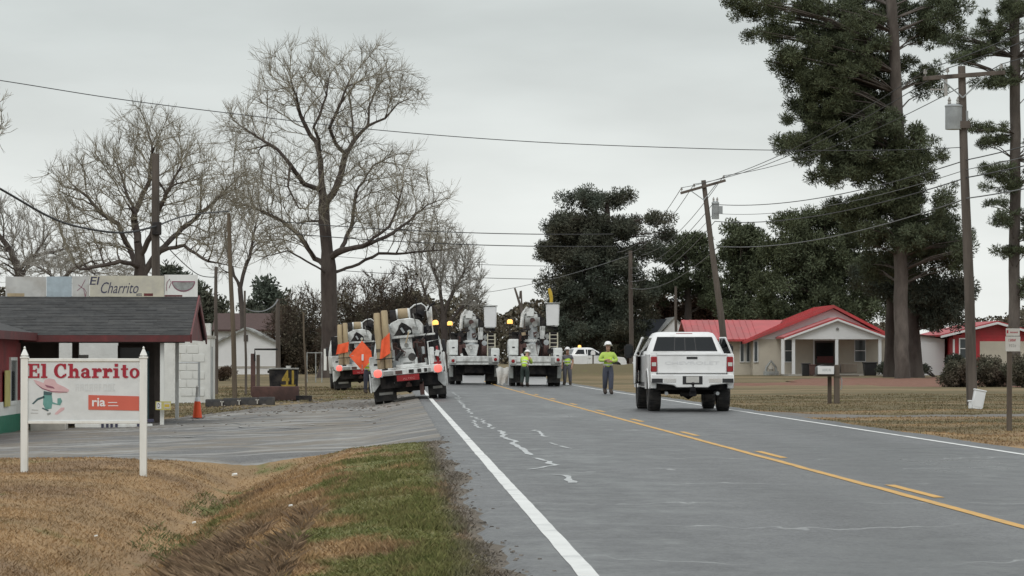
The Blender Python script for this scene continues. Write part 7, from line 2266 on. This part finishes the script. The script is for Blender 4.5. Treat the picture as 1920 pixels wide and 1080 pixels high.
# --- evergreens far left
evergreen('dark evergreen between the tan pole and stub pole', 300, [(500, 700), (500, 600)], .3, .15, [(503, 560, 36, 34), (480, 585, 32, 25), (530, 590, 28, 25), (500, 610, 50, 30)], 80, 9000, .5, .16, (.6, 1.2), 'needle_dark', seed=41, dep=3, name='evergreen_tree')
evergreen('dark rounded evergreen peeping over the roof sign behind the pole', 290, [(325, 700), (325, 560)], .3, .15, [(322, 522, 32, 28), (345, 545, 30, 30), (380, 570, 26, 40), (400, 590, 25, 30)], 80, 8000, .5, .16, (.6, 1.1), 'needle_dark', seed=42, dep=3, name='evergreen_tree')
# --- tall dark evergreen beyond the bucket trucks
evergreen('tall dark evergreen with flat layered top right of the bucket trucks', 262, [(1130, 700), (1135, 560), (1140, 430), (1138, 380)], .55, .15,
    [(1090, 375, 42, 16, -1), (1150, 375, 50, 15, 1), (1045, 420, 30, 20), (1110, 420, 75, 28), (1180, 430, 45, 22), (1030, 470, 26, 22), (1090, 480, 72, 40), (1160, 490, 60, 36), (1060, 540, 50, 38), (1130, 560, 75, 45), (1195, 550, 40, 40), (1090, 620, 62, 45), (1160, 630, 55, 45), (1050, 600, 30, 40), (1110, 480, 82, 105), (1140, 590, 88, 85), (1080, 440, 60, 50), (1230, 410, 32, 8), (1215, 470, 32, 16), (1250, 440, 18, 8)],
    820, 150000, .27, .075, (.28, .95), 'needle_dark', 'bark', 43, 4.0, 'evergreen_tree', limbs=.6)
evergreen('shaggy evergreen with gaps left of the leaning pole', 268, [(1290, 700), (1290, 560), (1285, 460)], .4, .12,
    [(1300, 455, 36, 20), (1262, 480, 40, 22), (1320, 490, 36, 26), (1280, 530, 50, 30), (1235, 540, 36, 30), (1330, 545, 34, 30)], 190, 28000, .30, .085, (.36, .85), 'needle', 'bark', 44, 3.0, 'evergreen_tree')
evergreen('bushy dark green tree right of the leaning pole', 258, [(1385, 700), (1385, 560)], .35, .15,
    [(1392, 440, 36, 24), (1375, 475, 36, 34), (1415, 470, 34, 36), (1395, 525, 48, 40), (1380, 580, 40, 40)], 190, 30000, .30, .10, (.4, .95), 'needle', 'bark', 45, 3.5, 'evergreen_tree')
evergreen('broad rounded dark green tree rising behind the red roofed house', 250, [(1545, 700), (1545, 560)], .5, .2,
    [(1490, 420, 40, 26), (1540, 412, 42, 22), (1590, 430, 45, 34), (1470, 470, 45, 40), (1530, 480, 60, 50), (1600, 500, 55, 50), (1450, 530, 30, 40), (1510, 560, 60, 45), (1580, 570, 60, 40), (1630, 560, 40, 45), (1440, 575, 26, 34), (1490, 600, 50, 30), (1545, 510, 95, 85), (1500, 470, 60, 50)],
    700, 120000, .27, .085, (.4, 1.0), 'needle', 'bark', 46, 4.5, 'evergreen_tree', limbs=.2)
GBW = 'brown leafed trees behind the leaning pole'
for i, (px, yt, rx, lb) in enumerate(((1250, 560, 44, 'brown leafed tree over the dark slate roof'), (1330, 520, 48, 'brown leafed tree behind the leaning pole'), (1405, 560, 45, 'rust brown leafed tree over the long red wing roof'))):
    evergreen(lb, 272 + i, [(px, 705), (px, 600), (px + 2, yt + 30)], .22, .08, [(px, yt + 20, rx * .8, 26), (px - rx * .5, yt + 55, rx * .7, 30), (px + rx * .5, yt + 55, rx * .7, 30), (px, yt + 85, rx, 30)], 130, 14000, .28, .12, (.4, .8), 'leaf_brown', 'bark', 50 + i, 3.0, 'brown_tree', group=GBW)

# --- the great pines on the right
evergreen('huge pine with grey trunk and dark crown filling the upper right', 194, [(1692, 706), (1689, 560), (1688, 430), (1684, 250), (1675, 60), (1665, -60)], .44, .30,
    [(1500, 20, 110, 38), (1400, 14, 55, 22), (1590, 60, 110, 55), (1610, 150, 100, 60, 3.2, 2.6), (1560, 200, 90, 40), (1610, 225, 95, 55, 3.2, 2.6), (1630, 300, 85, 50, 0.0, 3.2), (1560, 130, 110, 45), (1740, 60, 60, 50, 3.2, 2.6), (1450, 60, 60, 18), (1540, 160, 70, 45), (1530, 215, 70, 34), (1570, 290, 85, 40), (1700, 420, 90, 60, 0.0, 3.2), (1600, 10, 70, 60, 3.2, 2.6), (1690, 10, 60, 45, 3.2, 2.6), (1560, 90, 110, 45), (1470, 110, 50, 20), (1650, 120, 70, 50, 3.2, 2.6), (1600, 180, 90, 48, 3.2, 2.6), (1500, 190, 35, 12), (1530, 160, 45, 14), (1560, 245, 85, 38), (1485, 268, 48, 10), (1660, 250, 60, 60, 0.0, 3.2), (1720, 290, 65, 55, 0.0, 3.2), (1600, 310, 75, 34, 0.0, 3.2), (1550, 330, 30, 14), (1640, 375, 85, 38, 0.0, 3.2), (1720, 370, 80, 50, 0.0, 3.2), (1770, 420, 55, 55, 3.2, 2.6), (1660, 440, 85, 40, 0.0, 3.2), (1740, 480, 75, 55, 3.2, 2.6), (1660, 500, 60, 40, 3.2, 2.6), (1800, 470, 32, 38), (1600, 390, 50, 22, 0.0, 3.2), (1730, 150, 40, 40, 3.2, 2.6), (1780, 10, 60, 40, 3.2, 2.6), (1690, 330, 50, 40, -1.5, 1.5), (1700, 430, 60, 36, -1.0, 1.5)],
    1300, 270000, .27, .050, (.22, .80), 'needle', 'bark_grey', 61, 3.5, 'pine_tree', limbs=.28, flat=.78, flare=.12)
evergreen('dark pine trunk left behind the huge grey pine', 203, [(1668, 700), (1670, 600), (1672, 470)], .36, .26,
    [(1640, 520, 45, 40), (1690, 560, 40, 30)], 60, 11000, .27, .06, (.35, .8), 'needle_dark', 'bark', 62, 2.5, 'pine_tree')
evergreen('thick pine trunk just right behind the huge grey pine', 200, [(1716, 700), (1709, 600), (1704, 450)], .52, .32,
    [(1740, 555, 60, 42), (1765, 588, 45, 28), (1790, 550, 36, 36)], 150, 30000, .27, .065, (.35, .85), 'needle_dark', 'bark', 63, 3.0, 'pine_tree')
evergreen('tall slim pine at the right picture edge with tufted branches', 150, [(1901, 716), (1902, 560), (1904, 300), (1902, 60), (1900, -60)], .27, .22,
    [(1870, 60, 60, 36), (1840, 95, 50, 18), (1900, 20, 60, 40), (1800, 110, 45, 14), (1790, 70, 30, 10), (1870, 150, 40, 20), (1940, 120, 40, 60), (1850, 240, 50, 12), (1870, 262, 36, 12), (1860, 320, 45, 14), (1880, 345, 36, 18), (1880, 410, 30, 16), (1895, 470, 30, 18), (1945, 300, 40, 40), (1935, 430, 36, 50), (1870, 385, 20, 10), (1925, 540, 22, 18)],
    330, 46000, .22, .030, (.14, .46), 'needle', 'bark_grey', 64, 2.2, 'pine_tree', limbs=.7, flat=.7)

# --- shrubs
GH = 'rounded hedge shrubs before the red house'
shrub('rounded grey green shrub left of the nearest utility pole', 146, [(1800, 700, 34, 24), (1780, 712, 18, 14)], 130, 9000, .12, .05, 'shrub', 71, 1.2, group=GH)
shrub('dark reddish shrub right of the nearest utility pole', 147, [(1850, 692, 36, 24), (1860, 708, 36, 20)], 130, 9000, .12, .05, 'shrub', 72, 1.2, group=GH)
shrub('shrub at the picture edge behind the timber post sign', 145, [(1915, 695, 34, 28), (1935, 705, 36, 24)], 120, 8000, .12, .05, 'shrub', 73, 1.2, group=GH)
shrub('low dark bush at the foot of the clapboard shed', 205, [(1790, 676, 20, 9), (1730, 690, 14, 6)], 60, 3500, .14, .06, 'needle_dark', 74, 1.0, group=GH)
shrub('low dark bush right of the porch under the window', 212, [(1655, 690, 12, 8), (1670, 692, 12, 8)], 50, 2500, .14, .06, 'needle_dark', 75, .8)
shrub('low bush at the corner of the white gabled house', 200, [(420, 697, 22, 8), (408, 702, 10, 6)], 50, 2500, .16, .05, 'leaf_brown', 76, .8)

# --- a far wood closing the horizon
rng_ = np.random.default_rng(90)
n = 110000
xw = np.where(rng_.random(n) < .7, rng_.uniform(-95, 130, n), rng_.uniform(-330, 330, n)); yw = 560 + rng_.uniform(0, 60, n)
hmax = 9 + 3.5 * np.sin(xw * .05) + 2.5 * np.sin(xw * .17 + 1) + 1.2 * np.sin(xw * .6)
zw = .3 + hmax * rng_.random(n) ** .8
V, F = leaf_cloud(np.stack([xw, yw, zw], 1), rng_.normal(size=(n, 3)), .85, .5, rng_)
o = fast_mesh('far_wood', V, F, M['leaf_olive']); o['kind'] = 'stuff'

# ---------------------------------------------------------------- grass blades, dead brush, weeds
def blades(name, m_, n, xr, yr, h, wd, seed, pw=1.5, accept=None, lean=.35, kind='stuff'):
    rng_ = np.random.default_rng(seed)
    u = rng_.random(n); a, b = yr[0] ** (1 - pw), yr[1] ** (1 - pw)
    y = (a + (b - a) * u) ** (1 / (1 - pw))
    x = rng_.uniform(xr[0], xr[1], n)
    keep = np.ones(n, bool) if accept is None else np.array([accept(p, q_) for p, q_ in zip(x, y)])
    x, y = x[keep], y[keep]; n = len(x)
    z = np.array([gz(p, q_) for p, q_ in zip(x, y)])
    hh = h * rng_.uniform(.45, 1.3, n)
    th = rng_.uniform(0, 2 * PI, n); ph = rng_.uniform(0, 2 * PI, n)
    ln = lean * hh * rng_.uniform(.2, 1.6, n)
    ww = wd * rng_.uniform(.7, 1.4, n) * (1 + y / 60)
    dx, dy = np.cos(th) * ww / 2, np.sin(th) * ww / 2
    lx, ly = np.cos(ph) * ln, np.sin(ph) * ln
    B = np.stack([x, y, z - .01], 1)
    V = np.stack([B + np.stack([-dx, -dy, 0 * x], 1), B + np.stack([dx, dy, 0 * x], 1), B + np.stack([lx * .4 + dx * .6, ly * .4 + dy * .6, hh * .6], 1), B + np.stack([lx, ly, hh * .92], 1)], 1).reshape(-1, 3)
    F = np.arange(n * 4).reshape(-1, 4)
    o = fast_mesh(name, V, F, m_); o['kind'] = kind
    return o
def verge_ok(x, y):
    if x > edge_l(y) - .02 - .10 * random.random(): return False
    if y > lot_near(x) - .2: return False
    return x > -y * .135 - .6
blades('verge_grass', M['blade'], 330000, (-8.0, .8), (17, 54), .036, .005, 101, 2.0, verge_ok, .8)
blades('verge_grass', M['blade'], 90000, (-2.2, .55), (17, 46), .065, .005, 102, 2.0, lambda x, y: verge_ok(x, y) and mnoise.noise((x * 1.3, y * .5, 9)) > .0, .5)
def right_ok(x, y):
    if x < edge_r(y) + .05 + .2 * random.random(): return False
    if abs(y - (78.5 - .35 * (x - 9))) < 4.6 - 3.2 * ss(9, 11.2, x) and x < 13.6: return False
    return abs(y - (76.5 + .3 * (x - 13))) > 1.4 or x < 13.4
blades('roadside_grass', M['blade'], 90000, (9.1, 24), (50, 120), .042, .010, 103, 1.3, right_ok, .6)
blades('yard_grass', M['blade'], 30000, (-11, 0.0), (98, 165), .055, .014, 104, 1.3, lambda x, y: y > lot_far(x) + (11 if x > -4.8 else 0.5) + 4 * random.random(), .6)
blades('dead_brush', M['brush'], 20000, (-2.1, -.70), (20.2, 30), .105, .0042, 105, 1.5, lambda x, y: mnoise.noise((x * 1.6, y * .45, 2)) > -.12 and random.random() < 1 - abs(x + 1.35) / .8, 1.0)
blades('dead_brush', M['brush'], 12000, (-3.6, -1.9), (18, 25), .08, .004, 106, 1.5, lambda x, y: mnoise.noise((x * 1.2, y * .5, 6)) > .0, .9)
blades('ditch_weeds', M['weed'], 9000, (-2.65, -1.9), (19, 46), .065, .005, 107, 1.6, lambda x, y: mnoise.noise((x * .9, y * .22, 5)) > .08 and random.random() < .8, .8)
